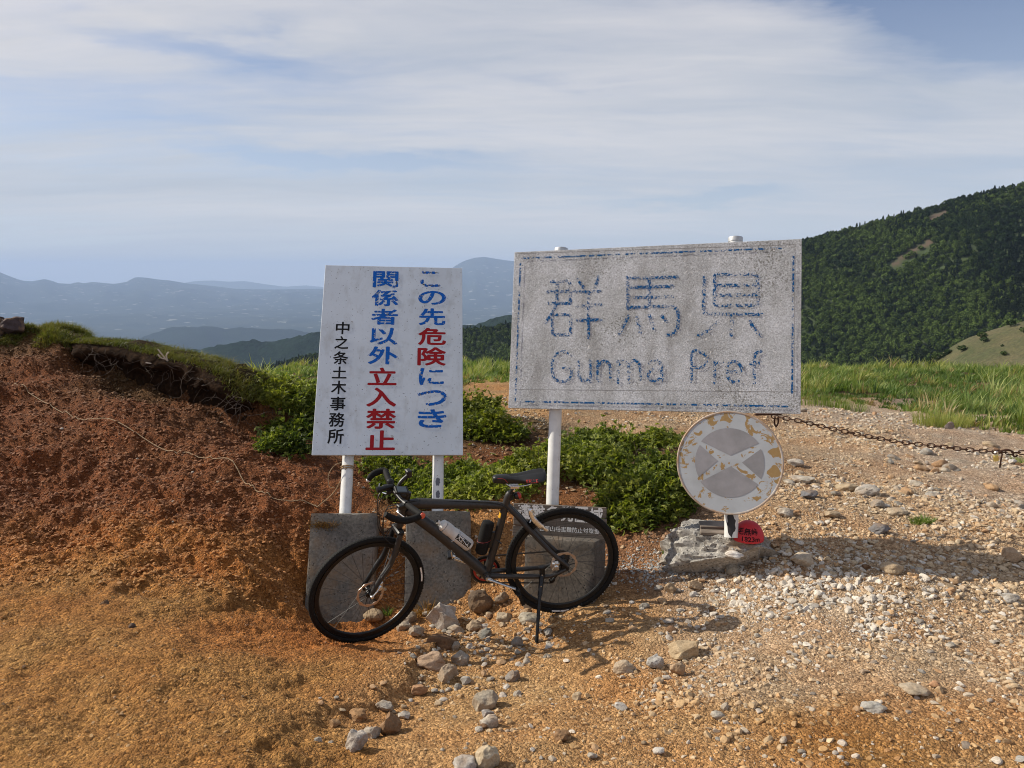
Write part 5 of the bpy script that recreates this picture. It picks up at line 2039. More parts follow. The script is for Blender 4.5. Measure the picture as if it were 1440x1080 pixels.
def wheel(c, u, v, w, name, rotor_side=1, seed=0, cassette=False):
    """c hub centre; u, v in the wheel plane, w the axle direction towards the camera"""
    ang = np.linspace(0, 2 * math.pi, 97)[:-1]
    ringp = lambda r_, off=0.0: np.array([c + u * r_ * math.cos(a) + v * r_ * math.sin(a) + w * off for a in ang])
    wh = bpy.data.objects.new(name, None)
    mb = MB()
    prof = []
    for t in np.linspace(0, 2 * math.pi, 17)[:-1]:
        prof.append((WR - 0.0195 + 0.0195 * math.sin(t) * (1.0 if math.sin(t) > 0 else 0.8), 0.0185 * math.cos(t)))
    V, Q = [], []
    n = len(prof)
    for a in ang:
        e = u * math.cos(a) + v * math.sin(a)
        for (r_, o_) in prof:
            V.append(c + e * r_ + w * o_)
    m = len(ang)
    for i in range(m):
        for k in range(n):
            Q.append((i * n + k, i * n + (k + 1) % n, ((i + 1) % m) * n + (k + 1) % n, ((i + 1) % m) * n + k))
    mb.add(V, Q)
    tyre = mb.build('tyre', M['tyre'], bike)
    tyre['label'] = 'black %s tyre' % ('front' if name == 'front_wheel' else 'rear')
    # tread knobs
    mb = MB()
    for i in range(0, 120):
        a = 2 * math.pi * i / 120
        e = u * math.cos(a) + v * math.sin(a)
        tdir = -u * math.sin(a) + v * math.cos(a)
        for s_ in (-1, 1):
            mb.box(c + e * (WR - 0.0035) + w * s_ * 0.009, tdir * 0.0045, w * 0.0028, e * 0.0022)
    kn = mb.build('tread', M['tyre'], tyre, smooth=False)
    kn['kind'] = 'stuff'
    # pale sidewall print
    for a0 in ((-0.14, 0.16) if name == 'front_wheel' else (-1.83, -1.50),):
        mb = MB()
        V, Q = [], []
        for i, a in enumerate(np.linspace(a0[0], a0[1], 14)):
            e = u * math.cos(a) + v * math.sin(a)
            V += [c + e * (WR - 0.0255) + w * 0.0183, c + e * (WR - 0.0165) + w * 0.0188]
            if i:
                Q.append((2 * i - 2, 2 * i - 1, 2 * i + 1, 2 * i))
        mb.add(V, Q)
        mb.build('sidewall_print', M['white_letters'], tyre, smooth=False)
    mb = MB()
    V, Q = [], []
    rp = [(WR - 0.036, 0.0115), (WR - 0.058, 0.0085), (WR - 0.063, 0.003), (WR - 0.063, -0.003), (WR - 0.058, -0.0085), (WR - 0.036, -0.0115)]
    n = len(rp)
    for a in ang:
        e = u * math.cos(a) + v * math.sin(a)
        V += [c + e * r_ + w * o_ for r_, o_ in rp]
    for i in range(m):
        for k in range(n):
            Q.append((i * n + k, i * n + (k + 1) % n, ((i + 1) % m) * n + (k + 1) % n, ((i + 1) % m) * n + k))
    mb.add(V, Q)
    mb.build('rim', M['black_metal'], bike)
    # hub
    mb = MB()
    mb.lathe(c - w * 0.055, w, [(0.008, 0), (0.011, 0.01), (0.024, 0.02), (0.024, 0.026), (0.013, 0.034), (0.013, 0.076), (0.026, 0.084), (0.026, 0.090), (0.012, 0.1), (0.008, 0.11)], 20)
    mb.lathe(c - w * 0.068, w, [(0.0045, 0), (0.0045, 0.136)], 10)
    mb.build('hub', M['black_metal'], bike)
    ns = 28
    for k in range(ns):
        a = 2 * math.pi * k / ns + seed
        s_ = 1 if k % 2 else -1
        tw = (0.42 if (k // 2) % 2 else -0.42)
        e0 = u * math.cos(a + tw) + v * math.sin(a + tw)
        e1 = u * math.cos(a) + v * math.sin(a)
        sb = MB()
        sb.tube([c + e0 * 0.024 + w * s_ * 0.032, c + e1 * (WR - 0.062) + w * s_ * 0.002], 0.0012, 5)
        sb.build('spoke', M['steel_spoke'], bike)
    # brake rotor with slots: an outer braking ring carried by six arms
    ro = MB()
    R0, R1 = (0.066, 0.080)
    V, Q = [], []
    mm = 60
    for i in range(mm):
        a = 2 * math.pi * i / mm
        e = u * math.cos(a) + v * math.sin(a)
        wav = 0.0022 * math.cos(a * 10)
        for r_, o_ in ((R0 - wav, 0.041), (R1 + wav, 0.041), (R1 + wav, 0.0428), (R0 - wav, 0.0428)):
            V.append(c + e * r_ + w * o_)
    for i in range(mm):
        for k in range(4):
            Q.append((i * 4 + k, i * 4 + (k + 1) % 4, ((i + 1) % mm) * 4 + (k + 1) % 4, ((i + 1) % mm) * 4 + k))
    ro.add(V, Q)
    rot_ = ro.build('brake_rotor', M['rotor'], bike)
    ar = MB()
    for k in range(6):
        a = 2 * math.pi * k / 6
        e0 = u * math.cos(a - 0.5) + v * math.sin(a - 0.5)
        e1 = u * math.cos(a) + v * math.sin(a)
        ar.tube([c + e0 * 0.020 + w * 0.0419, c + e1 * 0.0668 + w * 0.0419], 0.0028, 6)
    ar.lathe(c + w * 0.0395, w, [(0.022, 0), (0.022, 0.004)], 20)
    ar.build('rotor_carrier', M['black_metal'], rot_)
    bpy.data.objects.remove(wh)


rw_c = B(0, 0, 0)
wheel(rw_c, bU, bV, bW, 'rear_wheel', seed=0.1)

# steering axis, fitted to the head tube
hb0, ht0 = q(560, 742), q(571, 702)
sax = (ht0 - hb0) / np.linalg.norm(ht0 - hb0)
STEER = math.radians(20)


def rotv(v, k, a):
    return v * math.cos(a) + np.cross(k, v) * math.sin(a) + k * (k @ v) * (1 - math.cos(a))


def S(p):
    """turn a point of the fork and bars about the steering axis"""
    return hb0 + rotv(np.array(p, float) - hb0, sax, STEER)


def Sd(v):
    return rotv(np.array(v, float), sax, STEER)


fu, fv, fw = Sd(bU), Sd(bV), Sd(bW)
if (S(B(-WB, 0, 0.3)) - S(B(-WB, 0, 0)))[1] > 0:
    pass
# the front hub after steering should sit at Fh: undo the turn to get its straight-ahead place
fh0 = hb0 + rotv(Fh - hb0, sax, -STEER)
fh0 = fh0 - ((fh0 - Rh) @ bW) * bW          # back into the mid plane
fwc = S(fh0)
wheel(fwc, fu, fv, fw, 'front_wheel', seed=0.25)


def tube(name, pts, r, m, parent=bike, k=0, n=14, flat=None, label=None):
    mb = MB()
    p = smooth_path(pts, k) if k else np.array(pts)
    if not np.isscalar(r):
        r = np.interp(np.linspace(0, 1, len(p)), np.linspace(0, 1, len(r)), r)
    mb.tube(p, r, n, flat=flat)
    o = mb.build(name, M[m] if isinstance(m, str) else m, parent)
    if label:
        o['label'] = label
    return o


# frame
st_top, bb = q(713, 703), q(684, 807)
frame = tube('frame', [q(590, 708), q(640, 709), q(690, 710), q(712, 712)], [0.031, 0.026, 0.0225, 0.020], 'frame_grey', k=6)
tube('down_tube', [q(573, 716), q(583, 724), q(620, 752), q(660, 787), bb], [0.027, 0.034, 0.034, 0.032, 0.029], 'frame_grey', frame, k=5)
tube('head_tube', [hb0 + sax * 0.005, ht0 - sax * 0.005], 0.024, 'frame_grey', frame)
tube('gusset', [q(572, 709), q(590, 708)], [0.024, 0.031], 'frame_grey', frame)
tube('seat_tube', [q(718, 693), st_top, q(700, 752), bb], [0.021, 0.022, 0.022, 0.024], 'frame_grey', frame, k=4)
for s_ in (-1, 1):
    tube('seat_stay', [q(712, 709) + bW * 0.006 * s_, q(728, 725) + bW * 0.022 * s_, q(742, 740) + bW * 0.038 * s_, q(775, 773) + bW * 0.056 * s_, B(0.018, -0.004, 0.062 * s_)], [0.016, 0.0165, 0.0155, 0.013, 0.012], 'frame_grey', frame, k=5)
    tube('chain_stay', [bb + bW * 0.02 * s_, q(712, 806) + bW * 0.036 * s_, q(745, 805) + bW * 0.046 * s_, q(772, 803) + bW * 0.056 * s_, B(0.006, -0.022, 0.062 * s_)], [0.0155, 0.015, 0.0145, 0.013, 0.011], 'frame_grey', frame, k=5)
    mb = MB()
    mb.box(B(0.004, -0.008, 0.062 * s_), bU * 0.020, bV * 0.022, bW * 0.0035, 0.002)
    mb.build('dropout', M['black_metal'], frame)
mb = MB()
mb.lathe(bb - bW * 0.036, bW, [(0.024, 0), (0.024, 0.072)], 24)
mb.build('bottom_bracket_shell', M['frame_grey'], frame)
tube('cable', [q(573, 703) + bW * 0.02, q(605, 703) + bW * 0.012, q(655, 704) + bW * 0.012, q(700, 706) + bW * 0.022, q(722, 722) + bW * 0.028, q(745, 742) + bW * 0.052, q(778, 776) + bW * 0.068], 0.0028, 'black_plastic', frame, k=6, n=6)

# fork: crown, two legs with rubber boots, dropouts
crown = S(hb0)
hubS = fwc
fk = MB()
fk.box(S(hb0 - sax * 0.012), Sd(bW) * 0.058, Sd(bU) * 0.019, sax * 0.014, 0.006)
fork = fk.build('fork', M['black_metal'], bike)
axd = fh0 - (hb0 - sax * 0.01)
for s_ in (-1, 1):
    top = hb0 - sax * 0.015 + bW * 0.050 * s_ + bU * 0.0
    mid = hb0 - sax * 0.18 + bW * 0.053 * s_ - bU * 0.012
    low = fh0 + bW * 0.056 * s_ + (hb0 - fh0) * 0.09
    tube('fork_leg', [S(top), S(mid), S((mid + low) / 2), S(low), S(fh0 + bW * 0.056 * s_)], [0.0155, 0.0165, 0.016, 0.0135, 0.010], 'black_metal' if s_ < 0 else 'frame_grey', fork, k=5)
for s_ in (-1,):
    mb = MB()
    mb.box(S(fh0 + bW * 0.062 * s_), fu * 0.013, fv * 0.014, fw * 0.004, 0.002)
    mb.build('dropout', M['black_metal'], fork)


def caliper(c, u, v, w, par):
    mb = MB()
    mb.box(c, u * 0.020, v * 0.026, w * 0.013, 0.005)
    mb.box(c + u * 0.014 + v * 0.018 + w * 0.003, u * 0.010, v * 0.010, w * 0.008, 0.003)
    mb.lathe(c + w * 0.012, w, [(0.012, 0), (0.012, 0.006), (0.008, 0.009)], 16)
    mb.tube([c - u * 0.02 - v * 0.018 + w * 0.01, c + v * 0.03 + w * 0.012], 0.004, 8)
    return mb.build('brake_caliper', M['silver'], par)


caliper(fwc + fu * 0.052 + fv * 0.042 + fw * 0.052, fu, fv, fw, fork)
caliper(q(779, 790) + bW * 0.052, bU, bV, bW, frame)
mb = MB()
mb.tube([fwc + fw * 0.068, fwc + fw * 0.078], 0.009, 14)
mb.tube([fwc + fw * 0.075, fwc + fw * 0.08 + fu * 0.03 + fv * 0.03, fwc + fw * 0.074 + fu * 0.052 + fv * 0.05], 0.0045, 8)
mb.build('quick_release', M['silver'], bike)

# stem, handlebar, grips, bar ends
stc = q(572, 697)
bar_c0 = ht0 + sax * 0.035 - bU * 0.062 + bV * 0.012
stem = tube('stem', [S(ht0 + sax * 0.002), S(ht0 + sax * 0.026), S(ht0 + sax * 0.030 - bU * 0.02), S(bar_c0)], [0.019, 0.019, 0.017, 0.0185], 'black_metal', k=4)
tube('headset_cap', [S(ht0 + sax * 0.004), S(ht0 + sax * 0.046)], 0.0205, 'black_metal', stem)
BL = 0.275
bar_pts = lambda s_: [S(bar_c0 + bW * s_ * BL * t + bU * 0.045 * max(0, t - 0.25) ** 1.2 + bV * 0.012 * max(0, t - 0.2)) for t in (0, 0.2, 0.4, 0.6, 0.8, 1.0)]
tube('handlebar', bar_pts(-1)[::-1] + bar_pts(1)[1:], 0.0118, 'black_metal', k=4)
for s_ in (-1, 1):
    bp_ = bar_pts(s_)
    g = tube('grip', [bp_[2] * 0.4 + bp_[3] * 0.6, bp_[4], bp_[5]], [0.0165, 0.0172, 0.0175], 'tyre', k=4)
    end = bp_[5]
    out = (bp_[5] - bp_[4]) / np.linalg.norm(bp_[5] - bp_[4])
    fwd = -fu
    horn = [end + out * 0.004, end + fwd * 0.04 + out * 0.012 - fv * 0.004, end + fwd * 0.10 + out * 0.010 + fv * 0.000, end + fwd * 0.155 + out * 0.0 + fv * 0.028, end + fwd * 0.19 - out * 0.004 + fv * 0.062]
    if s_ < 0:
        horn = [end + out * 0.004, end + fwd * 0.03 + out * 0.014 - fv * 0.002, end + fwd * 0.065 + out * 0.012 - fv * 0.006, end + fwd * 0.092 - fv * 0.014, end + fwd * 0.105 - fv * 0.030]
    tube('bar_end', horn, [0.018, 0.0185, 0.019, 0.018, 0.0145], 'tyre', k=5)
    mb = MB()
    cpos = horn[-1] if s_ < 0 else end + out * 0.012
    cdir = (horn[-1] - horn[-2]) if s_ < 0 else out
    cdir = cdir / np.linalg.norm(cdir)
    if s_ > 0:
        mb.lathe(cpos, cdir, [(0.0165, 0.0), (0.0165, 0.006), (0.011, 0.010), (0.002, 0.0115)], 20)
        mb.build('end_plug', M['orange_plastic'], bike)['label'] = 'orange red end plug of the near grip'
    else:
        mb.lathe(cpos, cdir, [(0.0135, -0.002), (0.0145, 0.005), (0.009, 0.013), (0.002, 0.015)], 20)
        mb.build('end_plug', M['white_plastic'], bike)['label'] = 'pale end plug of the far bar end'
    # brake lever, clamp, shifter
    lp = bp_[3] * 0.15 + bp_[2] * 0.85
    mb = MB()
    mb.tube([lp - out * 0.012, lp + out * 0.012], 0.018, 16)
    mb.box(lp - fu * 0.026 - fv * 0.010, fu * 0.020, fv * 0.013, out * 0.017, 0.004)
    mb.box(lp - fu * 0.012 - fv * 0.026 - out * 0.02, fu * 0.020, fv * 0.012, out * 0.018, 0.004)
    lv = mb.build('lever_mount', M['black_plastic'], bike)
    mb = MB()
    mb.tube(smooth_path([lp - fu * 0.040 - fv * 0.014, lp - fu * 0.062 - fv * 0.022 + out * 0.025, lp - fu * 0.060 - fv * 0.030 + out * 0.06, lp - fu * 0.052 - fv * 0.040 + out * 0.10], 5), [0.006] * 16, 8, flat=(fv, 0.6))
    mb.build('brake_lever', M['silver'], lv)
    mb = MB()
    mb.tube([lp - fu * 0.03 - fv * 0.04 - out * 0.02, lp - fu * 0.048 - fv * 0.046 + out * 0.012], 0.0045, 8)
    mb.build('shift_lever', M['silver'], lv)
    # cables looping down
    c1_ = lp - fu * 0.035 - out * 0.02
    tube('cable', [c1_, c1_ - fu * 0.050 - fv * 0.03 - out * 0.03, S(hb0 - bU * 0.105 + bV * 0.03 + bW * 0.035 * s_), S(hb0 - bU * 0.072 - bV * 0.05 + bW * 0.045 * s_), S(hb0 - bU * 0.02 - bV * 0.10 + bW * 0.060 * s_), S(fh0 + (hb0 - fh0) * 0.3 + bW * 0.072)], 0.0025, 'black_plastic', bike, k=8, n=6)
    tube('cable', [lp - fu * 0.03 - fv * 0.03 - out * 0.035, lp - fu * 0.085 - fv * 0.055 - out * 0.07, S(hb0 - bU * 0.09 - bV * 0.005 + bW * 0.02 * s_), S(hb0 + sax * 0.045 - bU * 0.045 + bW * 0.028), q(582, 722) + bW * 0.028 * s_, q(600, 735) + bW * 0.027 * s_], 0.0025, 'black_plastic', bike, k=8, n=6)

# cycle computer, its mount and two accessories on the bar
cpos = S(bar_c0 + bV * 0.036 + bU * 0.018 + bW * 0.028)
cn = Sd(bV * 0.80 + bW * 0.35 + bU * 0.25)
cn /= np.linalg.norm(cn)
cu_ = fw - (fw @ cn) * cn
cu_ /= np.linalg.norm(cu_)
cv_ = np.cross(cn, cu_)
mb = MB()
mb.box(cpos, cu_ * 0.026, cv_ * 0.040, cn * 0.009, 0.004)
comp = mb.build('cycle_computer', M['black_plastic'], bike)
mb = MB()
mb.box(cpos + cn * 0.0098, cu_ * 0.019, cv_ * 0.027, cn * 0.0008)
mb.build('screen', M['screen'], comp, smooth=False)
mb = MB()
lpos = S(bar_c0 - bU * 0.045 + bV * 0.02 - bW * 0.07)
mb.lathe(lpos + fu * 0.05, -fu, [(0.012, 0), (0.014, 0.01), (0.014, 0.07), (0.018, 0.08), (0.018, 0.095), (0.013, 0.097)], 20)
mb.build('headlight', M['black_plastic'], bike)
mb = MB()
bpos = S(bar_c0 + bV * 0.026 - bW * 0.10)
mb.lathe(bpos, fv, [(0.02, 0), (0.022, 0.006), (0.017, 0.018), (0.006, 0.024), (0.001, 0.025)], 22)
mb.build('bell', M['black_metal'], bike)
mb = MB()
mb.tube(smooth_path([S(bar_c0 + bV * 0.01 + bU * 0.01 - bW * 0.03), S(bar_c0 + bV * 0.055 + bU * 0.04 - bW * 0.03), S(bar_c0 + bV * 0.085 + bU * 0.085 - bW * 0.03)], 5), 0.011, 10)
mb.box(S(bar_c0 + bV * 0.095 + bU * 0.088 - bW * 0.03), fu * 0.014, fv * 0.022, fw * 0.020, 0.005)
mb.build('phone_mount', M['black_plastic'], bike)

# saddle
s_n, s_t = q(693, 672), q(766, 667)
sd_u = (s_t - s_n) / np.linalg.norm(s_t - s_n)
SL = np.linalg.norm(s_t - s_n)
sd_v = bV - (bV @ sd_u) * sd_u
sd_v /= np.linalg.norm(sd_v)
prof = [(0.0, 0.016, 0.020, -0.004), (0.04, 0.026, 0.030, 0.002), (0.18, 0.030, 0.036, 0.003), (0.36, 0.036, 0.034, -0.001), (0.52, 0.052, 0.034, 0.000), (0.68, 0.078, 0.040, 0.008), (0.82, 0.088, 0.044, 0.014), (0.93, 0.080, 0.042, 0.016), (1.0, 0.052, 0.026, 0.014)]
tt = np.linspace(0, 1, 30)
pf_ = np.array(prof)
wd_, th_, hg_ = (np.interp(tt, pf_[:, 0], pf_[:, i]) for i in (1, 2, 3))
V, Q = [], []
na_ = 28
for i, t_ in enumerate(tt):
    c = s_n + sd_u * SL * t_ + sd_v * hg_[i]
    for k in range(na_):
        a = 2 * math.pi * k / na_
        ca, sa = math.cos(a), math.sin(a)
        x_ = wd_[i] * np.sign(ca) * abs(ca) ** 0.8
        if sa >= 0:
            y_ = 0.012 * sa ** 0.6 - 0.030 * (abs(x_) / 0.09) ** 2.0
            if 0.25 < t_ < 1.0 and abs(x_) < 0.016:
                y_ -= 0.012 * (1 - (x_ / 0.016) ** 2) * min(1, (t_ - 0.25) * 6)
        else:
            y_ = -th_[i] * abs(sa) ** 0.7 * (1.0 if abs(ca) > 0.5 else 0.85) - 0.004
        V.append(c + bW * x_ + sd_v * y_)
for i in range(len(tt) - 1):
    for k in range(na_):
        Q.append((i * na_ + k, i * na_ + (k + 1) % na_, (i + 1) * na_ + (k + 1) % na_, (i + 1) * na_ + k))
Q += [tuple(range(na_))[::-1], tuple((len(tt) - 1) * na_ + k for k in range(na_))]
mb = MB()
mb.add(V, Q)
saddle = mb.build('saddle', M['black_plastic'], bike, sharp=60)
mb = MB()
for s_ in (-1, 1):
    mb.tube(smooth_path([s_n + sd_u * 0.06 - sd_v * 0.024 + bW * 0.008 * s_, s_n + sd_u * 0.10 - sd_v * 0.048 + bW * 0.022 * s_, s_n + sd_u * 0.19 - sd_v * 0.050 + bW * 0.022 * s_, s_n + sd_u * 0.245 - sd_v * 0.026 + bW * 0.030 * s_], 6), 0.0038, 8)
mb.build('saddle_rail', M['silver'], saddle)
# red edging and name on the flank
mb = MB()
mb.tube(smooth_path([s_n + sd_u * SL * t + sd_v * (0.004 + z_) + bW * w_ for t, z_, w_ in ((0.06, 0.000, 0.024), (0.14, 0.001, 0.031), (0.20, -0.003, 0.034), (0.24, -0.014, 0.036), (0.27, -0.026, 0.036))], 5), 0.0011, 5)
mb.build('red_piping', M['red_plastic'], saddle)
v_, f_ = glyph_mesh('SELLE', 0.02)
lo, hi = v_.min(0), v_.max(0)
qv = (v_ - lo) / (hi - lo)
depsg = bpy.context.evaluated_depsgraph_get()
mb = MB()
out = []
bpy.context.view_layer.update()
for a_, b_ in qv:
    p0 = s_n + sd_u * SL * (0.60 + 0.22 * a_) + sd_v * (-0.016 + 0.016 * b_ + 0.004 * a_)
    loc0 = Vector(p0 + bW * 0.3 - np.array(saddle.matrix_world.translation))
    ok, loc, nn_, _i = saddle.ray_cast(loc0, Vector(-bW))
    out.append(np.array(loc) + np.array(saddle.matrix_world.translation) + bW * 0.0015 if ok else p0 + bW * 0.085)
mb.add(out, f_)
mb.build('lettering', M['red_plastic'], saddle, smooth=False)
# seat post and clamp
spt = q(723, 688)
tube('seat_post', [q(717, 697), q(721, 688)], 0.0155, 'black_metal')
tube('seat_clamp', [q(715.5, 701), q(718, 694)], 0.0215, 'black_metal', frame)
mb = MB()
mb.box(q(723, 684), sd_u * 0.026, sd_v * 0.009, bW * 0.022, 0.004)
mb.tube([q(722, 688) - bW * 0.024, q(722, 688) + bW * 0.024], 0.007, 10)
mb.build('saddle_clamp', M['silver'], saddle)
# rear light
rl = q(728, 698)
mb = MB()
mb.lathe(rl - bU * 0.020, bU + 0.25 * bV, [(0.012, 0), (0.020, 0.006), (0.021, 0.022)], 18)
rlb = mb.build('rear_light', M['black_plastic'], bike)
mb = MB()
mb.lathe(rl + bU * 0.002 + bV * 0.0053, bU + 0.25 * bV, [(0.021, 0.0), (0.020, 0.010), (0.013, 0.017), (0.001, 0.019)], 18)
mb.build('lens', M['red_plastic'], rlb)
# yellow sticker on the seat tube
tube('sticker', [q(707, 721), q(705, 728)], 0.0186, 'yellow_plastic', frame)

# cranks, chainring, chain, cassette, derailleur
mb = MB()
ringc = bb - bW * 0.050
V, Q = [], []
mm = 88
for i in range(mm):
    a = 2 * math.pi * i / mm
    e = bU * math.cos(a) + bV * math.sin(a)
    ro_ = 0.086 + (0.0025 if i % 2 else -0.001)
    for r_, o_ in ((0.072, -0.0015), (ro_, -0.0015), (ro_, 0.0015), (0.072, 0.0015)):
        V.append(ringc + e * r_ + bW * o_)
for i in range(mm):
    for k in range(4):
        Q.append((i * 4 + k, i * 4 + (k + 1) % 4, ((i + 1) % mm) * 4 + (k + 1) % 4, ((i + 1) % mm) * 4 + k))
mb.add(V, Q)
cr = mb.build('chainring', M['black_metal'], bike)
mb = MB()
V, Q = [], []
for i in range(64):
    a = 2 * math.pi * i / 64
    e = bU * math.cos(a) + bV * math.sin(a)
    for r_, o_ in ((0.060, 0.002), (0.0715, 0.002), (0.0715, 0.005), (0.060, 0.005)):
        V.append(ringc + e * r_ + bW * o_)
for i in range(64):
    for k in range(4):
        Q.append((i * 4 + k, i * 4 + (k + 1) % 4, ((i + 1) % 64) * 4 + (k + 1) % 4, ((i + 1) % 64) * 4 + k))
mb.add(V, Q)
mb.build('red_inner_ring', M['red_plastic'], cr)
mb = MB()
for k in range(5):
    a = 2 * math.pi * k / 5 + 0.3
    e = bU * math.cos(a) + bV * math.sin(a)
    mb.tube([ringc + e * 0.012, ringc + e * 0.066], 0.006, 8)
mb.build('spider', M['black_metal'], cr)
pedL = q(729, 828, 0.07)
cb = bb + bW * 0.055
mb = MB()
mb.tube(smooth_path([cb, cb + (pedL - cb) * 0.3 + bW * 0.006, cb + (pedL - cb) * 0.8 + bW * 0.012, pedL + bW * 0.012], 5), [0.017] * 3 + [0.0125] * 10 + [0.0135] * 3, 14, flat=(bW, 0.55))
mb.lathe(bb + bW * 0.035, bW, [(0.012, 0), (0.012, 0.03)], 16)
mb.build('crank_arm', M['silver'], bike)['label'] = 'silver left crank arm'
pc_ = pedL + bW * 0.05 - bV * 0.012
mb = MB()
pd_ = (bV * 0.93 - bU * 0.3)
pd_ /= np.linalg.norm(pd_)
pe_ = np.cross(bW, pd_)
for s_ in (-1, 1):
    mb.box(pc_ + pd_ * 0.033 * s_ - bV * 0.008, pd_ * 0.005, bW * 0.045, pe_ * 0.010, 0.002)
    mb.box(pc_ + bW * 0.042 * s_ - bV * 0.008, pd_ * 0.036, bW * 0.004, pe_ * 0.009, 0.002)
mb.tube([pedL + bW * 0.01, pc_ + bW * 0.04], 0.006, 8)
mb.build('pedal', M['black_metal'], bike)
pedR = bb - (pedL - bb) * 1.0
pedR = pedR - ((pedR - bb) @ bW) * bW - bW * 0.07
mb = MB()
mb.tube(smooth_path([bb - bW * 0.062, pedR - bW * 0.01], 6), 0.011, 12)
mb.lathe(bb - bW * 0.066, bW, [(0.014, 0), (0.014, 0.03)], 16)
mb.build('crank_arm', M['silver'], bike)
mb = MB()
mb.box(pedR - bW * 0.055, bU * 0.04, bW * 0.042, bV * 0.010, 0.004)
mb.build('pedal', M['black_metal'], bike)
# cassette
cas = None
mb = MB()
for k in range(7):
    r_ = 0.026 + 0.0042 * k
    o_ = B(0, 0, -0.058 + 0.0045 * k)
    V, Q = [], []
    mm = 40
    for i in range(mm):
        a = 2 * math.pi * i / mm
        e = bU * math.cos(a) + bV * math.sin(a)
        rr_ = r_ + (0.002 if i % 2 else -0.002)
        V += [o_ + e * rr_ - bW * 0.001, o_ + e * rr_ + bW * 0.001]
    V += [o_ - bW * 0.001, o_ + bW * 0.001]
    for i in range(mm):
        j = (i + 1) % mm
        Q += [(2 * i, 2 * j, 2 * j + 1, 2 * i + 1), (2 * i, 2 * mm, 2 * j), (2 * i + 1, 2 * j + 1, 2 * mm + 1)]
    mb.add(V, Q)
mb.build('cassette', M['chain_metal'], bike, smooth=False)['kind'] = 'stuff'
jock1, jock2 = B(0.0, -0.070, -0.05), B(-0.06, -0.145, -0.05)
mb = MB()
for jc in (jock1, jock2):
    mb.lathe(jc - bW * 0.004, bW, [(0.019, 0), (0.021, 0.004), (0.019, 0.008)], 20)
mb.tube([jock1 + bW * 0.01, jock2 + bW * 0.01], 0.008, 8)
mb.tube([jock1 - bW * 0.01, jock2 - bW * 0.01], 0.008, 8)
mb.tube([B(0.008, -0.02, -0.064), B(-0.004, -0.055, -0.060), jock1], 0.012, 8)
mb.build('derailleur', M['black_metal'], bike)
# chain: real links along its loop
crad = 0.087
loop = [ringc + bV * crad + bU * t for t in (0,)]
top0, top1 = bb - bW * 0.050 + bV * crad, B(0, 0.045, -0.048)
bot0, bot1 = bb - bW * 0.050 - bV * crad, jock2 - bV * 0.020
loop = [top0 + (top1 - top0) * t for t in np.linspace(0, 1, 12)]
loop += [B(0.045 * math.sin(a), 0.045 * math.cos(a), -0.048) for a in np.linspace(0.3, 2.6, 8)]
loop += [jock1 + bU * 0.02, jock1 * 0.5 + jock2 * 0.5 - bU * 0.01, jock2 - bU * 0.0 - bV * 0.02]
loop += [bot1 + (bot0 - bot1) * t for t in np.linspace(0.1, 1, 12)]
loop += [bb - bW * 0.05 + crad * (-bU * math.sin(a) - bV * math.cos(a)) for a in np.linspace(0.25, math.pi - 0.25, 12)]
loop = np.array(loop + [loop[0]])
seg = np.linalg.norm(np.diff(loop, axis=0), axis=1)
cum = np.concatenate([[0], np.cumsum(seg)])
nl = int(cum[-1] / 0.0127)
mb = MB()
for i in range(nl):
    a_, b_ = [np.array([np.interp(x_ * 0.0127, cum, loop[:, j]) for j in range(3)]) for x_ in (i, i + 1)]
    t_ = (b_ - a_) / (np.linalg.norm(b_ - a_) + 1e-9)
    n_ = np.cross(bW, t_)
    o_ = 0.0032 if i % 2 else 0.0022
    for s_ in (-1, 1):
        mb.box((a_ + b_) / 2 + bW * o_ * s_, t_ * 0.0078, n_ * 0.0036, bW * 0.0006)
mb.build('chain', M['chain_metal'], bike, smooth=False)['kind'] = 'stuff'

# kickstand
ks0 = q(762, 803, 0.062)
foot_px = hit(754.5, 897)
ks1 = foot_px + np.array([0, 0, 0.004])
kn_ = ks0 + (ks1 - ks0) * 0.35 + bU * -0.002
mb = MB()
mb.box(ks0 + bV * 0.004, bU * 0.016, bV * 0.026, bW * 0.016, 0.004)
mb.box(ks0 - bV * 0.016 + bW * 0.004, bU * 0.013, bV * 0.022, bW * 0.010, 0.003)
kst = mb.build('kickstand', M['black_metal'], bike)
mb = MB()
mb.tube([ks0 - bV * 0.02, kn_], [0.0155, 0.014], 10)
mb.tube([kn_, ks1 * 0.94 + kn_ * 0.06], [0.011, 0.010], 10)
mb.build('leg', M['black_metal'], kst)
mb = MB()
dn = (ks1 - kn_) / np.linalg.norm(ks1 - kn_)
mb.lathe(ks1 - dn * 0.035, dn, [(0.009, 0), (0.011, 0.004), (0.011, 0.03), (0.014, 0.034)], 14)
mb.build('foot', M['tyre'], kst)
for t_ in (0.0, 0.45):
    mb = MB()
    mb.lathe(ks0 + (kn_ - ks0) * (0.12 + t_) + bW * 0.012, bW, [(0.004, 0), (0.004, 0.004)], 10)
    mb.build('bolt', M['silver'], kst)

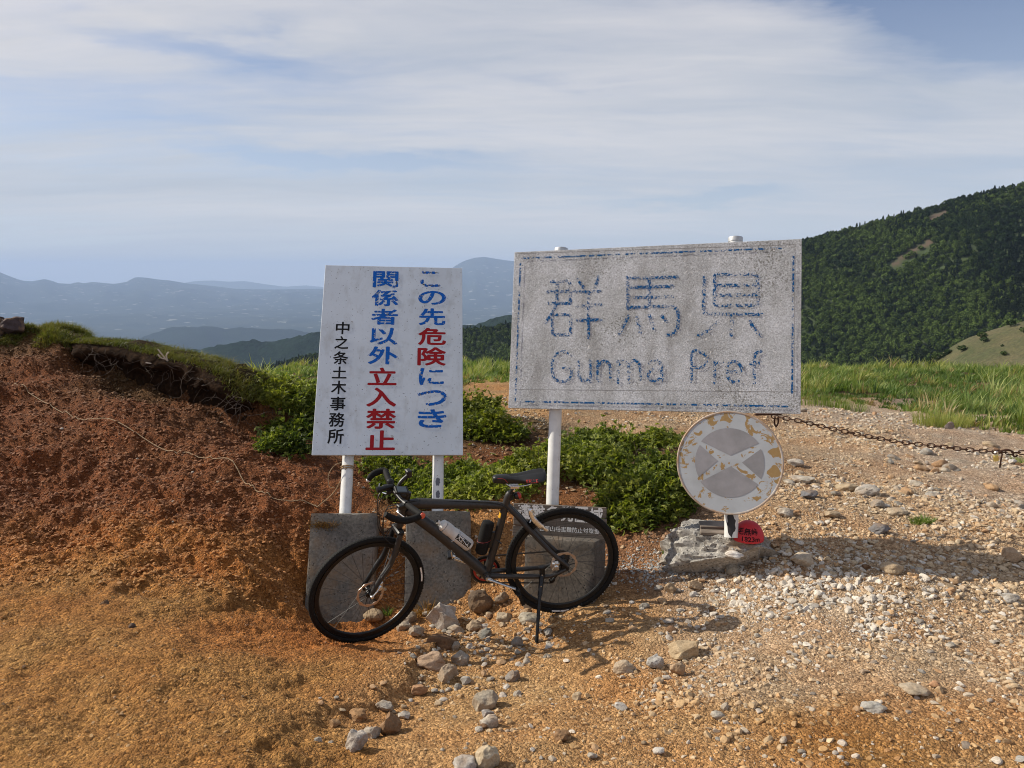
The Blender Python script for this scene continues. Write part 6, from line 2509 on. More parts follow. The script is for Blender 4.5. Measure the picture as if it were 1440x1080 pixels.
# water bottle in its cage
b0, b1 = q(620, 737), q(661, 768)
bd = (b1 - b0) / np.linalg.norm(b1 - b0)
b0 = b0 - bd * 0.0
BLn = np.linalg.norm(b1 - b0)
mb = MB()
mb.lathe(b0, bd, [(0.029, 0.020), (0.0365, 0.026), (0.037, 0.06), (0.0345, 0.075), (0.0345, 0.088), (0.037, 0.10), (0.037, BLn - 0.012), (0.033, BLn - 0.002), (0.02, BLn)], 32)
bot = mb.build('water_bottle', M['bottle'], bike)
mb = MB()
mb.lathe(b0, bd, [(0.011, -0.026), (0.013, -0.022), (0.010, -0.010), (0.017, -0.006), (0.030, 0.002), (0.034, 0.006), (0.034, 0.022), (0.030, 0.0235)], 32)
mb.build('cap', M['white_plastic'], bot)
mb = MB()
mb.lathe(b0, bd, [(0.0068, -0.034), (0.009, -0.031), (0.009, -0.024)], 16)
mb.build('spout', M['black_plastic'], bot)
mb = MB()
mb.lathe(b0, bd, [(0.0346, 0.0225), (0.0346, 0.0255)], 32, cap=False)
mb.build('seal_ring', M['black_plastic'], bot)


def wrap_text(s, c, ax, r, h0, h1, a0, a1, parent, m, off=0.03, name='lettering'):
    """lettering round a cylinder; runs along the axis"""
    v, f = glyph_mesh(s, off)
    lo, hi = v.min(0), v.max(0)
    t = (v - lo) / (hi - lo)
    e0 = bW - (bW @ ax) * ax
    e0 /= np.linalg.norm(e0)
    e1 = np.cross(ax, e0)
    mb = MB()
    mb.add([c + ax * (h0 + (h1 - h0) * a_) + r * (math.cos(a0 + (a1 - a0) * b_) * e0 + math.sin(a0 + (a1 - a0) * b_) * e1) for a_, b_ in t], f)
    return mb.build(name, m, parent, smooth=False)


def wrap_patch(c, ax, r, h0, h1, a0, a1, parent, m, name):
    e0 = bW - (bW @ ax) * ax
    e0 /= np.linalg.norm(e0)
    e1 = np.cross(ax, e0)
    mb = MB()
    V, Q = [], []
    for i, a in enumerate(np.linspace(a0, a1, 13)):
        e = math.cos(a) * e0 + math.sin(a) * e1
        V += [c + ax * h0 + e * r, c + ax * h1 + e * r]
        if i:
            Q.append((2 * i - 2, 2 * i - 1, 2 * i + 1, 2 * i))
    mb.add(V, Q)
    return mb.build(name, m, parent)


wrap_patch(b0, bd, 0.0374, BLn * 0.48, BLn * 0.93, -0.75, 0.15, bot, M['black_plastic'], 'dark_band')
wrap_text('XEVA', b0, bd, 0.0378, BLn * 0.50, BLn * 0.91, 0.02, -0.66, bot, M['white_plastic'], 0.02)
dtn = np.cross(bW, bd)
dtn = dtn if dtn @ bV < 0 else -dtn
mb = MB()
for s_ in (-1, 1):
    mb.tube(smooth_path([b0 + bd * 0.09 + dtn * 0.041 + bW * 0.010 * s_, b0 + bd * 0.11 + dtn * 0.030 + bW * 0.030 * s_, b0 + bd * 0.125 - dtn * 0.022 + bW * 0.034 * s_, b0 + bd * 0.11 - dtn * 0.040 + bW * 0.012 * s_], 6), 0.0022, 6)
    mb.tube(smooth_path([b0 + bd * 0.125 - dtn * 0.022 + bW * 0.034 * s_, b0 + bd * (BLn - 0.02) + bW * 0.040 * s_, b0 + bd * (BLn + 0.006) + dtn * 0.012 + bW * 0.022 * s_, b0 + bd * (BLn + 0.004) + dtn * 0.034], 6), 0.0022, 6)
    mb.tube([b0 + bd * 0.06 + dtn * 0.041 + bW * 0.008 * s_, b0 + bd * (BLn + 0.004) + dtn * 0.041 + bW * 0.008 * s_], 0.0022, 6)
mb.build('bottle_cage', M['silver'], bike)
# black cylindrical pouch on the seat tube
k0, k1 = q(676, 778), q(687, 733)
kd = (k1 - k0) / np.linalg.norm(k1 - k0)
KL = np.linalg.norm(k1 - k0)
mb = MB()
mb.lathe(k0, kd, [(0.020, 0.0), (0.030, 0.004), (0.0355, 0.014), (0.037, 0.05), (0.037, KL - 0.018), (0.033, KL - 0.006), (0.022, KL), (0.002, KL + 0.002)], 32)
pch = mb.build('tool_case', M['tyre'], bike)
mb = MB()
e0 = bW - (bW @ kd) * kd
e1 = np.cross(kd, e0)
mb.tube([k0 + kd * (KL * 0.42 + 0.012 * math.sin(a)) + 0.0376 * (e0 * math.cos(a) + e1 * math.sin(a)) for a in np.linspace(0, 2 * math.pi, 41)[:-1]], 0.0016, 6, closed=True)
mb.build('red_zip', mat('dark_red_trim', color=(0.22, 0.02, 0.02), rough=0.5), pch)
mb = MB()
mb.box(k0 + kd * KL * 0.4 + bU * 0.045, bU * 0.012, kd * 0.05, bW * 0.01, 0.003)
mb.tube([q(697, 757) + bW * 0.021, q(704, 762) + bW * 0.021], 0.005, 8)
mb.build('case_bracket', M['black_plastic'], bike)
# pump fixing under the down tube
mb = MB()
mb.tube([q(634, 774) + bW * 0.02, q(636, 783) + bW * 0.022], 0.0035, 6)
mb.lathe(q(638, 780) + bW * 0.018, bW, [(0.008, 0), (0.009, 0.008), (0.004, 0.012)], 14)
mb.build('cable_guide', M['silver'], frame)
# short curved mudguard stay hugging the rear tyre
mb = MB()
arcp = []
for a in np.linspace(math.radians(124), math.radians(100), 10):
    pass
mb.tube(smooth_path([q(748, 716, 0.045), q(746, 720, 0.05), q(751, 731, 0.052), q(762, 741, 0.052), q(770, 746, 0.05)], 5), [0.008] * 10 + [0.010] * 6 + [0.006] * 5, 10, flat=(bW, 1.6))
mb.tube([q(748, 716, 0.045), q(752, 722, 0.02), q(745, 735, 0.03)], 0.004, 6)
mb.build('mudguard_stay', M['silver'], bike)
print('wheelbase', WB, 'rear contact', B(0, -WR), H(B(0, -WR)[:1], B(0, -WR)[1:2]), 'front', fwc - fv * WR, H((fwc - fv * WR)[:1], (fwc - fv * WR)[1:2]))

# ------------------------------------------------------------------ iron chain across the track
ca_ = P(1092, 587, 5.02)
cb_ = P(1445, 638, 4.62)
chain = thing('barrier_chain', ca_, 'rusty iron chain strung from the grey board across the track to the right', 'chain')
ce_ = P(1560, 640, 4.5)
npts = 400
t_ = np.linspace(0, 1, npts)
c_all = np.array([P(1086, 585.5, 5.05), P(1120, 591, 4.98), P(1180, 605, 4.90), P(1250, 619, 4.82), P(1330, 629, 4.73), P(1400, 635.5, 4.66), P(1450, 636, 4.62), P(1520, 632, 4.56), P(1600, 622, 4.5)])
cpath = smooth_path(c_all, 40)
seg = np.linalg.norm(np.diff(cpath, axis=0), axis=1)
cum = np.concatenate([[0], np.cumsum(seg)])
pitch_ = 0.036
lm = MB()
sh_ = []
for a in np.linspace(0, 2 * math.pi, 25)[:-1]:
    x_, y_ = math.cos(a), math.sin(a)
    sh_.append((0.0165 * np.sign(x_) * 1.0 * abs(x_) ** 0.8 + 0.0065 * np.sign(x_), 0.0115 * y_, 0))
lm.tube(sh_, 0.0036, 7, closed=True)
link_me = npmesh('link', lm.v, lm.f, M['rust'], True)
nlk = int(cum[-1] / pitch_)
for i in range(nlk):
    a_, b_ = [np.array([np.interp(x_ * pitch_, cum, cpath[:, j]) for j in range(3)]) for x_ in (i, i + 1)]
    d_ = Vector(b_ - a_).normalized()
    side = d_.cross(Vector((0, 0, 1))).normalized()
    up = side.cross(d_)
    ang = (math.radians(20) if i % 2 else math.radians(105)) + random.uniform(-0.25, 0.25)
    y_ax = side * math.cos(ang) + up * math.sin(ang)
    z_ax = d_.cross(y_ax)
    o = link(bpy.data.objects.new('link', link_me), chain)
    mt = Matrix((d_, y_ax, z_ax)).transposed().to_4x4()
    mt.translation = Vector((a_ + b_) / 2 - ca_)
    o.matrix_local = mt
# bolt and short dangling end under the board
mb = MB()
h0_ = P(1092, 588, 5.03)
mb.tube(smooth_path([h0_ + np.array([-0.01, 0, 0.012]), h0_ + np.array([-0.012, 0, -0.03]), h0_ + np.array([0.0, 0, -0.055]), h0_ + np.array([0.012, 0, -0.03]), h0_ + np.array([0.010, 0, 0.0])], 5), 0.0055, 8)
mb.build('shackle', M['rust'], chain)
mb = MB()
mb.box(h0_ + np.array([-0.05, 0.02, 0.022]), (0.09, 0.01, 0), (0, 0.012, 0), (0, 0, 0.006), 0.002)
mb.build('bracket', M['rust'], chain)
# padlock and hook
pk = P(1399, 641, 4.655)
mb = MB()
mb.box(pk + np.array([0, -0.012, -0.012]), (0.013, 0, 0.003), (0, 0.008, 0), (-0.004, 0, 0.018), 0.003)
plk = mb.build('padlock', M['brass'], chain)
mb = MB()
mb.tube(smooth_path([pk + np.array([-0.008, -0.012, 0.002]), pk + np.array([-0.008, -0.012, 0.024]), pk + np.array([0.004, -0.012, 0.030]), pk + np.array([0.010, -0.012, 0.006])], 5), 0.003, 8)
mb.build('padlock_shackle', M['silver'], plk)
hk = P(1406, 640, 4.655)
mb = MB()
mb.tube(smooth_path([hk + np.array([-0.01, 0, 0.02]), hk + np.array([0.006, -0.01, 0.012]), hk + np.array([0.003, -0.01, -0.03]), hk + np.array([0.0, -0.01, -0.075])], 5), 0.0045, 8)
mb.build('hanging_bar', M['rust'], chain)
hk2 = P(1417, 636, 4.65)
mb = MB()
mb.tube(smooth_path([hk2 + np.array([-0.05, -0.005, 0.008]), hk2 + np.array([-0.01, -0.01, 0.018]), hk2 + np.array([0.025, -0.01, 0.004]), hk2 + np.array([0.030, -0.01, -0.018]), hk2 + np.array([0.044, -0.01, -0.024]), hk2 + np.array([0.055, -0.01, -0.014])], 5), 0.0058, 8)
mb.build('hook', M['rust'], chain)
# iron stake that holds the far end, just outside the picture
sp0 = c_all[-1]
mb = MB()
mb.tube([(sp0[0] + 0.02, sp0[1], H(sp0[:1], sp0[1:2])[0] - 0.2), (sp0[0] + 0.02, sp0[1], sp0[2] + 0.08)], 0.024, 14)
tag(mb.build('iron_stake', M['rust'], origin=(sp0[0] + 0.02, sp0[1], sp0[2] - 0.5)), 'rusty iron stake holding the right end of the chain', 'stake')

# ------------------------------------------------------------------ rope over the bank
ropepx = [(20, 540, None), (60, 560, None), (110, 588, None), (160, 607, None), (230, 632, None), (290, 650, None), (325, 664, None)]
rp = []
for a, b, _ in ropepx:
    g = hit(a, b)
    rp.append(g + np.array([0, 0, 0.02]))
g0 = rp[-1]
tie = PW.at(xl, PW.px(489, 655)[1], zp + PR + 0.006)
tail = []
for (a, b), t in zip([(345, 684), (365, 702), (385, 713), (410, 719), (435, 716), (455, 704), (470, 690)], np.linspace(0.12, 0.92, 7)):
    Yd = g0[1] + (tie[1] - g0[1]) * t
    p = P(a, b, Yd)
    gz = H(p[:1], p[1:2])[0]
    if p[2] < gz + 0.012:
        g = hit(a, b)
        if g[1] < Yd:
            p = g + np.array([0, 0, 0.015])
    tail.append(p)
rope_pts = smooth_path(rp + tail + [P(480, 672, tie[1] + 0.0), tie], 14)
_m = np.arange(len(rope_pts)) < int(len(rope_pts) * 0.93)
_z = H(rope_pts[:, 0], rope_pts[:, 1]) + 0.010
rope_pts[:, 2] = np.where(_m, np.maximum(rope_pts[:, 2] - 0.008, _z), rope_pts[:, 2])
rope = thing('rope', rope_pts[-1], 'thin pale twisted rope trailing over the red bank to the left post', 'rope')
for ph in (0, 2 * math.pi / 3, 4 * math.pi / 3):
    seg = np.linalg.norm(np.diff(rope_pts, axis=0), axis=1)
    cum = np.concatenate([[0], np.cumsum(seg)])
    L_ = cum[-1]
    ss = np.arange(0, L_, 0.006)
    c_ = np.stack([np.interp(ss, cum, rope_pts[:, j]) for j in range(3)], 1)
    T_ = np.gradient(c_, axis=0)
    T_ /= np.linalg.norm(T_, axis=1)[:, None]
    a_ = np.cross(T_, [0, 0, 1.0])
    a_ /= np.linalg.norm(a_, axis=1)[:, None]
    b_ = np.cross(T_, a_)
    th = ss / 0.035 * 2 * math.pi + ph
    mb = MB()
    mb.tube(c_ + 0.0019 * (a_ * np.cos(th)[:, None] + b_ * np.sin(th)[:, None]), 0.0021, 5)
    mb.build('strand', M['rope'], rope)
mb = MB()
for dz in (0.0, 0.014):
    cc_ = PW.at(xl, PW.px(489, 655)[1] + dz, zp)
    mb.tube([cc_ + (PR + 0.004) * (PW.a * math.cos(a) + PW.n * math.sin(a)) for a in np.linspace(0, 2 * math.pi, 33)[:-1]], 0.005, 7, closed=True)
mb.build('knot', M['rope'], rope)
hp = PW.at(xl - PR, PW.px(489, 648)[1], zp + PR)
mb = MB()
mb.tube(smooth_path([hp, P(470, 655, tie[1]), P(462, 668, tie[1]), P(463, 684, tie[1]), P(470, 686, tie[1])], 8), 0.003, 6)
mb.build('loose_end', M['rope'], rope)

# ------------------------------------------------------------------ shrubs
def shrub(cx, cyy, wpx, hpx, n, label, seed, lush=0.5, group='low green shrubs behind the signs', thick=0.85, L0=0.046):
    r = np.random.default_rng(seed)
    g = hit(cx, cyy + hpx * 0.45)
    dist = (g - CAMP) @ np.array([0, cp, -sp_])
    rx, hh = wpx / F * dist / 2, hpx / F * dist
    ry = rx * thick
    # several overlapping cushions
    nc = max(5, int(n / 150))
    C, O = [], []
    for k in range(nc):
        a, q_ = r.uniform(0, 2 * math.pi), r.uniform() ** 0.5
        ox, oy = math.cos(a) * q_ * rx * 0.92, math.sin(a) * q_ * ry * 0.92
        cr_ = r.uniform(0.07, 0.18)
        m_ = n // nc
        d = rand_dirs(m_, 0.7, r)
        d[:, 2] = np.abs(d[:, 2])
        shoot = r.uniform(0, 1, m_) < 0.18
        rad = cr_ * r.uniform(0.45, 1.05, m_) * np.where(shoot, r.uniform(1.1, 1.7, m_), 1.0)
        X, Y = g[0] + ox + d[:, 0] * rad * 1.25, g[1] + oy + d[:, 1] * rad * 1.25
        tall = (0.5 + 0.8 * r.uniform()) * min(0.22, hh * 0.5)
        Z = hbase(X, Y) + 0.01 + d[:, 2] * (rad / cr_) * tall
        C.append(np.stack([X, Y, Z], 1))
        O.append(d)
    C, O = np.concatenate(C), np.concatenate(O)
    m_ = len(C)
    D = O * 0.7 + rand_dirs(m_, 0.35, r)
    D /= np.linalg.norm(D, axis=1)[:, None]
    Nn = rand_dirs(m_, 1.6, r)
    Nn = Nn - (Nn * D).sum(1)[:, None] * D
    Nn /= np.linalg.norm(Nn, axis=1)[:, None]
    # leaves sit in whorls of three
    CC, DD, NN = [C], [D], [Nn]
    for ang in (2.1, -2.1):
        Dr = D * math.cos(ang * 0.45) + np.cross(Nn, D) * math.sin(ang * 0.45)
        CC.append(C - D * 0.008 + Dr * 0.012)
        DD.append(Dr)
        NN.append(Nn)
    C, D, Nn = np.concatenate(CC), np.concatenate(DD), np.concatenate(NN)
    m_ = len(C)
    L = r.uniform(0.7, 1.25, m_) * L0
    tint = np.clip(lush + 0.06 + r.normal(0, 0.28, m_) + 0.25 * fbm(C[:, 0], C[:, 1], 4.0, 2, seed), 0, 1)
    root = thing('low_shrub', (g[0], g[1], H(g[:1], g[1:2])[0]), label, 'shrub', group)
    me = leaves_mesh('foliage', C - np.array(root.location), D, Nn, L, L * r.uniform(0.32, 0.46, m_), tint, M['shrub_leaf'])
    o = link(bpy.data.objects.new('foliage', me), root)
    mb = MB()
    for k in range(26):
        i = int(r.integers(m_))
        p1 = C[i]
        p0 = np.array([g[0] + (p1[0] - g[0]) * 0.8, g[1] + (p1[1] - g[1]) * 0.8, 0])
        p0[2] = hbase(p0[:1], p0[1:2])[0] - 0.02
        mb.tube([p0, (p0 + p1) / 2 + np.array([0, 0, 0.02]), p1], [0.003, 0.0025, 0.0015], 4, cap=False)
    st = mb.build('stem', M['root'], root)
    st['kind'] = 'stuff'
    return root


shrub(905, 668, 120, 115, 5200, 'largest dense green shrub, filling the bank between the white post and the round sign', 1, 0.5, L0=0.048)
shrub(838, 640, 80, 60, 2600, 'leafy shrub just right of the left post of the grey board', 2, 0.6)
shrub(900, 706, 90, 44, 1700, 'front edge of green shrub hanging down the bank above the red soil', 3, 0.45)
shrub(940, 640, 60, 60, 1700, 'green shrub touching the left rim of the round sign', 4, 0.5)
shrub(790, 622, 60, 40, 1300, 'small bright shrub behind the left post of the grey board', 5, 0.6)
shrub(745, 640, 66, 56, 2300, 'bright green shrub left of the white post, uphill of the saddle', 6, 0.62)
shrub(700, 668, 76, 46, 2300, 'bright green shrub directly behind the saddle', 7, 0.68)
shrub(655, 688, 56, 34, 1500, 'low yellowish green shrub just above the top tube', 8, 0.78)
shrub(590, 668, 90, 54, 2800, 'shady shrub under the white sign between its posts', 9, 0.42)
shrub(640, 655, 40, 36, 900, 'small shrub by the right post of the white sign', 10, 0.5)
shrub(680, 585, 74, 60, 2300, 'green bush on the bank beside the right edge of the white sign', 11, 0.45, L0=0.05)
shrub(852, 612, 80, 40, 1800, 'leafy shrub on the upper bank right of the white post, just under the grey board', 21, 0.5, L0=0.05)
shrub(925, 612, 60, 36, 1300, 'shrub on the upper bank left of the top of the round sign', 22, 0.5, L0=0.05)
shrub(665, 565, 60, 56, 2200, 'tall green bush just right of the white sign, below the far grass', 23, 0.42, L0=0.055)
shrub(712, 600, 44, 30, 900, 'small bush on the bank beside the lower left corner of the grey board', 24, 0.4, L0=0.05)
shrub(610, 690, 60, 30, 1200, 'bright leafy shrub under the handlebar above the right footing', 25, 0.7)
shrub(430, 545, 60, 50, 2000, 'yellow green bush standing left of the white sign in front of the far grass', 26, 0.6, L0=0.055)
shrub(560, 650, 60, 34, 1000, 'dark shrub half hidden under the white sign', 12, 0.3)
shrub(420, 575, 70, 50, 2200, 'dense dark bush on the bank left of the white sign', 13, 0.25, L0=0.05)
shrub(385, 548, 70, 40, 1500, 'yellow green bush at the edge of the mound', 14, 0.6, L0=0.05)
shrub(395, 610, 60, 44, 1200, 'dark trailing bush at the foot of the turf edge', 15, 0.2)


# ------------------------------------------------------------------ grasses
def meadow_grass():
    nt = 13000
    az = np.radians(rng.uniform(-24, 40, nt))
    rr = 8.3 * (29.5 / 8.3) ** (rng.uniform(0, 1, nt) ** 0.85)
    x, y = np.sin(az) * rr, np.cos(az) * rr
    z = H(x, y)
    d_ = y * cp - (z - CZ) * sp_
    px = 720 + F * x / d_
    py = 540 + F * (-y * sp_ - (z - CZ) * cp) / d_
    nz = fbm(x, y, 0.6, 3, 33)
    ex, ey = [640, 700, 760, 900, 1100, 1130, 1200, 1300, 1360, 1440, 1800], [545, 541, 537, 540, 560, 562, 566, 580, 596, 612, 650]
    edge = np.where(px > 640, np.interp(px, ex, ey) + 6 * nz, 602)
    ok = (py < edge) & ~((px < 345) & (x < -2))
    x, y, px, py, edge = (q_[ok] for q_ in (x, y, px, py, edge))
    nt = len(x)
    cl = fbm(x, y, 1.1, 3, 36)
    cl2 = fbm(x, y, 0.35, 2, 37)
    dead = rng.uniform(0, 1, nt) < np.where(edge - py < 9, 0.30, 0.05)
    hh = (0.30 + 0.26 * cl + 0.12 * cl2) * rng.uniform(0.6, 1.35, nt) * np.where(px < 640, 0.5, 0.68) * np.clip(0.35 + (edge - py) / 20, 0.35, 1.0)
    hh = np.clip(hh, 0.08, 0.8)
    tt = np.clip(0.42 + 0.45 * cl + 0.2 * cl2 + rng.normal(0, 0.16, nt), 0.02, 0.95)
    k = 14
    a = rng.uniform(0, 6.283, (nt, k))
    rad = rng.uniform(0, 1, (nt, k)) ** 0.7 * (0.05 + 0.12 * hh)[:, None]
    bx, by = (x[:, None] + np.cos(a) * rad).ravel(), (y[:, None] + np.sin(a) * rad).ravel()
    h = (hh[:, None] * rng.uniform(0.45, 1.15, (nt, k))).ravel()
    out = rng.uniform(0.1, 0.75, (nt, k)).ravel()
    wind = np.stack([0.16 + 0.15 * fbm(bx, by, 0.9, 2, 38), -0.08 + 0.12 * fbm(bx, by, 0.9, 2, 39)], 1)
    ld = (np.stack([np.cos(a), np.sin(a)], 2).reshape(-1, 2) * out[:, None] + wind) * h[:, None]
    tint = np.clip(np.repeat(tt, k) + rng.normal(0, 0.12, nt * k), 0, 0.97)
    n = len(bx)
    wd = (0.009 + 0.0007 * by) * rng.uniform(0.6, 1.6, n)
    bz = H(bx, by) - 0.01
    dd = np.repeat(dead, k)
    for nm, msk, mm_, lb in (('tall_grass', ~dd, 'grass', 'tall green grass in uneven tufts growing along the far side of the track'), ('dead_grass', dd, 'straw', 'bleached dead grass stalks mixed into the tall green grass')):
        me = blades_mesh(nm, np.stack([bx, by, bz], 1)[msk], h[msk], ld[msk], wd[msk], tint[msk], M[mm_])
        o = link(bpy.data.objects.new(nm, me))
        tag(o, lb, None, None, 'stuff')
    print('blades', n)


meadow_grass()


def tuft(name, px, py, n, hgt, rad, label, m='grass', tint0=0.6, seed=0, lean=0.4, cat='grass tuft', spread=None):
    r = np.random.default_rng(seed)
    g = hit(px, py)
    a, q_ = r.uniform(0, 6.283, n), r.uniform(0, 1, n) ** 0.6 * rad
    x, y = g[0] + np.cos(a) * q_ * (spread or 1), g[1] + np.sin(a) * q_ * 0.7
    z = H(x, y)
    h = hgt * r.uniform(0.5, 1.1, n)
    ld = np.stack([np.cos(a), np.sin(a)], 1) * (lean * h * r.uniform(0.2, 1.2, n))[:, None]
    me = blades_mesh(name, np.stack([x - g[0], y - g[1], z - g[2] - 0.004], 1), h, ld, np.full(n, 0.0045), np.clip(tint0 + r.normal(0, 0.18, n), 0, 1), M[m])
    o = link(bpy.data.objects.new(name, me))
    o.location = g
    return tag(o, label, cat)


tuft('grass_tuft', 1326, 594, 900, 0.20, 0.30, 'yellow green grass tuft in front of the tall grass on the right', tint0=0.8, seed=2, spread=1.2)
tuft('grass_tuft', 1297, 736, 260, 0.055, 0.075, 'tiny grass tuft among the stones right of the red dome', tint0=0.45, seed=3, lean=0.9)
tuft('grass_tuft', 938, 781, 60, 0.04, 0.03, 'very small green weed left of the concrete lump', tint0=0.5, seed=4, lean=0.8)
tuft('grass_tuft', 545, 866, 70, 0.05, 0.03, 'tiny green weed seen through the front wheel', tint0=0.5, seed=5, lean=0.8)
tuft('grass_tuft', 1437, 651, 160, 0.08, 0.1, 'small grass tuft at the right edge near the chain', tint0=0.6, seed=6)
tuft('grass_tuft', 1170, 572, 500, 0.22, 0.35, 'short grass tuft beside the right edge of the grey board', tint0=0.5, seed=16, spread=1.5)
tuft('dry_grass', 600, 862, 90, 0.10, 0.07, 'thin dead grass stalks at the foot of the right footing of the white sign', m='dry', tint0=0.8, seed=7, lean=1.2)

# dry moss clump on the left footing
mc = PW.px(455, 738)
r = np.random.default_rng(9)
n = 420
loc = [PW.at(mc[0] + 0.045 * a, mc[1] + 0.014 * b - 0.012, 0.042 + 0.006 * abs(c)) for a, b, c in r.normal(size=(n, 3))]
loc = np.array(loc)
D = -PW.u * 0.5 + r.normal(size=(n, 3)) * 0.6
D /= np.linalg.norm(D, axis=1)[:, None]
Nn = PW.n + r.normal(size=(n, 3)) * 0.4
Nn -= (Nn * D).sum(1)[:, None] * D
Nn /= np.linalg.norm(Nn, axis=1)[:, None]
c0 = loc.mean(0)
o = link(bpy.data.objects.new('moss_clump', leaves_mesh('moss_clump', loc - c0, D, Nn, r.uniform(0.012, 0.028, n), np.full(n, 0.003), r.uniform(0, 1, n), M['dry'])))
o.location = c0
tag(o, 'dry brown moss clump clinging to the face of the left footing', 'moss')

# ------------------------------------------------------------------ turf edge on top of the red mound
ep = smooth_path(LIP3, 12)


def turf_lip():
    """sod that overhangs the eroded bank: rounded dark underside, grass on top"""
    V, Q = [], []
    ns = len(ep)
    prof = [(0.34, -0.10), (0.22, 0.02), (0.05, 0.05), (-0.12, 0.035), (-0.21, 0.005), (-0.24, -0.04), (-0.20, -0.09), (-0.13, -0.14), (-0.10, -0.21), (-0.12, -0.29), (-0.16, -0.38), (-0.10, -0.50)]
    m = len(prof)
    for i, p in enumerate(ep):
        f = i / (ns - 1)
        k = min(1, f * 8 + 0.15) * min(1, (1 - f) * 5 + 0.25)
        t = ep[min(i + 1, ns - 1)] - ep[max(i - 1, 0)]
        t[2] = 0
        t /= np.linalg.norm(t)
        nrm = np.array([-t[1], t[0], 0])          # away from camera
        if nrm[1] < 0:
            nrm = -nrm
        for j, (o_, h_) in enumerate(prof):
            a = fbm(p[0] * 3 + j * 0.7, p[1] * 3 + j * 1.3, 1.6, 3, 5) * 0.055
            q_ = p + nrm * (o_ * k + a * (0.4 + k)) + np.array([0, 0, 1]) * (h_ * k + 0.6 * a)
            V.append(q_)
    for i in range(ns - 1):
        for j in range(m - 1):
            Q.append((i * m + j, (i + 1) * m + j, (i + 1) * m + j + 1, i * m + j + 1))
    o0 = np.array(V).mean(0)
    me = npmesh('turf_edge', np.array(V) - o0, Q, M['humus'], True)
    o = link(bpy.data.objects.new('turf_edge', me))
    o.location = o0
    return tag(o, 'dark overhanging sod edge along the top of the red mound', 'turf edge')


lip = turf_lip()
bpy.context.view_layer.update()
# roots hanging out of the sod
r = np.random.default_rng(31)
rt = thing('hanging_roots', ep[len(ep) // 2], 'tangle of thin roots hanging from the overhanging sod edge', 'roots')
mb = MB()
for k in range(70):
    i = int(r.integers(4, len(ep) - 4))
    p = ep[i] + np.array([r.normal() * 0.05, -0.21 - 0.04 * r.uniform(), 0.0 - 0.12 * r.uniform()])
    pts = [p]
    d = np.array([r.normal() * 0.9, -0.25, -0.55])
    for s_ in range(5):
        d = d + r.normal(size=3) * 0.5
        d /= np.linalg.norm(d)
        pts.append(pts[-1] + d * r.uniform(0.03, 0.09))
    mb.tube(smooth_path(pts, 3), np.linspace(0.0028, 0.0010, 16), 4, cap=False)
o = mb.build('root', M['root'], rt)
o['kind'] = 'stuff'
for pts_px in ([(222, 491), (229, 500), (236, 508)], [(236, 508), (234, 500), (237, 495)], [(233, 505), (226, 503), (222, 498)], [(205, 510), (222, 513), (240, 515), (256, 513)], [(240, 515), (252, 512)]):
    p0 = hit(232, 512)
    mb = MB()
    mb.tube(smooth_path([P(a, b, 7.48) for a, b in pts_px], 6), 0.007, 6)
    mb.build('bleached_root', M['root_pale'], rt)


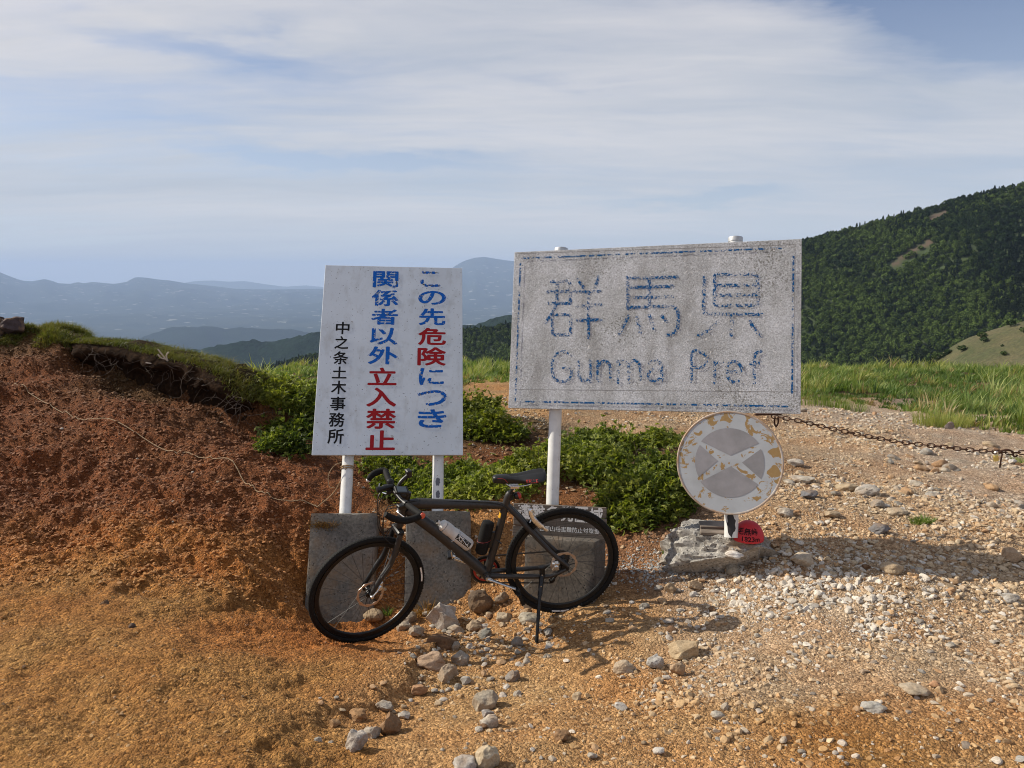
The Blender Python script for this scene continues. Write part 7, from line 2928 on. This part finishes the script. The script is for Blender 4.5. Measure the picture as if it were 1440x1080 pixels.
def turf_grass():
    r = np.random.default_rng(41)
    # on the lip and on the mound top behind it
    idx = r.integers(0, len(ep), 17000)
    off = r.uniform(-0.16, 0.6, 17000)
    p = ep[idx]
    x, y = p[:, 0] + r.normal(0, 0.06, len(idx)) + off * 0.1, p[:, 1] + off
    z = H(x, y)
    lipz = p[:, 2] + 0.045
    z = np.where(off < 0.26, np.maximum(z, lipz - 0.012), np.maximum(z, lipz - 0.02 - (off - 0.26) * 0.9))
    h = r.uniform(0.02, 0.065, len(idx))
    # left mound cap (px 0..140)
    n2 = 22000
    fx = r.uniform(0, 1, n2)
    pxs = -60 + 190 * fx
    g1 = np.array([hit(a, 474) for a in np.linspace(-60, 145, 12)])
    gx = np.interp(pxs, np.linspace(-60, 145, 12), g1[:, 0])
    gy = np.interp(pxs, np.linspace(-60, 145, 12), g1[:, 1])
    y2 = gy + r.uniform(-0.25, 0.9, n2)
    x2 = gx * y2 / gy
    cl = fbm(x2, y2, 3.0, 3, 17)
    k = cl > -0.25 - 0.5 * (y2 > gy + 0.2)
    x2, y2, cl, pxs = x2[k], y2[k], cl[k], pxs[k]
    z2 = H(x2, y2)
    h2 = (0.045 + 0.05 * np.clip(cl, 0, 1) + 0.06 * np.exp(-((pxs - 95) / 30) ** 2)) * r.uniform(0.6, 1.2, len(x2))
    X, Y, Z, Hh = np.concatenate([x, x2]), np.concatenate([y, y2]), np.concatenate([z, z2]), np.concatenate([h, h2])
    # sparse green fringe running down to the shrubs
    n = len(X)
    ld = r.normal(size=(n, 2)) * 0.05 + np.array([0.035, -0.02])
    tint = np.clip(0.4 + 0.25 * fbm(X, Y, 1.5, 3, 19) + r.normal(0, 0.2, n), 0, 1)
    me = blades_mesh('turf_grass', np.stack([X, Y, Z - 0.005], 1), Hh, ld, np.full(n, 0.006), tint, M['turf'], 2)
    o = link(bpy.data.objects.new('turf_grass', me))
    tag(o, 'short olive green grass growing on the top of the red mound', None, None, 'stuff')


turf_grass()
# leafy plant and dark rocks at the far left of the skyline
r = np.random.default_rng(77)
g = hit(66, 466)
n = 90
a = r.uniform(0, 6.283, n)
el = r.uniform(0.1, 1.4, n)
D = np.stack([np.cos(a) * np.cos(el), np.sin(a) * np.cos(el), np.sin(el)], 1)
C = D * (r.uniform(0.2, 1.0, n) * 0.13)[:, None] * [1.1, 0.8, 1.0] + [0, 0, 0.05]
Nn = rand_dirs(n, 1.0, r)
Nn -= (Nn * D).sum(1)[:, None] * D
Nn /= np.linalg.norm(Nn, axis=1)[:, None]
fern = link(bpy.data.objects.new('leafy_plant', leaves_mesh('leafy_plant', C, D, Nn, r.uniform(0.04, 0.075, n), r.uniform(0.014, 0.022, n), np.clip(r.normal(0.75, 0.2, n), 0, 1), M['turf'])))
fern.location = g
tag(fern, 'small yellowish broad leaved plant standing on the mound skyline', 'plant')
stone_at('rock', -4, 460, 34, 38, (0.045, 0.035, 0.033), 'dark brown rock at the left end of the mound skyline', seed=401, angular=0.8, sink=0.1, cat='rock')
stone_at('rock', 20, 465, 34, 26, (0.07, 0.05, 0.05), 'smaller dark rock right of the dark brown skyline rock', seed=402, angular=0.8, sink=0.1, cat='rock')
